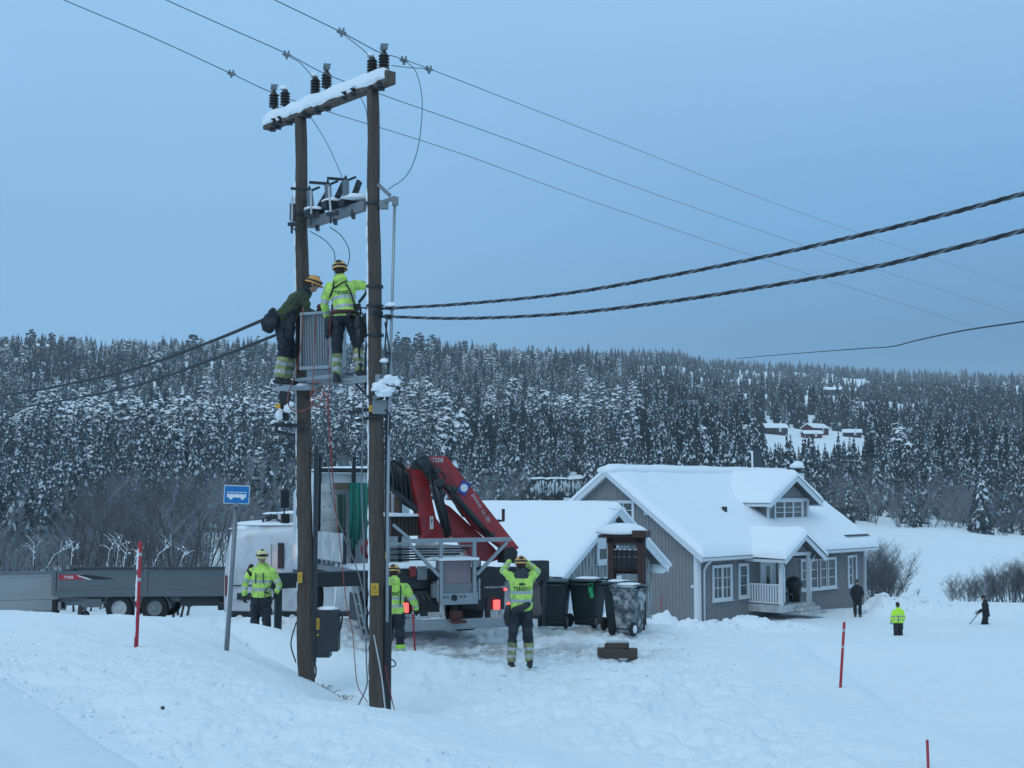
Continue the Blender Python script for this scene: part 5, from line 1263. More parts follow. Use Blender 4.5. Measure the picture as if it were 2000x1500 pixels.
# ------------------------------------------------------------------ pole-top switch
sw = thing('pole_switch', 'three-phase disconnector switch with grey insulators between the poles', 'switch', P(660, 415, 19.9))
SO = sw.location.copy()
def srel(px, py, d): return P(px, py, d) - SO
b = MB(); b.beam(srel(604, 437, 20.45), srel(715, 401, 19.25), .10, .14); b.beam(srel(612, 430, 20.6), srel(716, 392, 19.4), .05, .05); mk('frame', b, GREYM, sw)
for k, (bx, by, tx, ty, d) in enumerate([(608, 408, 604, 372, 20.3), (642, 392, 640, 360, 20.0), (676, 388, 675, 352, 19.7)]):
    b = MB(); a_, c_ = srel(bx, by, d), srel(tx, ty, d); ax = (c_ - a_).normalized(); H = (c_ - a_).length
    prof = []
    for j in range(9): prof += [(.055, H * j / 9), (.055, H * (j + .35) / 9), (.042, H * (j + .5) / 9), (.042, H * (j + .9) / 9)]
    b.lathe(prof, a_, ax, 14); i1 = mk('post_insulator', b, POLY, sw)
    b = MB(); b.beam(srel(tx - 36, ty - 4, d - .1), srel(tx + 2, ty - 1, d), .05, .035); b.beam(srel(tx + 2, ty + 1, d), srel(tx + 19, ty - 6, d + .1), .05, .035); b.lathe([(.03, 0), (.02, .05), (.004, .08)], c_, n=8); mk('blade', b, DARK, i1)
    b = MB(); d2 = d - .15; b.beam(srel(bx - 38 + 4 * k, by + 26, d2), srel(tx - 33, ty + 12, d2), .028, .028); mk('switch_rod', b, WHITED, sw)
    b = MB(); q = srel(bx - 38 + 4 * k, by + 30, d2); b.box(q, (.12, .06, .05)); b.box(q + Vector((0, 0, -.06)), (.03, .03, .16)); b.box(q + Vector((.09, 0, .02)), (.05, .08, .07)); mk('rod_bracket', b, DARK, sw)
    b = MB(); q0, q1 = srel(bx + 14, by, d + .1), srel(bx + 34 - 4 * k, by - 34, d + .2); b.beam(q0, q1, .04, .09); b.lathe([(.05, 0), (.05, .05), (.035, .06), (.035, .1), (.05, .11), (.04, .17)], q0.lerp(q1, .2), q1 - q0, 10); mk('arrester', b, DARK, sw)
    b = MB(); q = srel(bx + 6, by + 10, d - .05); b.box(q, (.26, .22, .11), rz=.5); bx_ = mk('terminal_box', b, BLACK, sw)
    b = MB(); b.lump(q + Vector((0, 0, .06)), (.16, .13, .06), k + 3, flat=.1, n=16, m=8); mk('snow', b, SNOWS, bx_, True)
b = MB(); b.lump(srel(695, 387, 19.4), (.19, .12, .07), 9, flat=.3, n=16, m=8); mk('snow', b, SNOWS, sw, True)
for (px, py, d) in ((620, 436, 20.3), (655, 424, 19.9), (690, 412, 19.5)): b = MB(); b.box(srel(px, py, d) - Vector((0, 0, .05)), (.05, .16, .12)); mk('hanger', b, DARK, sw)
b = MB(); q = srel(572, 415, 20.2); b.box(q, (.08, .12, .26)); b.tube([q, q + Vector((0, 0, -.25)), q + Vector((.12, 0, -.3))], .014, 6); mk('end_bracket', b, DARK, sw)
# operating rod bracket on the right pole
rb = thing('operating_rod', 'grey operating rod hanging from the bracket on the right pole', 'rod', P(768, 392, 18.9)); RO = rb.location.copy()
def rr_(px, py, d): return P(px, py, d) - RO
b = MB(); b.beam(rr_(738, 360, 19.0), rr_(762, 382, 18.9), .03, .05); b.beam(rr_(738, 398, 19.0), rr_(772, 386, 18.9), .04, .05); b.box(rr_(772, 393, 18.9), (.09, .07, .12)); b.box(rr_(750, 400, 19.0), (.12, .1, .12)); mk('bracket', b, GREYM, rb)
b = MB(); b.tube([rr_(771, 397, 18.9), rr_(766, 590, 18.9), rr_(761, 760, 18.85), rr_(757, 1000, 18.85), rr_(756, 1215, 18.8)], .021, 8); mk('rod', b, GALV, rb, True)
for (z_, f) in ((P(0, 398, 19.06).z, prp), (P(0, 560, 19.06).z, prp), (P(0, 598, 19.06).z, prp), (P(0, 655, 19.06).z, prp), (P(0, 775, 19.06).z, prp), (P(0, 420, 20.5).z, plp), (P(0, 760, 20.5).z, plp)):
    b = MB(); c = f(z_); b.lathe([(.108, -.02), (.125, -.02), (.125, .02), (.108, .02)], rel(c), n=18); mk('pole_band', b, DARK, hp)
# ------------------------------------------------------------------ platform and transformer
pt = thing('work_platform', 'steel bracket platform clamped between the two poles', 'platform', P(640, 745, 19.9)); TO = pt.location.copy()
def tr(px, py, d): return P(px, py, d) - TO
b = MB(); b.beam(tr(545, 760, 20.9), tr(612, 757, 20.0), .12, .07); b.beam(tr(560, 752, 20.7), tr(745, 738, 18.9), .06, .10); b.beam(tr(600, 742, 21.0), tr(765, 726, 19.4), .06, .10); mk('beam', b, GALV, pt)
for (a_, c_) in (((548, 762, 20.8), (590, 800, 20.6)), ((690, 745, 19.5), (735, 790, 19.1)), ((620, 750, 20.2), (594, 790, 20.5))): b = MB(); b.beam(tr(*a_), tr(*c_), .03, .03); mk('strut', b, DARK, pt)
b = MB(); b.box(tr(640, 740, 19.95), (.95, .5, .05), rz=math.atan2(AX.y, AX.x)); mk('tray', b, GALV, pt)
b = MB(); b.tube([tr(668, 741, 19.2), tr(694, 742, 19.1), tr(698, 735, 19.1), tr(690, 731, 19.1)], .014, 6); mk('hook', b, GALV, pt, True)
tf = thing('transformer', 'finned grey pole transformer between the two workers', 'transformer', P(637, 748, 20.05), math.atan2(AX.y, AX.x) + R(22)); 
fin = MB(); b = MB(); b.box((0, -.01, .62), (.50, .34, .76)); mk('tank', b, GALV, tf)
for k in range(17): fin.box((-.24 + k * .03, -.205, .62), (.014, .10, .78))
fm = mk('cooling_fins', fin, GALV, tf, kind='stuff')
for k in range(17): pass
b = MB(); b.box((0, -.2, 1.03), (.56, .22, .04)); b.box((0, -.2, .21), (.56, .22, .05)); b.box((-.265, -.2, .62), (.02, .2, .84)); b.box((.265, -.2, .62), (.02, .2, .84)); mk('fin_frame', b, GALV, tf)
b = MB(); b.box((0, 0, .1), (.46, .36, .2)); mk('base', b, GALV, tf)
for k in range(3):
    b = MB(); b.lathe([(.03, 0), (.05, .03), (.03, .05), (.05, .08), (.03, .1), (.045, .13), (.02, .17)], (-.14 + k * .13, 0, 1.04), n=12); bu = mk('bushing', b, mat('bushing_brown', (.09, .02, .02), .4) if k == 0 else MATS['bushing_brown'], tf); smooth_angle(bu)
# ------------------------------------------------------------------ ropes
GRP = 'ropes hanging from the pole platform'
def rope(lab, pts, r, m, nm='rope', cat='rope', grp=GRP): return sagline(nm, lab, [P(*p) for p in pts], r, m, cat, grp, n=6, seg=8)
rope('orange rope from the left worker down past the platform edge', [(592, 600, 19.9), (590, 650, 19.8), (584, 700, 19.8), (572, 745, 19.8), (562, 775, 19.9), (566, 795, 19.9), (583, 803, 19.9), (606, 795, 19.9), (618, 770, 19.9)], .008, ORANGE)
rope('red rope hanging in front of the transformer fins to the ground', [(617, 612, 19.3), (614, 700, 19.3), (611, 760, 19.3), (624, 780, 19.3), (640, 770, 19.3), (643, 850, 19.3), (652, 960, 19.2), (661, 1040, 19.2), (668, 1100, 19.2), (673, 1150, 19.2), (680, 1200, 19.2), (688, 1230, 19.2), (693, 1290, 19.2), (699, 1340, 19.2), (718, 1372, 19.0)], .007, ORANGE)
rope('second red rope doubled beside the transformer, reaching the lorry side', [(646, 615, 19.2), (642, 690, 19.2), (644, 750, 19.2), (640, 800, 19.2), (646, 860, 19.2), (650, 930, 19.2), (655, 1000, 19.2)], .007, REDR)
rope('pale grey rope hanging straight down beside the right pole', [(708, 770, 18.9), (709, 850, 18.8), (706, 950, 18.8), (710, 1060, 18.8), (713, 1200, 18.8), (716, 1300, 18.8), (716, 1340, 18.8), (696, 1386, 18.7)], .012, GREYR)
rope('red cord leaning from the right pole foot to the snow', [(752, 1300, 18.7), (764, 1360, 18.6), (779, 1423, 18.4)], .008, REDR)
rope('small tangle of red cord coiled on the platform', [(608, 755, 19.7), (620, 745, 19.6), (633, 762, 19.6), (622, 792, 19.6), (606, 786, 19.6), (612, 760, 19.6), (638, 775, 19.6), (632, 800, 19.6)], .008, ORANGE)
rope('grey rope running diagonally behind the cabinet', [(625, 790, 20.8), (640, 900, 21.5), (655, 1000, 22), (700, 1120, 21), (716, 1200, 20)], .010, GREYR)
t_, _ = rope('long thin pale rod leaning on the right pole', [(730, 1240, 18.6), (745, 1320, 18.5), (754, 1400, 18.4)], .011, WHITED, 'leaning_rod', 'rod', None)
t_, _ = rope('black cable bowing out left of the left pole', [(579, 1215, 20.3), (570, 1245, 20.2), (569, 1265, 20.2), (578, 1294, 20.2)], .011, CABLE, 'cable_loop', 'cable', None)
t_, _ = rope('small black cable loop at the right pole foot conduit', [(757, 1285, 18.8), (770, 1291, 18.8), (772, 1300, 18.8), (760, 1303, 18.8)], .010, CABLE, 'cable_loop', 'cable', None)
t_, _ = rope('short dark chain on the snow beside the left pole base', [(613, 1292, 20.2), (617, 1305, 20.2), (616, 1320, 20.2), (610, 1328, 20.2)], .014, CABLE, 'chain', 'chain', None)
# cable bundle on the right pole
cb = thing('cable_bundle', 'tangle of black cables and connectors strapped to the right pole', 'cables', P(725, 700, 19.0)); CO = cb.location.copy()
for k, pts in enumerate([[(745, 602, 18.95), (722, 612, 19.2), (716, 660, 19.3), (712, 730, 19.3), (714, 770, 19.2), (728, 785, 19.0), (745, 770, 18.85)], [(745, 618, 18.95), (728, 630, 19.2), (720, 690, 19.3), (717, 750, 19.3), (722, 790, 19.2), (738, 798, 18.9)],
                         [(716, 602, 19.3), (705, 600, 19.4), (700, 640, 19.4), (702, 700, 19.4)], [(756, 620, 18.9), (752, 680, 18.9), (760, 730, 18.9), (762, 790, 18.9), (750, 840, 18.9)], [(752, 630, 18.9), (762, 690, 18.8), (755, 760, 18.85), (757, 830, 18.85), (752, 870, 18.9)],
                         [(690, 620, 19.6), (706, 610, 19.5), (720, 640, 19.3), (738, 640, 18.9)], [(700, 590, 19.5), (712, 575, 19.4), (722, 555, 19.2)]]):
    b = MB(); pp = [P(*p) - CO for p in pts]; b.tube(pp, .017 if k < 3 else .013, 6); mk('cable', b, CABLE, cb, True)
for k, (px, py, d, s) in enumerate([(722, 622, 19.1, (.16, .12, .14)), (712, 640, 19.3, (.12, .12, .3)), (735, 612, 18.88, (.16, .1, .06)), (762, 601, 18.85, (.12, .07, .06)), (759, 619, 18.85, (.14, .06, .06)), (758, 690, 18.8, (.16, .05, .03)), (697, 600, 19.5, (.16, .1, .08))]):
    b = MB(); b.box(P(px, py, d) - CO, s, rz=.3 * k); mk('connector', b, BLACK, cb)
for k, (px, py, d, s) in enumerate([(764, 597, 18.8, (.08, .06, .05)), (751, 706, 18.85, (.07, .06, .05))]):
    b = MB(); b.lump(P(px, py, d) - CO, s, k, n=12, m=7); mk('snow', b, SNOWS, cb, True)
# climbing irons / rests with snow
ci = thing('climbing_bracket', 'black climbing bracket with yellow tag on the right pole', 'bracket', P(735, 810, 18.9)); CI = ci.location.copy()
b = MB(); b.beam(P(683, 806, 19.0) - CI, P(735, 798, 18.9) - CI, .04, .045); b.beam(P(695, 822, 19.0) - CI, P(740, 812, 18.9) - CI, .04, .04); b.tube([P(690, 806, 19) - CI, P(697, 798, 19) - CI, P(703, 806, 19) - CI], .01, 6); mk('rail', b, BLACK, ci)
b = MB(); b.box(P(743, 795, 18.88) - CI, (.22, .08, .2)); b.box(P(748, 770, 18.86) - CI, (.3, .14, .06), M=Matrix.Rotation(R(-25), 3, 'Y')); b.box(P(765, 758, 18.8) - CI, (.12, .1, .2), M=Matrix.Rotation(R(15), 3, 'Y')); mk('housing', b, GREYM, ci)
b = MB(); b.box(P(725, 798, 18.86) - CI, (.06, .02, .09)); tg_ = mk('yellow_tag', b, YEL, ci)
put_text('lettering', '1', .07, frame_M(P(725, 798, 18.86) - CI - Vector((0, .013, 0)), (1, 0, 0), (0, 0, 1)), BLACK, tg_, True)
for k, (px, py, s) in enumerate([(762, 742, (.09, .07, .08)), (741, 757, (.11, .07, .09)), (760, 762, (.09, .06, .06)), (775, 748, (.05, .05, .06)), (750, 768, (.12, .07, .06)), (746, 748, (.06, .05, .05))]):
    b = MB(); b.lump(P(px, py, 18.75) - CI, s, k + 20, n=14, m=9, amp=.75, flat=.8); mk('snow', b, SNOWS, ci, True)
b = MB(); b.tube([P(756, 770, 18.8) - CI, P(772, 772, 18.8) - CI, P(782, 766, 18.8) - CI, P(776, 752, 18.8) - CI], .014, 6); b.tube([P(752, 800, 18.8) - CI, P(762, 810, 18.8) - CI, P(760, 850, 18.8) - CI], .016, 6); mk('hose', b, CABLE, ci, True)
cl = thing('climbing_bracket', 'black climbing bracket with snow hanging on the left pole', 'bracket', P(570, 800, 20.4)); CL = cl.location.copy()
b = MB(); b.box(P(557, 778, 20.3) - CL, (.16, .12, .2)); b.box(P(556, 805, 20.3) - CL, (.13, .1, .24)); mk('housing', b, BLACK, cl)
b = MB(); b.beam(P(540, 830, 20.4) - CL, P(598, 832, 20.3) - CL, .05, .06); b.beam(P(538, 842, 20.4) - CL, P(575, 850, 20.3) - CL, .05, .05); b.beam(P(540, 828, 20.4) - CL, P(540, 845, 20.4) - CL, .05, .05); mk('rail', b, BLACK, cl)
b = MB(); b.box(P(543, 793, 20.2) - CL, (.07, .05, .07)); mk('buckle', b, YEL, cl)
for k, (px, py, s) in enumerate([(545, 812, (.05, .05, .1)), (560, 800, (.05, .05, .08)), (570, 790, (.04, .04, .05)), (600, 752, (.16, .1, .03)), (635, 745, (.1, .08, .025)), (662, 763, (.07, .05, .06))]):
    b = MB(); b.lump(P(px, py, 20.15) - CL, s, k + 40, n=12, m=8, amp=.7, flat=.7); mk('snow', b, SNOWS, cl, True)
# conduit, guard and stickers
b = MB(); b.box(rel(prp(-2.2) + Vector((.145, -.05, 0))), (.09, .09, 1.75)); b.box(rel(prp(-.2) + Vector((.14, 0, 0))), (.05, .05, 3.2)); mk('cable_guard', b, BLACK, hp)
b = MB(); b.box(rel(plp(-.95) + Vector((.145, 0, 0))), (.06, .1, 3.3)); mk('cable_guard', b, DARK, hp)
def yellow_sign(px, py, d, w, h, lab, tri=True):
    c = P(px, py, d); t = thing('warning_sign', lab, 'warning sign', c)
    b = MB(); b.box((0, 0, 0), (w, .012, h)); mk('plate', b, YEL, t, bevel=.004)
    if tri:
        b = MB(); s = w * .26; b.extr([(-s, -.008, h * .08), (s, -.008, h * .08), (0, -.008, h * .08 + s * 1.7)], (0, -.004, 0)); mk('triangle', b, BLACK, t)
        b = MB(); s2 = s * .62; b.extr([(-s2, -.013, h * .08 + .006), (s2, -.013, h * .08 + .006), (0, -.013, h * .08 + .006 + s2 * 1.7)], (0, -.003, 0)); mk('triangle_field', b, YEL, t)
    put_text('lettering', 'HØYSPENNING', w * .13, frame_M((0, -.009, -h * .10), (1, 0, 0), (0, 0, 1)), BLACK, t, True)
    put_text('lettering', 'LIVSFARE', w * .16, frame_M((0, -.009, -h * .30), (1, 0, 0), (0, 0, 1)), BLACK, t, True)
    return t
def front(f, z, r): c = f(z); return Vector((c.x, c.y - r, z))
yellow_sign(732, 1151, 18.9, .11, .17, 'yellow high voltage warning sign on the right pole, chest high')
yellow_sign(586, 1128, 20.33, .07, .16, 'yellow warning sign wrapped round the left edge of the left pole')
yellow_sign(756, 1085, 18.85, .05, .09, 'small yellow tag on the conduit of the right pole', tri=False)
# black cable cabinet on a stand
cc = P(640, 1262, 20.6); cab = thing('cable_cabinet', 'black metal cable cabinet with snow on top between the poles', 'cabinet', cc)
b = MB(); b.extr([(-.17, -.13, -.16), (.05, -.13, -.16), (.05, -.13, -.07), (.175, -.13, -.07), (.175, -.13, .55), (-.17, -.13, .55)], (0, .28, 0)); mk('housing', b, mat('cabinet_black', (.022, .03, .034), .42), cab, bevel=.012)
b = MB(); b.lump((0, 0, .56), (.18, .15, .045), 4, flat=.1, n=20, m=8, amp=.15); mk('snow', b, SNOWS, cab, True)
b = MB(); b.box((-.135, -.135, .35), (.045, .008, .17)); lbp = mk('label_plate', b, YEL, cab)
put_text('lettering', 'NH 400A', .03, frame_M((-.135, -.141, .35), (0, 0, 1), (-1, 0, 0)), BLACK, lbp, True)
b = MB(); b.extr([(-.155, -.134, .17), (-.115, -.134, .17), (-.135, -.134, .21)], (0, -.005, 0)); mk('warning_triangle', b, YEL, cab)
for zz in (.48, -.03): b = MB(); b.box((-.22, .05, zz), (.14, .04, .04)); mk('bracket', b, DARK, cab)
b = MB(); b.box((.22, .0, .48), (.12, .04, .06)); mk('handle', b, DARK, cab)
b = MB(); b.tube([(.22, 0, .45), (.2, 0, .3), (.17, 0, .2)], .015, 6); mk('cable', b, CABLE, cab, True)
# grass tufts sticking out under the cabinet and at the right pole
gr = MB(); g = []
for k in range(70):
    px = rnd.choice([rnd.uniform(625, 690), rnd.uniform(700, 728)]); base = P(px, 1298 if px < 695 else 1384, 20.4 if px < 695 else 19.1); base.z = hz(base.x, base.y) - .02
    dx = rnd.uniform(-.12, .12); gr.tube([base, base + Vector((dx * .5, rnd.uniform(-.05, .05), .07)), base + Vector((dx * 1.5, rnd.uniform(-.08, .08), .07 + rnd.uniform(-.06, .03)))], [.006, .005, .002], 3)
mk('dry_grass', gr, mat('dry_grass', (.22, .20, .14), .9, var=.4), kind='stuff', label='dry grass tufts sticking out of the snow under the cabinet and right pole')
# ------------------------------------------------------------------ bus stop sign
b0 = P(443, 1257, 20.0); b1 = P(462, 984, 20.0); b0.z = min(b0.z, hz(b0.x, b0.y) + .02)
bs = thing('bus_stop_sign', 'blue bus stop sign with white bus symbol on a leaning grey pole', 'bus stop sign', b0)
b = MB(); ex = (b0 - b1).normalized() * .4; b.tube([ex, b1 - b0 + Vector((0, 0, .1))], .036, 14); mk('pole', b, GREYM, bs, True)
b = MB(); b.tube([Vector((-.034, -.012, .05)), (b1 - b0) * .8 + Vector((-.034, -.012, 0))], [.012, .008], 6); mk('rime', b, SNOWS, bs, True)
sc_ = P(462.5, 966, 19.94) - b0; X_ = Vector((1, 0, -.03)).normalized(); Z_ = Vector((.04, 0, 1)).normalized(); SM = frame_M(sc_, X_, Z_)
def signbox(w, h, t, off, m, nm, par, cx=0, cz=0, bev=0):
    b = MB(); b.box((cx, cz, off), (w, h, t)); b.v = [tuple(SM @ Vector(v)) for v in b.v]; return mk(nm, b, m, par, bevel=bev)
bd = signbox(.385, .275, .018, 0, TRIM, 'sign_board', bs, bev=.01); signbox(.362, .252, .006, .010, BLUE, 'blue_field', bd)
signbox(.285, .085, .006, .014, WHITE, 'bus_symbol', bd, 0, -.002); bus = bd.children[-1]
for k in range(4): signbox(.060, .022, .004, .019, BLUE, 'bus_window', bd, -.105 + k * .070, .020)
for k, xx_ in enumerate((-.08, .09)):
    b = MB(); b.lathe([(.026, -.002), (.026, .006)], (0, 0, 0), (0, 0, 1), 14); b.v = [tuple(SM @ (Vector(v) + Vector((xx_, -.05, .016)))) for v in b.v]; mk('bus_wheel', b, WHITE, bd)
b = MB(); b.box(sc_ + Vector((-.01, .0, -.16)), (.08, .05, .05)); mk('clamp', b, GREYM, bs)
# ------------------------------------------------------------------ snow stakes
def stake(lab, px0, py0, px1, py1, d, r=.027, bands=True, m=REDS, snow=True):
    a = P(px0, py0, d); c = P(px1, py1, d); a.z = min(a.z, hz(a.x, a.y) + .01)
    t = thing('snow_stake', lab, 'snow stake', a, 0, 'snow stakes')
    b = MB(); v = c - a; b.tube([v.normalized() * -.35, v], r, 10); mk('pole', b, m, t, True)
    if bands:
        for f in (.62, .86): b = MB(); b.tube([v * f, v * (f + .035)], r * 1.06, 10); mk('reflector_band', b, REFL, t, True)
    if snow:
        b = MB()
        for k in range(22):
            f = .12 + .82 * k / 22
            if rnd.random() < .75: b.lump(v * f + Vector((-r * .7, -r * .7, 0)), (r * .55, r * .45, .05), k, n=6, m=5, flat=1, amp=.6)
        mk('rime', b, SNOWS, t, True, kind='stuff')
    return t
stake('thick red snow stake with rime in front of the grey trailer', 266, 1256, 274, 1058, 19.0, .030)
stake('red snow stake on the smooth snow at the right', 1641, 1349, 1649, 1215, 23.5, .024, True, snow=False)
stake('short red snow stake cut by the bottom right corner', 1814, 1530, 1811, 1445, 15.5, .016, False, snow=False)
stake('thin red stake held by the worker beside the lorry lamp', 811, 1256, 804, 1150, 24.6, .018, True, snow=False)
# small dark stone in the plough bank
g = P(318, 1371, 13.6); b = MB(); b.lump((0, 0, 0), (.022, .019, .016), 3, flat=.8); mk('stone', b, ROCK, None, False, loc=(g.x, g.y, hz(g.x, g.y) + .01), label='small grey stone lying in the ploughed snow bank', cat='stone')
# ------------------------------------------------------------------ crane lorry
TZ = -2.93
lorry = thing('crane_lorry', 'red crane lorry with tail lamps lit, seen from behind beside the garage', 'lorry', (-1.17, 26.5, TZ), R(25))
TM = Matrix.Translation((-1.17, 26.5, TZ)) @ Matrix.Rotation(R(25), 4, 'Z'); TMi = TM.inverted(); T3 = TM.to_3x3()
def ty_(px, py, y=0.): return TMi @ on_plane(px, py, TM @ Vector((0, y, 0)), T3 @ Vector((0, 1, 0)))
def tx_(px, py, x): return TMi @ on_plane(px, py, TM @ Vector((x, 0, 0)), T3 @ Vector((1, 0, 0)))
def LP(name, b, m, par=None, **k): return mk(name, b, m, par or lorry, **k)
b = MB()
for sx in (-.42, .42): b.box((sx, 3.4, .82), (.09, 6.6, .26))
for yy in (.3, 1.4, 2.6, 4.2): b.box((0, yy, .82), (.8, .1, .2))
LP('chassis', b, DARK)
def wheel(par, c, r, w, ax=(1, 0, 0), rim=GREYM, name='wheel', holes=8):
    b = MB(); c = Vector(c); b.lathe([(r * .58, -w / 2), (r * .93, -w / 2), (r, -w * .32), (r, w * .32), (r * .93, w / 2), (r * .58, w / 2)], c, ax, 28, cap=False); wh = mk(name, b, RUBBER, par); smooth_angle(wh, 35)
    b = MB(); b.lathe([(r * .60, -w * .4), (r * .60, w * .42), (r * .55, w * .45), (r * .50, w * .30), (r * .25, w * .28), (r * .22, w * .42), (.0, w * .44)], c, ax, 24); rm = mk('rim', b, rim, wh); smooth_angle(rm, 35)
    return wh
for sx in (-1, 1):
    wheel(lorry, (sx * .98, 1.75, .48), .48, .52, (sx, 0, 0), DARK); wheel(lorry, (sx * 1.02, 6.2, .48), .48, .3, (sx, 0, 0), GREYM)
    b = MB(); n = 10
    for k in range(n):
        a0, a1 = math.pi * k / n, math.pi * (k + 1) / n; b.beam((sx * .98, 1.75 + .62 * math.cos(a0), .5 + .6 * math.sin(a0)), (sx * .98, 1.75 + .62 * math.cos(a1), .5 + .6 * math.sin(a1)), .56, .03)
    LP('mudguard', b, BLACK)
b = MB(); b.box((0, -.05, .33), (2.42, .14, .2)); LP('rear_bumper', b, GALV, bevel=.015)
for sx in (-.8, .8): b = MB(); b.box((sx, .1, .55), (.08, .1, .5)); LP('bumper_bracket', b, DARK)
b = MB(); b.box((-.72, .12, .78), (.95, .08, .42)); b.box((.85, .12, .78), (.62, .08, .42)); b.box((0, .2, 1.2), (2.4, .1, .34)); LP('rear_panel', b, BLACK)
for (px, py, nm) in ((791, 1187, 'l'), (970, 1181, 'r')):
    c = ty_(px, py, .0); b = MB(); b.box(c, (.14, .07, .19)); LP('tail_lamp', b, TAILR, bevel=.02)
for (px, py) in ((987, 1151), (993, 1179)): c = ty_(px, py, .05); b = MB(); b.lathe([(.03, -.02), (.03, .02)], c, (0, 1, 0), 12); LP('marker_lamp', b, TAILR)
for (px, py, w, h, m) in ((806, 1116, .13, .2, TAILO), (824, 1119, .20, .26, GREYM)): c = ty_(px, py, .1); b = MB(); b.box(c, (w, .04, h)); LP('reflector_panel', b, m)
c = ty_(798, 1206, -.02); b = MB(); b.box(c, (.46, .02, .12)); pl_ = LP('number_plate', b, WHITED)
put_text('lettering', '28516', .11, frame_M(c - Vector((0, .013, 0)), (1, 0, 0), (0, 0, 1)), BLACK, pl_, True)
# step box assembly in the middle
c0, c1 = ty_(866, 1096, -.1), ty_(921, 1142, -.1)
b = MB(); b.box(((c0.x + c1.x) / 2, .12, (c0.z + c1.z) / 2), (c1.x - c0.x, .4, c0.z - c1.z)); LP('centre_locker', b, mat('locker_paint', (.27, .20, .22), .5), bevel=.01)
b = MB(); b.box(((c0.x + c1.x) / 2, .05, c0.z + .04), (c1.x - c0.x + .2, .6, .05)); LP('snowy_shelf', b, SNOWS)
a_, e_ = ty_(846, 1143, -.12), ty_(934, 1162, -.12)
b = MB(); b.box(((a_.x + e_.x) / 2, -.05, (a_.z + e_.z) / 2), (e_.x - a_.x, .12, .26)); LP('tread_step', b, GREYM)
a_, e_ = ty_(860, 1160, -.16), ty_(934, 1175, -.16)
b = MB(); b.box(((a_.x + e_.x) / 2, -.1, (a_.z + e_.z) / 2 - .02), (e_.x - a_.x, .1, .22)); st = LP('coupling_plate', b, GALV)
c = ty_(889, 1166, -.2); b = MB(); b.lathe([(.06, 0), (.06, .03)], c + Vector((0, .05, -.02)), (0, -1, 0), 16); mk('coupling_hole', b, BLACK, st)
for dx in (-.22, -.14, .14, .22): b = MB(); b.lathe([(.018, 0), (.018, .015)], c + Vector((dx, .045, .0)), (0, -1, 0), 8); mk('bolt', b, DARK, st)
for sx in (a_.x - .04, e_.x + .04):
    b = MB()
    for zz in (1.15, 1.0, .86): b.box((sx, -.03, zz), (.05, .2, .03))
    b.box((sx, -.12, 1.0), (.03, .03, .42)); LP('step_bracket', b, GALV)
c = ty_(886, 1200, 0.); b = MB(); b.box((c.x, -.12, c.z), (.2, .2, .16)); b.box((c.x, -.25, c.z - .12), (.26, .2, .05)); LP('tow_hook', b, mat('rusty_hook', (.10, .03, .03), .8))
for k in range(5): b = MB(); x = -1.0 + k * .12; b.tube([(x, .1, .95), (x + .05, -.02, .8), (x + .02, .05, .62)], .014, 5); LP('hose', b, BLACK)
# aluminium rack
def bar(p, q, w=.075, y=-.12, name='rack_bar'):
    b = MB(); b.beam(ty_(*p, y), ty_(*q, y), w, w, up=(0, 1, 0)); return b
for p, q, w in (((786, 1057), (997, 1053), .085), ((861, 1058), (861, 1174), .07), ((926, 1057), (926, 1172), .07), ((797, 1060), (858, 1126), .06), ((990, 1059), (931, 1122), .06), ((756, 1062), (800, 1062), .05), ((768, 1025), (800, 1052), .05)):
    LP('rack_bar', bar(p, q, w), GALV)
# pipes and boards lying across behind the rack
for k in range(6):
    b = MB(); p = ty_(762, 1068 + 5.2 * k, .35 + .05 * k); q = ty_(925 - 9 * k, 1066 + 5.2 * k, .35 + .05 * k); b.tube([p, q], .022, 6); LP('pipe', b, DARK if k % 2 else GREYM)
b = MB(); b.lump(ty_(868, 1094, .4), (.45, .2, .07), 3, flat=.2); LP('snow', b, SNOWS, smooth=True)
b = MB(); b.box((0, 2.9, 1.22), (2.45, 4.5, .12)); bedd = LP('bed', b, GREYM)
b = MB(); b.box((0, 2.6, 1.3), (2.3, 3.2, .05)); mk('snow', b, SNOWS, bedd)
s0, s1 = tx_(672, 1041, -1.25), tx_(621, 1026, -1.25)
for k in range(2):
    b = MB(); y0, y1 = s0.y + (s1.y - s0.y) * k * .5, s0.y + (s1.y - s0.y) * (k + 1) * .5
    b.box((-1.25, (y0 + y1) / 2, 1.72), (.04, y1 - y0 - .02, .62)); LP('side_board', b, WHITED)
b = MB(); b.box((1.25, 3.4, 1.55), (.04, 3.8, .4)); LP('side_board', b, WHITED)
b = MB(); b.box((-1.25, s0.y - .04, 1.72), (.06, .07, .7)); LP('side_post', b, DARK)
for k in range(5): b = MB(); b.box((-1.28, s0.y + .25 + .37 * k, 1.36), (.02, .07, .1)); LP('stake_pocket', b, DARK)
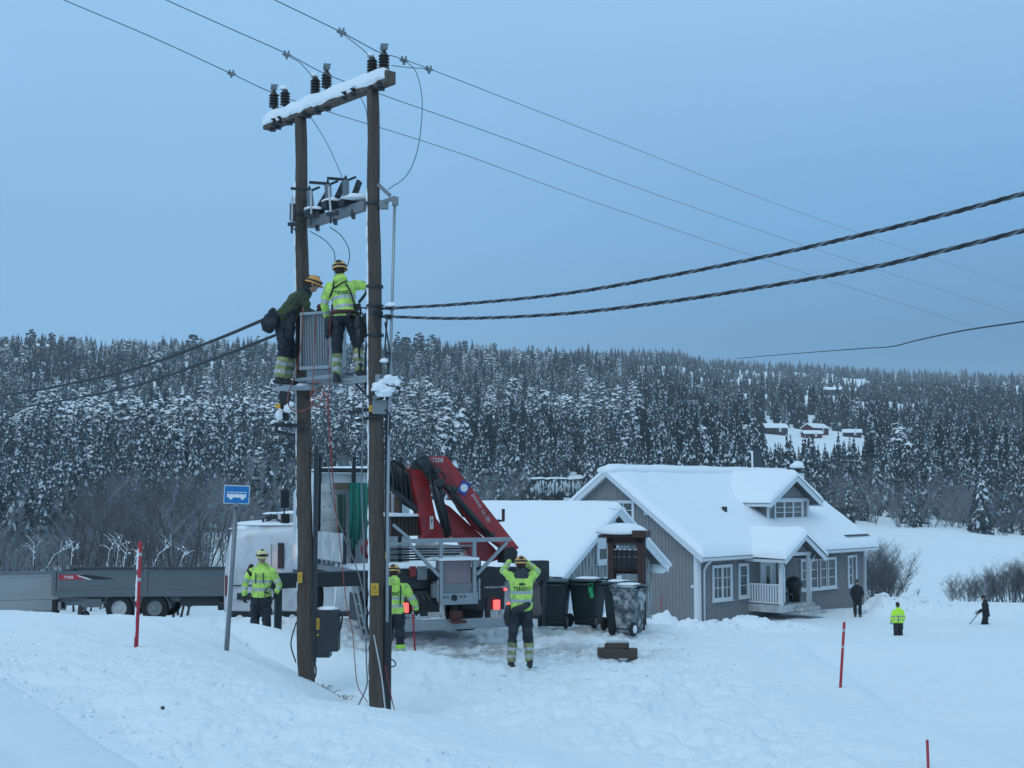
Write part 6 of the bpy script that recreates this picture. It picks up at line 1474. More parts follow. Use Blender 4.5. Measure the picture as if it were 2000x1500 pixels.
# head rack and cab
b = MB(); b.box((0, 6.45, 2.0), (2.35, 2.0, 2.0)); b.box((0, 6.4, 3.15), (2.15, 1.8, .5)); cab_ = LP('cab', b, VANW, bevel=.1)
b = MB(); b.box((-1.18, 6.6, 2.35), (.02, .9, .7)); mk('side_window', b, GLASS, cab_)
b = MB(); b.lump((0, 6.4, 3.42), (1.1, .95, .12), 6, flat=.1, amp=.1); mk('snow', b, SNOWS, cab_, True)
b = MB(); b.box((0, 6.4, 1.0), (2.3, 2.0, .35)); mk('cab_step', b, BLACK, cab_)
b = MB(); b.tube([(-1.15, 7.1, 3.1), (-1.5, 7.0, 3.05), (-1.5, 7.0, 2.3)], .018, 6); b.box((-1.5, 6.98, 2.75), (.2, .1, .42)); b.box((-1.48, 6.98, 2.28), (.2, .1, .22)); mk('mirror', b, BLACK, cab_)
b = MB()
for x in (-1.17, -.35): b.box((x, 5.2, 2.5), (.075, .075, 2.5))
b.box((-.1, 5.2, 3.42), (2.25, .09, .1)); b.box((.8, 5.2, 2.5), (.075, .075, 2.5)); LP('head_rack', b, BLACK)
b = MB(); b.box((0, 5.33, 3.24), (2.3, .06, .22)); LP('headboard', b, WHITE)
b = MB(); b.box((-.8, 5.1, 2.45), (.72, .03, 1.35)); pbd = LP('perforated_board', b, WHITED)
for k in range(12): b = MB(); b.lathe([(.014, 0), (.014, .01)], (-1.08 + (k % 3) * .13, 5.08, 1.98 + (k // 3) * .3), (0, -1, 0), 8); mk('hole', b, BLACK, pbd)
def drape(c, w, h, n, m, dz=.0, name='hanging_strap'):
    for k in range(n):
        x = c[0] - w / 2 + w * (k + .5) / n; b = MB(); y = c[1] + .03 * math.sin(k * 2.2); l = h * rnd.uniform(.8, 1.05)
        b.loft([((x, y, c[2]), w / n * .55, .02), ((x + .01, y - .03, c[2] - l * .5), w / n * .55, .03), ((x - .01, y, c[2] - l), w / n * .35, .02)], side=(1, 0, 0), n=8); LP(name, b, m, smooth=True)
drape((-.31, 4.95, 3.12), .46, 1.5, 6, TEAL); drape((-.72, 4.98, 2.85), .2, 1.1, 3, mat('dark_green_strap', (.02, .06, .04), .8)); drape((.06, 4.95, 3.1), .2, 1.6, 3, mat('brown_strap', (.07, .05, .05), .8)); drape((.28, 4.95, 3.1), .2, 1.5, 3, mat('violet_hose', (.03, .025, .06), .7))
b = MB(); b.box((-.72, 4.95, 3.05), (.32, .12, .16)); LP('pulley_block', b, mat('brass_block', (.10, .075, .05), .7))
for k in range(3):
    b = MB(); n = 20; rr2 = .22 - .03 * k; b.tube([(-.12 + rr2 * math.cos(2 * math.pi * i / n), 4.6 - .04 * k, 1.62 + rr2 * math.sin(2 * math.pi * i / n)) for i in range(n + 1)], .022, 6); LP('rope_coil', b, REDR, smooth=True)
# side locker with leaning ladders
lk0, lk1 = tx_(722, 1140, -1.3), tx_(640, 1140, -1.3)
b = MB(); b.box((-1.12, 2.9, .80), (.35, 1.7, .75)); LP('side_locker', b, WHITED, bevel=.02)
b = MB(); b.box((-1.31, 2.0, .55), (.03, .9, .55)); LP('mud_flap', b, BLACK)
ld_ = thing('ladder', 'short aluminium ladder leaning against the side of the lorry between the poles', 'ladder', TM @ Vector((-1.42, 1.0, .05)), R(25))
for sx in (0, .28): b = MB(); b.beam((0, sx, 0), (0 + .08, sx + 1.0, 1.0), .03, .07); mk('rail', b, GALV, ld_)
for k in range(4): f = .15 + k * .22; b = MB(); b.beam((.08 * f, f, f), (.08 * f, f + .28, f), .03, .03); mk('rung', b, GALV, ld_)
sp_ = thing('white_pole', 'thin white pole standing against the lorry side left of the ladder', 'pole', TM @ Vector((-1.5, 3.0, .1)), 0)
b = MB(); b.tube([(0, 0, 0), (.07, 0, .95)], .028, 8); mk('rod', b, WHITE, sp_, True)
# stabilisers
OY = .85
bb = MB(); bb.box((-2.35, OY, 1.22), (2.1, .24, .29)); ob = LP('stabiliser_beam', bb, BLACK, bevel=.01)
bb = MB(); bb.box((1.75, OY, 1.22), (1.5, .24, .29)); ob2 = LP('stabiliser_beam', bb, BLACK, bevel=.01)
bb = MB(); bb.box((0, OY, 1.2), (2.5, .4, .36)); LP('crane_base', bb, BLACK)
bb = MB(); bb.lathe([(.075, .1), (.075, 1.2)], (-3.28, OY, 0), n=12); bb.box((-3.28, OY, 1.12), (.34, .2, .1)); leg = mk('stabiliser_leg', bb, DARK, ob)
bb = MB(); bb.lathe([(.16, .0), (.16, .03), (.05, .06)], (-3.28, OY, .05), n=14); mk('foot_plate', bb, DARK, leg)
bb = MB(); bb.lathe([(.07, .55), (.07, 1.4)], (2.42, OY, 0), n=12); bb.lathe([(.035, .1), (.035, .6)], (2.42, OY, 0), n=10); bb.box((2.3, OY, 1.38), (.38, .26, .2)); leg = mk('stabiliser_leg', bb, DARK, ob2)
bb = MB(); bb.lathe([(.11, .0), (.11, .02), (.04, .05)], (2.42, OY, .06), n=14); mk('foot_plate', bb, GALV, leg)
bb = MB(); bb.tube([(-3.25, OY - .15, .95), (-3.42, OY - .15, 1.05), (-3.44, OY - .15, 1.25), (-3.3, OY - .15, 1.35)], .015, 6); mk('hose', bb, BLACK, ob, smooth=True)
# crane: folded boom in a plane across the lorry
def cpoly(pts, y, th): return [ty_(p[0], p[1], y) for p in pts], Vector((0, th, 0))
cr = bpy.data.objects.new('crane', None); COL.objects.link(cr); cr.parent = lorry
def CPm(name, pts, y, th, m, par=None, bevel=.012):
    b = MB(); p, d = cpoly(pts, y, th); b.extr(p, d); return mk(name, b, m, par or cr, bevel=bevel)
CPm('column', [(803, 916), (812, 906), (838, 936), (842, 965), (852, 1012), (866, 1030), (884, 1046), (872, 1056), (828, 1056)], .95, .34, RED)
ob_ = CPm('outer_boom', [(822, 905), (833, 890), (873, 891), (1014, 1070), (998, 1082), (956, 1050), (932, 1030), (876, 957), (858, 956), (836, 934)], .75, .3, RED)
CPm('lower_boom', [(866, 982), (880, 990), (964, 1068), (982, 1090), (960, 1098), (920, 1092), (900, 1060), (872, 1040)], 1.1, .22, RED)
CPm('boom_end', [(985, 1072), (1004, 1068), (1012, 1078), (1008, 1100), (985, 1100)], .72, .36, BLACK)
CPm('elbow_link', [(800, 916), (806, 902), (828, 888), (838, 892), (848, 915), (864, 940), (866, 952), (852, 952), (838, 940), (824, 918)], .68, .05, DARK)
for (p, q, r) in (((849, 935), (874, 1048), .075), ((872, 950), (954, 1045), .065), ((820, 905), (856, 946), .05)):
    b = MB(); b.tube([ty_(*p, .66), ty_(*q, .66)], r, 14); mk('hydraulic_cylinder', b, BLACK, cr, smooth=True)
for (px, py, r) in ((820, 905, .07), (856, 943, .09), (850, 920, .06), (885, 955, .06), (958, 1044, .05)):
    b = MB(); b.lathe([(r, 0), (r, .12), (r * .5, .14)], ty_(px, py, .66), (0, -1, 0), 14); mk('pivot', b, DARK, cr)
for pts in ([(846, 905), (870, 930), (860, 960), (872, 1000), (880, 1040)], [(852, 930), (880, 960), (892, 990), (905, 1010)], [(838, 925), (850, 980), (864, 1030)], [(890, 965), (915, 1000), (945, 1035)]):
    b = MB(); b.tube([ty_(*p, .6) for p in pts], .022, 6); mk('hydraulic_hose', b, BLACK, cr, smooth=True)
b = MB(); p = [ty_(x, y, .735) for x, y in ((912, 938), (919, 936), (921, 960), (906, 966), (896, 948), (898, 940))]
c = ty_(906, 953, .735); b = MB(); b.box(c, (.20, .012, .27), M=Matrix.Rotation(R(28), 3, 'Y')); sp2 = mk('badge', b, CBLU, ob_)
b = MB(); b.lathe([(.082, 0), (.082, .006)], c - Vector((0, .008, 0)), (0, -1, 0), 20); mk('badge_disc', b, WHITE, ob_)
ux = (ty_(948, 1010, .74) - ty_(925, 970, .74)).normalized(); uz = Vector((0, 1, 0)).cross(ux); uz = -uz if uz.z < 0 else uz
put_text('lettering', 'power to lift', .135, frame_M(ty_(940, 992, .74), ux, -Vector((0, 1, 0)).cross(ux) * -1 if False else (Vector((0, -1, 0)).cross(ux))), WHITED, ob_)
put_text('lettering', '17208', .125, frame_M(ty_(852, 899, .74), (1, 0, 0), (0, 0, 1)), WHITED, ob_, True)
c = ty_(843, 1021, .935); b = MB(); b.box(c, (.075, .01, .26)); lbl = mk('label_plate', b, WHITE, cr)
b = MB(); b.extr([c + Vector((-.02, -.007, .03)), c + Vector((.02, -.007, .03)), c + Vector((0, -.007, .1))], (0, -.003, 0)); b.box(c + Vector((0, -.008, 0)), (.008, .004, .08)); mk('arrow', b, BLACK, lbl)
# hoses, frame and crates left of the column
CPm('cross_box', [(762, 1010), (826, 1008), (830, 1046), (762, 1048)], 1.1, .6, mat('crate_green', (.05, .065, .055), .8))
b = MB()
for k in range(9): b = MB(); p0, p1 = ty_(764 + 7.2 * k, 1012, 1.07), ty_(764 + 7.2 * k, 1046, 1.07); b.beam(p0, p1, .03, .03); mk('crate_slat', b, BRWN, cr)
CPm('snow_shelf', [(760, 1001), (824, 1004), (824, 1009), (760, 1009)], 1.0, .7, SNOWS)
CPm('jib_housing', [(756, 908), (768, 897), (784, 902), (800, 922), (812, 990), (800, 986), (776, 960), (757, 955)], 1.25, .4, BLACK)
for k in range(8):
    b = MB(); pts = [(762 + 5 * k + rnd.uniform(-3, 3), 902 + 3 * k), (768 + 5 * k, 930), (772 + 5 * k + rnd.uniform(-4, 4), 955 + 3 * k), (790 + 3 * k, 985 + 2 * k)]; b.tube([ty_(*p, 1.15) for p in pts], .028, 6); mk('hydraulic_hose', b, BLACK if k % 3 else DARK, cr, smooth=True)
b = MB(); b.beam(ty_(757, 950, 1.0), ty_(822, 1000, 1.0), .07, .09, up=(0, 1, 0)); mk('brace', b, DARK, cr)
b = MB(); b.beam(ty_(757, 962, 1.4), ty_(757, 1040, 1.4), .12, .1, up=(0, 1, 0)); b.beam(ty_(775, 970, 1.4), ty_(775, 1010, 1.4), .1, .1, up=(0, 1, 0)); mk('timber_post', b, mat('crate_timber', (.14, .10, .075), .85), cr)
b = MB(); b.tube([ty_(972, 1017, .9), ty_(983, 1017, .9), ty_(983, 994, .9)], .035, 6); mk('hook_bracket', b, BRWN, cr)

# ------------------------------------------------------------------ trailers
def trailer(name, label, org, rz, L_, W_, panel_m, frame_m, ax1, ax2, wr, panels, text=False):
    t = thing(name, label, 'trailer', org, rz)          # x along the side (to the right), y away, z up
    H0, H1 = .80, 1.36
    b = MB(); b.box((L_ / 2, W_ / 2, H0 - .06), (L_, W_, .1)); mk('deck', b, frame_m, t)
    b = MB(); b.box((L_ / 2, -.01, H0 - .06), (L_, .05, .13)); b.box((L_ / 2, .25, .58), (L_ * .98, .09, .12)); b.box((L_ / 2, W_ - .25, .58), (L_ * .98, .09, .12)); mk('side_frame', b, frame_m, t)
    xs = [0] + panels + [L_]
    for k in range(len(xs) - 1):
        a, c = xs[k] + .07, xs[k + 1] - .07
        for yy in (0, W_):
            b = MB(); b.box(((a + c) / 2, yy, (H0 + H1) / 2 + .01), (c - a, .03, H1 - H0 - .04)); pn = mk('side_panel', b, panel_m, t)
            b = MB(); 
            for zz in (H0 + .04, H1 - .02): b.box(((a + c) / 2, yy - .018, zz), (c - a, .03, .035))
            mk('panel_rib', b, panel_m, pn)
            if text and k == 0 and yy == 0: tp = pn
    for x in xs:
        for yy in (0, W_): b = MB(); b.box((x, yy - .01 * (yy == 0), (H0 + H1) / 2 - .02), (.11, .07, H1 - H0 + .12)); mk('corner_post', b, frame_m, t)
    for x in (0, L_): b = MB(); b.box((x, W_ / 2, (H0 + H1) / 2), (.03, W_ - .1, H1 - H0 - .04)); mk('end_panel', b, panel_m, t)
    for ax in (ax1, ax2):
        for yy, s in ((.12, -1), (W_ - .12, 1)): wheel(t, (ax, yy, wr), wr, .2, (0, s, 0), WHITED if ax == ax1 else GREYM)
    for ax in (ax1, ax2):
        b = MB(); n = 8
        for k in range(n):
            a0, a1 = math.pi * k / n, math.pi * (k + 1) / n; b.beam((ax + (wr + .06) * math.cos(a0), .13, wr + (wr + .05) * math.sin(a0)), (ax + (wr + .06) * math.cos(a1), .13, wr + (wr + .05) * math.sin(a1)), .24, .02)
        mk('mudguard', b, frame_m, t)
    b = MB(); b.box((ax1 - wr - .35, .05, .50), (.5, .06, .22)); mk('side_plate', b, panel_m, t)
    b = MB(); b.box((.02, .05, .42), (.1, .2, .36)); mk('mud_flap', b, RUBBER, t)
    b = MB(); b.box((L_ * .84, .3, .56), (L_ * .24, .4, .3)); mk('tool_box', b, DARK, t)
    b = MB(); b.beam((L_ - .3, W_ / 2, .5), (L_ + 1.0, W_ / 2, .46), .1, .1); b.beam((L_ - .3, .4, .5), (L_ + .7, W_ / 2, .46), .06, .08); b.box((L_ + .98, W_ / 2, .46), (.2, .12, .12)); mk('drawbar', b, GALV, t)
    b = MB(); b.lathe([(.03, .15), (.03, .6)], (L_ + .35, W_ / 2, 0), n=8); mk('jockey_leg', b, GALV, t)
    wheel(t, (L_ + .35, W_ / 2, .13), .12, .07, (0, -1, 0), GREYM, 'jockey_wheel')
    return t, (tp if text else None)
tA = P(104, 1208, 36.0)
trl, tp = trailer('flatbed_trailer', 'dark grey twin-axle trailer with red and black side stripe, hitched to the van', (tA.x, 36.0, hz(tA.x + 2, 36.2, False) + .02), R(3), 4.62, 2.05, TRAIL, TRAIL, 1.72, 2.66, .36, [2.42], True)
c = Vector((.52, -.022, 1.225))
b = MB(); b.extr([(.12, -.02, 1.26), (.10, -.02, 1.22), (.14, -.02, 1.13), (.62, -.02, 1.13), (.80, -.02, 1.15), (.98, -.02, 1.13), (.86, -.02, 1.17), (.68, -.02, 1.215), (.62, -.02, 1.27)], (0, -.006, 0)); mk('red_stripe', b, mat('decal_red', (.40, .03, .04), .5), tp)
b = MB(); b.extr([(.66, -.02, 1.245), (.8, -.02, 1.21), (.98, -.02, 1.165), (1.05, -.02, 1.135), (1.62, -.02, 1.14), (1.35, -.02, 1.19), (1.05, -.02, 1.24), (.8, -.02, 1.262)], (0, -.006, 0)); mk('black_stripe', b, BLACK, tp)
b = MB(); b.extr([(.60, -.028, 1.26), (.68, -.028, 1.235), (.86, -.028, 1.185), (1.0, -.028, 1.125), (.93, -.028, 1.125), (.8, -.028, 1.165), (.64, -.028, 1.22)], (0, -.003, 0)); mk('white_stripe', b, WHITE, tp)
put_text('lettering', 'TYSSE', .10, frame_M((.38, -.03, 1.19), (1, 0, 0), (0, 0, 1)), WHITE, tp, True)
put_text('lettering', '6227', .05, frame_M((4.25, -.03, 1.19), (1, 0, 0), (0, 0, 1)), mat('faded_red', (.3, .15, .15), .6), trl, True)
tB = P(196, 1200, 40.0)
trb, _ = trailer('flatbed_trailer', 'pale galvanised trailer behind the dark one at the left edge', (tB.x - 5.2, 36.6, hz(tB.x, 40, False) + .30), R(17), 5.2, 2.0, TRAILL, TRAILL, 3.6, 4.5, .36, [2.6], False)
b = MB(); b.box((3.1, -.05, .52), (3.6, .04, .3)); lb = mk('lamp_board', b, TRAILL, trb)
for x in (2.3, 2.75): b = MB(); b.box((x, -.08, .6), (.24, .02, .06)); mk('lamp', b, BLACK, lb)
# ------------------------------------------------------------------ van
vx = P(440, 1190, 36.2); van = thing('white_van', 'white panel van with snowy roof and warm glow on its side, behind the left pole', 'van', (vx.x, 36.0, hz(vx.x + 2, 37, False)), R(4)); van.scale = (1, 1, 1.1)
b = MB(); st_ = []
VL, VW, VH = 5.6, 2.0, 2.42
for (x, zt, wf, zb) in ((0, 1.0, .93, .42), (.0, 1.75, .95, .36), (.10, 2.2, .96, .34), (.32, 2.38, .98, .34), (.8, 2.44, 1, .33), (2.0, 2.46, 1, .33), (3.9, 2.45, 1, .33), (4.3, 2.2, .99, .33), (4.75, 1.6, .98, .33), (5.3, 1.22, .95, .34), (5.6, .95, .9, .4), (5.62, .6, .88, .45)):
    hw = VW / 2 * wf; rr = .16
    st_.append([(x, -hw, zb + .05), (x, -hw - .02, zb + .4), (x, -hw * .99, (zb + zt) / 2 + .1), (x, -hw * .92, zt - .25), (x, -hw * .84, zt - .08), (x, -hw * .68, zt), (x, hw * .68, zt), (x, hw * .84, zt - .08), (x, hw * .92, zt - .25), (x, hw * .99, (zb + zt) / 2 + .1), (x, hw + .02, zb + .4), (x, hw, zb + .05), (x, hw * .9, zb), (x, -hw * .9, zb)])
vs = [Vector(p) + Vector((0, VW / 2, 0)) for s in st_ for p in s]; n = 14
fs = [(i * n + k, i * n + (k + 1) % n, (i + 1) * n + (k + 1) % n, (i + 1) * n + k) for i in range(len(st_) - 1) for k in range(n)] + [tuple(range(n)), tuple((len(st_) - 1) * n + k for k in range(n - 1, -1, -1))]
b.add(vs, fs); vb = mk('body', b, VANW, van, bevel=.02); smooth_angle(vb, 38)
b = MB(); b.box((2.8, VW / 2, .34), (5.3, 1.9, .22)); mk('underbody', b, BLACK, van)
b = MB(); b.box((-.08, VW / 2, .5), (.18, 1.9, .2)); mk('rear_bumper', b, BLACK, van, bevel=.03)
for ax in (1.35, 4.7):
    wheel(van, (ax, .13, .34), .34, .22, (0, -1, 0), GREYM); wheel(van, (ax, VW - .13, .34), .34, .22, (0, 1, 0), GREYM)
b = MB(); b.box((1.5, -.035, 1.72), (.17, .02, .62)); mk('side_window', b, BLACK, van, bevel=.04)
b = MB(); b.box((1.25, -.036, 1.25), (.015, .012, 1.5)); b.box((3.2, -.036, 1.25), (.015, .012, 1.5)); b.box((2.0, -.04, 1.0), (3.7, .012, .03)); b.box((.75, -.04, .74), (.8, .014, .16)); mk('door_seam', b, DARK, van)
b = MB(); b.box((.05, -.005, 1.0), (.04, .1, .5)); mk('tail_lamp', b, TAILO, van)
put_text('lettering', '~', .5, frame_M((.75, -.045, 1.35), (1, 0, 0), (0, 0, 1)), GREYM, van)
b = MB(); b.lump((1.3, 1.0, 2.45), (1.25, .75, .13), 4, flat=.15, n=24, m=10, amp=.12); b.lump((.55, .95, 2.36), (.55, .7, .11), 9, flat=.3, n=20, m=10); mk('roof_snow', b, SNOWS, van, True)
rk_ = thing('roof_load', 'frosted grey roof box and beacon mounts on top of the white van', 'roof box', Matrix.Translation(van.location) @ Matrix.Rotation(R(4), 4, 'Z') @ Vector((1.45, .55, 2.70)), R(4))
b = MB(); b.box((.55, .2, .17), (1.3, .7, .26)); mk('box', b, WHITED, rk_, bevel=.03)
b = MB(); b.beam((-.55, 0, .05), (.0, 0, .28), .05, .05); b.box((-.2, -.1, .2), (.5, .05, .05)); b.box((.15, -.2, .12), (.1, .1, .22)); b.box((-.5, -.05, .1), (.05, .05, .2)); b.tube([(-.3, -.1, .3), (-.1, -.15, .15), (.1, -.18, .05)], .025, 6); mk('mount', b, BLACK, rk_)
b = MB(); b.lump((.5, .2, .31), (.7, .36, .08), 4, flat=.2); b.lump((-.3, .1, .3), (.25, .12, .05), 5); mk('snow', b, SNOWS, rk_, True)
# the lorry's amber work lamp that throws the warm glow on the van
wl = TM @ Vector((-1.3, 5.6, 1.55)); b = MB(); b.lathe([(.03, 0), (.05, .04), (.05, .06)], (-1.27, 5.6, 1.5), (-1, 0, 0), 12); LP('amber_lamp', b, mat('amber_lamp_lit', (.8, .35, .1), .3, emit=((1, .45, .15), 6)))
ld2 = bpy.data.lights.new('amber_lamp_light', 'SPOT'); lo = bpy.data.objects.new('amber_lamp_light', ld2); COL.objects.link(lo); ld2.energy = 300; ld2.color = (1, .42, .16); ld2.spot_size = R(15); ld2.spot_blend = 1.; ld2.shadow_soft_size = .05
tgt = P(562, 1102, 36.1); lo.location = TM @ Vector((-1.5, 5.6, 1.7)); lo.rotation_euler = (lo.location - tgt).to_track_quat('Z', 'Y').to_euler()
# ------------------------------------------------------------------ people
def V3(*a): return Vector(a)
def remesh(mb, vox, smooth_it=2):
    me = bpy.data.meshes.new('tmp'); me.from_pydata(mb.v, [], mb.f); me.update()
    bm = bmesh.new(); bm.from_mesh(me); bmesh.ops.recalc_face_normals(bm, faces=bm.faces); bm.to_mesh(me); bm.free()
    o = bpy.data.objects.new('tmp', me); COL.objects.link(o)
    m = o.modifiers.new('r', 'REMESH'); m.mode = 'VOXEL'; m.voxel_size = vox; m.adaptivity = 0
    s = o.modifiers.new('s', 'SMOOTH'); s.factor = .5; s.iterations = smooth_it
    dg = bpy.context.evaluated_depsgraph_get(); dg.update()
    r = bpy.data.meshes.new_from_object(o.evaluated_get(dg)); bpy.data.objects.remove(o); bpy.data.meshes.remove(me); return r
def folds(me, amp, sc_, seed):
    for v in me.vertices:
        n = mnoise.noise(v.co * sc_ + Vector((seed, 0, 0))) + .5 * mnoise.noise(v.co * sc_ * 2.3); v.co += v.normal * (amp * n)
def segparam(p, a, b):
    ab = b - a; t = max(-.15, min(1.15, (p - a).dot(ab) / ab.length_squared)); return t, (p - (a + ab * max(0, min(1, t)))).length
STAND = dict(pelvis=V3(0, 0, .98), waist=V3(0, 0, 1.14), chest=V3(0, 0, 1.36), neck=V3(0, -.01, 1.52), head=V3(0, .02, 1.68),
             shL=V3(-.185, 0, 1.44), elL=V3(-.25, -.01, 1.17), wrL=V3(-.24, .09, .94), shR=V3(.185, 0, 1.44), elR=V3(.25, -.01, 1.17), wrR=V3(.24, .09, .94),
             hiL=V3(-.095, 0, .94), knL=V3(-.11, .03, .51), anL=V3(-.115, -.01, .09), toL=V3(-.135, .17, .045),
             hiR=V3(.095, 0, .94), knR=V3(.11, .03, .51), anR=V3(.115, -.01, .09), toR=V3(.135, .17, .045))
def hand(mb, wrist, d, palmn, s=1., curl=.5):
    """palm and five separate bent fingers; d: along the hand, palmn: direction the palm faces"""
    d = Vector(d).normalized(); pn = (Vector(palmn) - d * Vector(palmn).dot(d)).normalized(); sd = d.cross(pn)
    for k, (o_, l, a) in enumerate([(-.033, .062, .08), (-.011, .073, .02), (.011, .068, -.03), (.032, .052, -.1)]):
        p = wrist + d * .075 * s + sd * o_ * s; dd = (d + sd * (-a)).normalized(); pts = [p]
        for j in range(3):
            ang = curl * (j + .6) * .75; q = dd * math.cos(ang) + pn * math.sin(ang); p = p + q * (l * s * (.45, .32, .25)[j]); pts.append(p)
        mb.tube([p_ for p_ in pts], [.0115 * s, .0105 * s, .0095 * s, .0065 * s], 7)
    p = wrist + d * .025 * s - sd * .034 * s; pts = [p, p + (d * .5 - sd * .8 + pn * .3).normalized() * .035 * s, p + (d * .9 - sd * .7 + pn * .7).normalized() * .068 * s]
    mb.tube(pts, [.013 * s, .012 * s, .008 * s], 7)
def person(label, loc, yaw, J=None, jacket=HIVIS, trousers=NAVY, hood=None, bands=True, cuffs=None, gloves=GLOVE, helmet=None, hat=None, head_yaw=0., head_pitch=0., scale=1., vox=.017, coat_len=.0, extra=None, harness=False, bulk=1., face=SKIN, upper=None):
    j = {k: v.copy() for k, v in STAND.items()}
    if J: j.update({k: Vector(v) for k, v in J.items()})
    root = thing('person', label, 'person', loc, yaw); root.scale = (scale,) * 3
    side = (j['shR'] - j['shL']).normalized(); hside = (j['hiR'] - j['hiL']).normalized()
    hd = j['head']; up = (j['head'] - j['neck']).normalized().lerp(Vector((0, 0, 1)), .5).normalized()
    fw = Vector((math.sin(head_yaw), math.cos(head_yaw), -math.tan(head_pitch))).normalized(); fw = (fw - up * fw.dot(up)).normalized(); hs = fw.cross(up)
    HMx = Matrix(((hs.x, fw.x, up.x), (hs.y, fw.y, up.y), (hs.z, fw.z, up.z)))
    # --- body: one continuous surface
    b = MB()
    b.loft([(j['pelvis'] - Vector((0, 0, .04)), .145, .10), (j['waist'], .13, .095), (j['chest'], .155, .11), (j['chest'].lerp(j['neck'], .6), .14, .085)], side)
    b.loft([(j['chest'].lerp(j['neck'], .8), .06, .06), (j['neck'], .056, .058), (hd - up * .06 , .05, .055)], side)
    b.ell(hd, (.073, .09, .112), 16, 12, M=HMx); b.ell(hd + fw * .03 - up * .065, (.05, .055, .045), 12, 8, M=HMx)
    for s in 'LR':
        b.loft([(j['sh' + s], .052, .052), (j['sh' + s].lerp(j['el' + s], .5), .046, .046), (j['el' + s], .038, .038), (j['el' + s].lerp(j['wr' + s], .4), .037, .037), (j['wr' + s], .026, .028)], None)
        b.loft([(j['hi' + s], .085, .085), (j['kn' + s], .055, .06), (j['kn' + s].lerp(j['an' + s], .35), .055, .06), (j['an' + s], .038, .042)], hside)
        d = (j['wr' + s] - j['el' + s]).normalized(); b.loft([(j['wr' + s], .03, .022), (j['wr' + s] + d * .05, .042, .018), (j['wr' + s] + d * .082, .038, .016)], d.cross(Vector((0, 1, .3))))
    b.ell(hd + fw * .088 - up * .012, (.013, .02, .022), 8, 6, M=HMx)
    me = remesh(b, vox * .8, 1)
    # fingers rooted in the palms, ears
    f = MB()
    for s in 'LR':
        d = (j['wr' + s] - j['el' + s]).normalized(); sg = -1 if s == 'L' else 1
        hand(f, j['wr' + s], d, Vector((-sg * .6, .5, -.3)), 1., .75)
    for sg in (-1, 1): f.ell(hd + hs * sg * .074 - up * .005 - fw * .005, (.010, .02, .032), 8, 6, M=HMx)
    bm = bmesh.new(); bm.from_mesh(me); fm = f.mesh('f'); bm.from_mesh(fm); bpy.data.meshes.remove(fm); bm.to_mesh(me); bm.free()
    me.materials.clear()
    for m in (face, gloves, trousers): me.materials.append(m)
    mi = []
    for p in me.polygons:
        c = p.center; g = min((c - (j['wr' + s] + (j['wr' + s] - j['el' + s]).normalized() * .08)).length for s in 'LR') < .15; mi.append(1 if g else (2 if c.z < j['chest'].z + .02 else 0))
    me.polygons.foreach_set('material_index', mi)
    link('body', me, [face, gloves, trousers], root, True)
    for sg in (-1, 1):
        e = MB(); e.ell(hd + hs * sg * .028 + fw * .083 + up * .012, (.011, .007, .006), 8, 6, M=HMx); mk('eye', e, BLACK, root, True)
        e = MB(); e.beam(hd + hs * sg * .014 + fw * .09 + up * .030, hd + hs * sg * .044 + fw * .082 + up * .030, .008, .006); mk('eyebrow', e, HAIR, root)
    e = MB(); e.ell(hd + fw * .084 - up * .052, (.022, .007, .005), 8, 5, M=HMx); mk('mouth', e, mat('lips', (.25, .09, .08), .6) if 'lips' not in MATS else MATS['lips'], root, True)
    e = MB(); e.ell(hd - fw * .012 + up * .015, (.080, .094, .112), 14, 10, M=HMx, jit=.06)
    e.f = [q for q in e.f if sum((Vector(e.v[i]) - hd).dot(fw) for i in q) / len(q) < .045 and sum((Vector(e.v[i]) - hd).dot(up) for i in q) / len(q) > -.075]; e.m = [0] * len(e.f); mk('hair', e, HAIR, root, True)
    # --- trousers
    k = bulk; b = MB()
    b.loft([(j['pelvis'].lerp(j['waist'], .75), .155 * k, .115 * k), (j['pelvis'], .172 * k, .128 * k), (j['pelvis'] - Vector((0, 0, .06)), .165 * k, .12 * k)], hside, ck=.3)
    for s in 'LR': b.loft([(j['hi' + s] + Vector((0, 0, -.0)), .105 * k, .11 * k), (j['hi' + s].lerp(j['kn' + s], .5), .095 * k, .10 * k), (j['kn' + s], .078 * k, .082 * k), (j['kn' + s].lerp(j['an' + s], .5), .080 * k, .082 * k), (j['an' + s] + (j['kn' + s] - j['an' + s]).normalized() * .05, .072 * k, .074 * k)], hside)
    me = remesh(b, vox); folds(me, .022, 12, rnd.random() * 9)
    ml = [trousers, OCHRE if cuffs is None else cuffs, REFL]; mi = []
    for p in me.polygons:
        c = p.center; m_ = 0
        if cuffs is not None:
            for s in 'LR':
                t, dd_ = segparam(c, j['kn' + s], j['an' + s])
                if dd_ < .12 and t > .22: m_ = 2 if (.40 < t < .52 or .68 < t < .80) else 1
        mi.append(m_)
    me.materials.clear()
    for m in ml: me.materials.append(m)
    me.polygons.foreach_set('material_index', mi); tro = link('trousers', me, ml, root, True)
    # --- jacket
    b = MB(); hem = j['pelvis'] + (j['pelvis'] - j['waist']).normalized() * (.03 + coat_len)
    b.loft([(hem, .188 * k, .15 * k), (j['pelvis'].lerp(j['waist'], .5), .178 * k, .14 * k), (j['waist'], .172 * k, .135 * k), (j['chest'], .20 * k, .142 * k), (j['chest'].lerp(j['neck'], .55), .185 * k, .11 * k), (j['chest'].lerp(j['neck'], .9), .09, .085)], side, ck=.12)
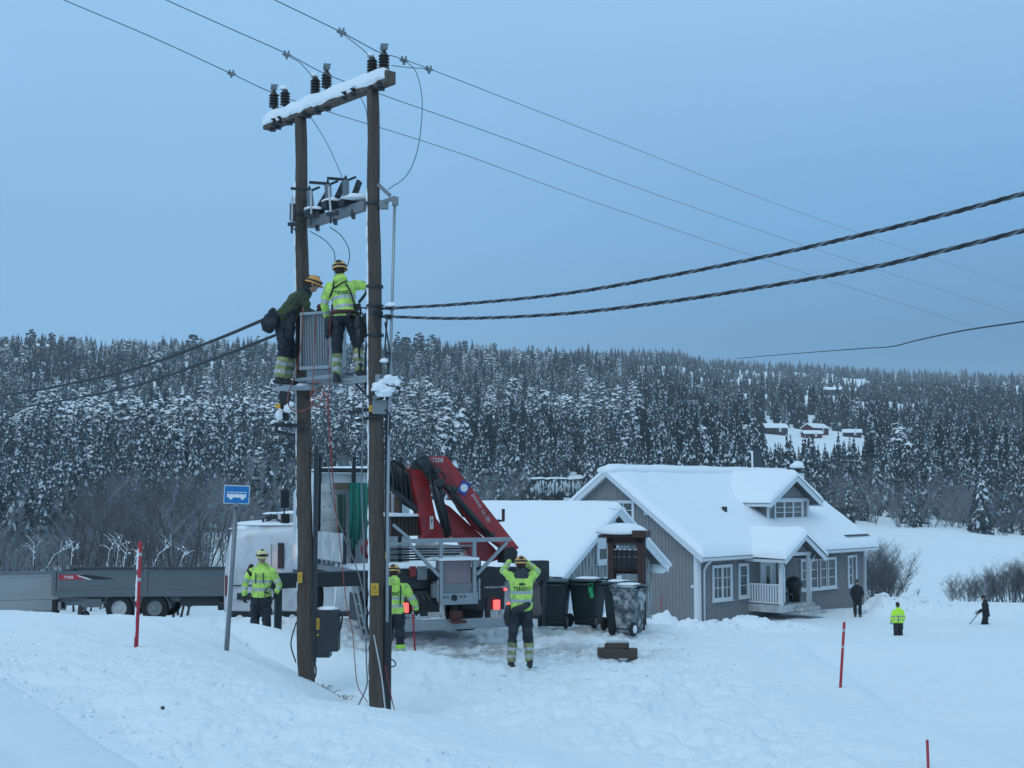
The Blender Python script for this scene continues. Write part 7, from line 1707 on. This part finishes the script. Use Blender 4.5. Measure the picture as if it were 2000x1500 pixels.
    for s in 'LR': b.loft([(j['sh' + s].lerp(j['chest'], .12), .078 * k, .08 * k), (j['sh' + s].lerp(j['el' + s], .5), .068 * k, .07 * k), (j['el' + s], .062 * k, .064 * k), (j['el' + s].lerp(j['wr' + s], .5), .058 * k, .058 * k), (j['wr' + s] - (j['wr' + s] - j['el' + s]).normalized() * .02, .046 * k, .046 * k)], None)
    if hood is not None or True: b.ell(j['neck'] + Vector((0, -.055, .0)) - side * 0, (.12, .085, .075), 14, 8)
    b.loft([(j['neck'] - up * .04, .085, .085), (j['neck'] + up * .04, .075, .078)], side)
    me = remesh(b, vox); folds(me, .021, 11, rnd.random() * 9)
    hem_m = NAVY; ml = [jacket, REFL, hood or jacket, GLOVER if False else BLACK, upper or jacket]; mi = []
    for p in me.polygons:
        c = p.center; m_ = 0
        t, dt = segparam(c, j['pelvis'], j['neck'])
        arm = None
        for s in 'LR':
            ta, da = segparam(c, j['sh' + s], j['el' + s]); tb, db = segparam(c, j['el' + s], j['wr' + s])
            dl = (c - j['pelvis'].lerp(j['neck'], max(0, min(1, t)))).dot(side)
            if min(da, db) < .095 and abs(dl) > .155: arm = ('u', ta) if da < db else ('l', tb)
        if bands:
            if arm is None and (.16 < t < .255 or .42 < t < .515): m_ = 1
            if arm is not None and ((arm[0] == 'u' and .72 < arm[1] < .92) or (arm[0] == 'l' and .38 < arm[1] < .60)): m_ = 1
        if (c - (j['neck'] + Vector((0, -.055, 0)))).length < .125 and hood is not None and c.z > j['neck'].z - .07: m_ = 2
        mi.append(m_)
    me.materials.clear()
    for m in ml: me.materials.append(m)
    me.polygons.foreach_set('material_index', mi); jk = link('jacket', me, ml, root, True)
    for s in 'LR':
        b = MB(); an, to = j['an' + s], j['to' + s]; fd = (to - an); fd.z = 0; fd = fd.normalized() if fd.length > .02 else Vector((0, 1, 0)); gz = an.z - .05
        b.loft([(an + Vector((0, 0, .12)), .055, .058), (an, .052, .06), (an + Vector((0, 0, -.03)) + fd * .01, .05, .06)], fd.cross(Vector((0, 0, 1))))
        b.loft([(an - fd * .07 + Vector((0, 0, -.045)), .045, .04), (an + fd * .05 + Vector((0, 0, -.045)), .048, .042), (an + fd * .15 + Vector((0, 0, -.055)), .05, .034), (an + fd * .21 + Vector((0, 0, -.06)), .035, .024)], fd.cross(Vector((0, 0, 1))))
        bme = remesh(b, .012); link('boot', bme, BLACK, root, True)
    if helmet is not None:
        b = MB(); n, m = 20, 9; vs = []
        for i in range(m + 1):
            ph = math.pi / 2 * i / m
            for q in range(n):
                a = 2 * math.pi * q / n; v = Vector((math.sin(ph) * math.cos(a) * .108, math.sin(ph) * math.sin(a) * .128, math.cos(ph) * .118)); vs.append(hd + up * .03 + HMx @ v)
        b.add(vs, [(i * n + q, (i + 1) * n + q, (i + 1) * n + (q + 1) % n, i * n + (q + 1) % n) for i in range(m) for q in range(n)]); hm = mk('helmet', b, helmet, root, True)
        sd_ = hm.modifiers.new('t', 'SOLIDIFY'); sd_.thickness = .006
        b = MB(); vs = []
        for q in range(n + 1):
            a = math.pi * q / n; v0 = Vector((math.cos(a) * .108, math.sin(a) * .128, 0)); v1 = Vector((math.cos(a) * .115, math.sin(a) * .175, -.018)); vs += [hd + up * .03 + HMx @ v0, hd + up * .03 + HMx @ v1]
        b.add(vs, [(2 * q, 2 * q + 1, 2 * q + 3, 2 * q + 2) for q in range(n)]); br = mk('brim', b, helmet, hm, True); sd_ = br.modifiers.new('t', 'SOLIDIFY'); sd_.thickness = .006
        for r_, zz, mm in ((1.03, .045, BLACK), (1.02, .02, helmet)):
            b = MB(); vs = []
            for q in range(n):
                a = 2 * math.pi * q / n
                for z_ in (zz - .012, zz + .018): vs.append(hd + up * z_ + HMx @ Vector((math.cos(a) * .109 * r_, math.sin(a) * .129 * r_, 0)))
            b.add(vs, [(2 * q, 2 * ((q + 1) % n), 2 * ((q + 1) % n) + 1, 2 * q + 1) for q in range(n)]); mk('helmet_band', b, mm, hm, True)
        b = MB(); b.box(hd + up * .135 + fw * .02, (.05, .09, .03), M=HMx); b.box(hd + up * .10 - fw * .10, (.07, .05, .04), M=HMx); b.box(hd + up * .06 + fw * .12, (.12, .03, .04), M=HMx); mk('head_lamp', b, BLACK, hm, bevel=.008)
    if hat is not None:
        b = MB(); b.ell(hd + up * .035 - fw * .005, (.088, .104, .108), 16, 10, M=HMx); b.f = [q for q in b.f if sum((Vector(b.v[i]) - hd).dot(up) for i in q) / len(q) > .02]; b.m = [0] * len(b.f); mk('hat', b, hat, root, True)
    root['_j'] = 1; del root['_j']
    return root, j, jk, (hd, up, fw, hs, HMx)
def strap(parent, pts, w, m=BLACK, name='harness_strap'):
    b = MB(); b.tube(pts, w, 6); return mk(name, b, m, parent, True)
def back_text(root, jk, txt, size, z, y0, m=NAVY, sx=1., sgn=1, tilt=0., x0=0.):
    """print lettering on the back (-y) of the jacket, following its surface"""
    me = text_mesh(txt, size, True); bm = bmesh.new(); bm.from_mesh(me); bmesh.ops.triangulate(bm, faces=bm.faces); bmesh.ops.subdivide_edges(bm, edges=bm.edges, cuts=1); bm.to_mesh(me); bm.free()
    bvh = BVHTree.FromPolygons([v.co for v in jk.data.vertices], [tuple(p.vertices) for p in jk.data.polygons])
    ca, sa = math.cos(tilt), math.sin(tilt)
    for v in me.vertices:
        x, zz = v.co.x * sx, v.co.y; X_, Z_2 = x * ca - zz * sa + x0, x * sa + zz * ca + z
        h = bvh.ray_cast(Vector((X_, y0, Z_2)), Vector((0, 1, 0)))
        yy = h[0].y if h[0] is not None else -.15
        v.co = Vector((X_, yy - .006, Z_2))
    me.materials.clear(); me.materials.append(m)
    return link('lettering', me, m, jk, fix=False)
def place(px, d, dz=0.): x = (px - 1000) / FPX * d; return Vector((x, d, hz(x, d) + dz))

# worker with raised arms behind the lorry
l5 = place(1018, 22.6, -.04)
r5, j5, k5, h5 = person('line worker in yellow vest with both arms raised, back turned, behind the lorry', l5, R(3),
    dict(elL=(-.30, .18, 1.58), wrL=(-.17, .36, 1.74), elR=(.28, .15, 1.57), wrR=(.06, .34, 1.75), shL=(-.19, .02, 1.50), shR=(.19, .02, 1.50), head=(.0, .07, 1.69), neck=(0, .02, 1.54), anL=(-.17, -.02, .09), toL=(-.25, .13, .045), knL=(-.14, .02, .51), anR=(.14, .0, .09)),
    jacket=HIVIS, hood=mat('grey_hood', (.045, .055, .065), .85), helmet=HELY, head_pitch=-.3, cuffs=OCHRE, scale=1.02, upper=NAVY)
back_text(r5, k5, 'TENSIO', .085, 1.30, -.6, NAVY)
b = MB(); b.lump((0, -.155, 1.385), (.055, .012, .018), 2, flat=1); mk('emblem', b, NAVY, k5, True)
b = MB(); b.loft([((-.14, -.14, .96), .05, .035), ((0, -.17, 1.0), .06, .04), ((.12, -.15, 1.06), .045, .035)], side=(0, 0, 1)); mk('waist_pack', b, BLACK, r5, True)
b = MB(); b.loft([((-.20, .0, 1.0), .05, .06), ((-.23, .0, .85), .06, .07), ((-.22, 0, .72), .04, .05)], side=(0, 1, 0)); mk('tool_pouch', b, BLACK, r5, True)
# worker at the right pole by the lorry, holding the red stake
l4 = place(772, 23.6, -.10)
r4, j4, k4, h4 = person('line worker in yellow jacket half behind the right pole, holding a thin red stake', l4, R(-8),
    dict(elR=(.33, .05, 1.17), wrR=(.36, .22, 1.0), shR=(.2, .02, 1.43), head=(-.02, .06, 1.66)), jacket=HIVIS, helmet=HELY, cuffs=mat('hi_vis_leg', (.42, .80, .08), .7), head_pitch=.3, scale=1.0)
back_text(r4, k4, 'TENSIO', .09, 1.30, -.6, NAVY)
strap(r4, [V3(-.1, -.13, 1.45), V3(-.12, -.155, 1.3), V3(-.13, -.15, 1.1)], .014); strap(r4, [V3(.14, -.11, 1.45), V3(.15, -.14, 1.3), V3(.14, -.14, 1.1)], .014)
# worker facing us beside the van
l3 = place(515, 25.2, .0); l3.z = -2.93 - .02
r3, j3, k3, h3 = person('line worker in yellow jacket and yellow helmet facing us beside the bus sign', l3, R(176),
    dict(elR=(.30, .02, 1.22), wrR=(.28, .10, .97), elL=(-.33, .02, 1.19), wrL=(-.30, .12, 1.02), head=(-.01, .03, 1.67)), jacket=HIVIS, helmet=HELP, head_yaw=-.35, cuffs=OCHRE, scale=1.03)
for sx in (-.07, .07): b = MB(); b.box((sx, .152, 1.30), (.016, .012, .20)); mk('zip', b, BLACK, r3)
b = MB(); b.loft([((.2, -.03, 1.5), .05, .06), ((.22, .0, 1.42), .06, .06), ((.18, .06, 1.36), .04, .04)], side=(1, 0, 0)); mk('fur_collar', b, HAIR, r3, True)
b = MB(); n = 18; b.tube([(-.20 + .085 * math.cos(2 * math.pi * i / n), .20, 1.02 + .13 * math.sin(2 * math.pi * i / n)) for i in range(n + 1)], .012, 6); mk('cable_coil', b, BLACK, r3, True)
# worker on the platform, back to us
pz = P(0, 748, 19.55).z
l2 = P(668, 748, 19.5); 
r2, j2, k2, h2 = person('helmeted line worker in bright yellow jacket standing on the platform, back to us', l2, R(-2),
    dict(pelvis=(.03, 0, 1.0), waist=(.02, .03, 1.15), chest=(-.02, .07, 1.36), neck=(-.05, .08, 1.54), head=(-.07, .12, 1.70), shL=(-.22, .07, 1.46), shR=(.16, .07, 1.47), elR=(.37, .16, 1.45), wrR=(.20, .36, 1.52),
         elL=(-.30, .10, 1.17), wrL=(-.25, .22, .98), hiL=(-.07, 0, .97), hiR=(.12, 0, .96), knL=(-.09, .05, .53), anL=(-.08, 0, .09), toL=(-.12, .16, .04), knR=(.20, .13, .60), anR=(.26, .05, .16), toR=(.30, .2, .1)),
    jacket=HIVIS, helmet=HELY, cuffs=OCHRE, gloves=GLOVER, head_pitch=.15, scale=1.0)
back_text(r2, k2, 'TENSIO', .075, 1.33, -.6, NAVY, tilt=.06)
for pts in ([(-.13, -.03, 1.50), (-.14, -.06, 1.40), (-.20, -.02, 1.25)], [(-.13, -.05, 1.40), (0, -.085, 1.47), (.06, -.06, 1.50)], [(.05, -.06, 1.47), (.12, -.075, 1.36), (.17, -.09, 1.2), (.2, -.07, 1.08)]): strap(r2, [V3(*p) for p in pts], .013)
b = MB(); n = 20; b.tube([(.03 + .182 * math.cos(2 * math.pi * i / n), .0 + .145 * math.sin(2 * math.pi * i / n), 1.04) for i in range(n + 1)], .032, 8); mk('tool_belt', b, mat('belt_red', (.07, .02, .025), .8), r2, True)
for (x, y, z, w, h) in ((-.2, -.04, .88, .06, .12), (-.22, 0, .75, .05, .09), (.24, -.08, .86, .08, .14), (.27, -.1, .66, .07, .13), (.12, -.14, .98, .05, .05)): b = MB(); b.lump((x, y, z), (w, .06, h), int(z * 100), flat=1, amp=.5); mk('tool_pouch', b, BLACK, r2, True)
strap(r2, [V3(.18, .0, 1.1), V3(.26, .15, 1.25), V3(.36, .3, 1.45)], .012, name='lanyard')
# worker hanging at the left pole, leaning over the transformer
l1 = P(553, 752, 20.25)
r1, j1, k1, h1 = person('line worker in dark worn jacket and orange helmet leaning in from the left pole', l1, R(-78),
    dict(pelvis=(0, -.03, .98), waist=(0, .08, 1.12), chest=(0, .22, 1.30), neck=(0, .34, 1.44), head=(0, .43, 1.56), shL=(-.18, .27, 1.38), shR=(.18, .27, 1.38), elR=(.23, .33, 1.10), wrR=(.14, .56, 1.06), elL=(-.22, .36, 1.10), wrL=(-.12, .58, 1.08),
         hiL=(-.09, -.02, .94), hiR=(.09, -.02, .94), knR=(.11, .0, .5), anR=(.12, -.06, .09), toR=(.13, .12, .05), knL=(-.11, .12, .52), anL=(-.11, .05, .1), toL=(-.12, .22, .05)),
    bulk=1.13, jacket=OLIVE, hood=mat('dark_hood', (.02, .03, .04), .85), bands=False, helmet=mat('helmet_orange', (.72, .33, .08), .4), cuffs=OCHRE, head_pitch=.7, scale=1.0)
b = MB(); n = 20; b.tube([(.185 * math.cos(2 * math.pi * i / n), .0 + .155 * math.sin(2 * math.pi * i / n), 1.03) for i in range(n + 1)], .035, 8); mk('tool_belt', b, BLACK, r1, True)
for (x, y, z, w, h) in ((.2, -.18, .98, .10, .15), (.05, -.24, .93, .12, .15), (.18, .08, .84, .09, .17), (.21, .12, 1.0, .06, .09), (-.1, -.22, .98, .1, .12)): b = MB(); b.lump((x, y, z), (w * .7, w, h), int(z * 100 + x * 10), flat=1, amp=.45); mk('tool_pouch', b, NAVY, r1, True)
for pts in ([(.15, .1, 1.12), (.2, .16, 1.25), (.16, .30, 1.42)], [(.2, .02, 1.05), (.22, .2, 1.18), (.2, .36, 1.3)]): strap(r1, [V3(*p) for p in pts], .018)
# man in black by the house corner
l6 = place(1668, 64.0, -.03)
person('man in black jacket and trousers standing by the house corner', l6, R(170), dict(elL=(-.27, -.02, 1.16), wrL=(-.22, .12, 1.02), elR=(.27, -.02, 1.16), wrR=(.24, .05, .92)), jacket=DCOAT, trousers=DCOAT, bands=False, hat=NAVY, vox=.024, bulk=1.12, scale=.98)
# child or small worker in hi-vis standing knee-deep
l7 = place(1746, 55.5, -.42)
r7, j7, k7, h7 = person('person in bright yellow jacket standing knee deep in the snow, holding a shovel shaft', l7, R(12), dict(elL=(-.28, 0, 1.16), wrL=(-.24, .15, .96), elR=(.27, 0, 1.16), wrR=(.22, .1, .92)), jacket=mat('hi_vis_bright', (.55, .98, .05), .7), trousers=NAVY, hat=HAIR, vox=.022, bulk=1.15, scale=.98)
shv = thing('snow_shovel', 'thin snow shovel standing beside the person in bright yellow', 'shovel', l7 + Vector((-.05, -.22, .1)), 0)
b = MB(); b.tube([(-.06, 0, .1), (.0, 0, 1.15)], .015, 8); mk('shaft', b, BRWN, shv, True)
b = MB(); b.box((-.08, 0, .22), (.3, .03, .25)); mk('blade', b, DARK, shv)
# dark figure walking left with poles
l8 = place(1916, 61, -.48)
person('dark clad person in a knitted hat walking left through deep snow with poles', l8, R(80), dict(head=(0, .10, 1.66), neck=(0, .05, 1.52), chest=(0, .03, 1.36), elL=(-.22, .12, 1.17), wrL=(-.18, .38, 1.05), elR=(.22, .05, 1.15), wrR=(.2, .30, .98), anL=(-.11, .2, .1), knL=(-.1, .16, .5), anR=(.11, -.22, .12), knR=(.1, -.02, .5)), jacket=DCOAT, trousers=DCOAT, bands=False, hat=HAIR, vox=.024, bulk=1.1, coat_len=.12, scale=1.)
for k, (dx, dy) in enumerate(((-.05, -.18), (.05, .18))):
    st2 = thing('walking_pole', ['front', 'rear'][k] + ' walking pole of the dark figure at the far right', 'walking pole', l8 + Vector((-.62 + .1 * k, dy, .35)), 0); b = MB(); b.tube([(-.3, 0, 0), (.25, 0, .65)], .012, 6); mk('shaft', b, GREYM, st2, True)
# ------------------------------------------------------------------ the blue winter air over the valley
hb = MB(); X0, X1, Y0, Y1 = -1500, 1500, -300, 3300
hb.box(((X0 + X1) / 2, (Y0 + Y1) / 2, 0), (X1 - X0, Y1 - Y0, 1))
zlo = float(Z.min()) - 1; zhi = float(Z[(Y > 0) & (Y < 3000)].max()) + 28; print('zhi', zhi)
hb.v = [(v[0], v[1], zlo if v[2] < 0 else zhi) for v in hb.v]
hm_ = bpy.data.materials.new('haze'); hm_.use_nodes = True; t_ = hm_.node_tree
for n in list(t_.nodes): t_.nodes.remove(n)
ho = t_.nodes.new('ShaderNodeOutputMaterial'); hv = t_.nodes.new('ShaderNodeVolumePrincipled')
hv.inputs['Color'].default_value = (.86, .92, 1, 1); hv.inputs['Density'].default_value = .00016; hv.inputs['Anisotropy'].default_value = 0.
t_.links.new(hv.outputs[0], ho.inputs['Volume'])
mk('haze', hb, hm_, None, kind='stuff', label='thin blue winter haze over the valley')
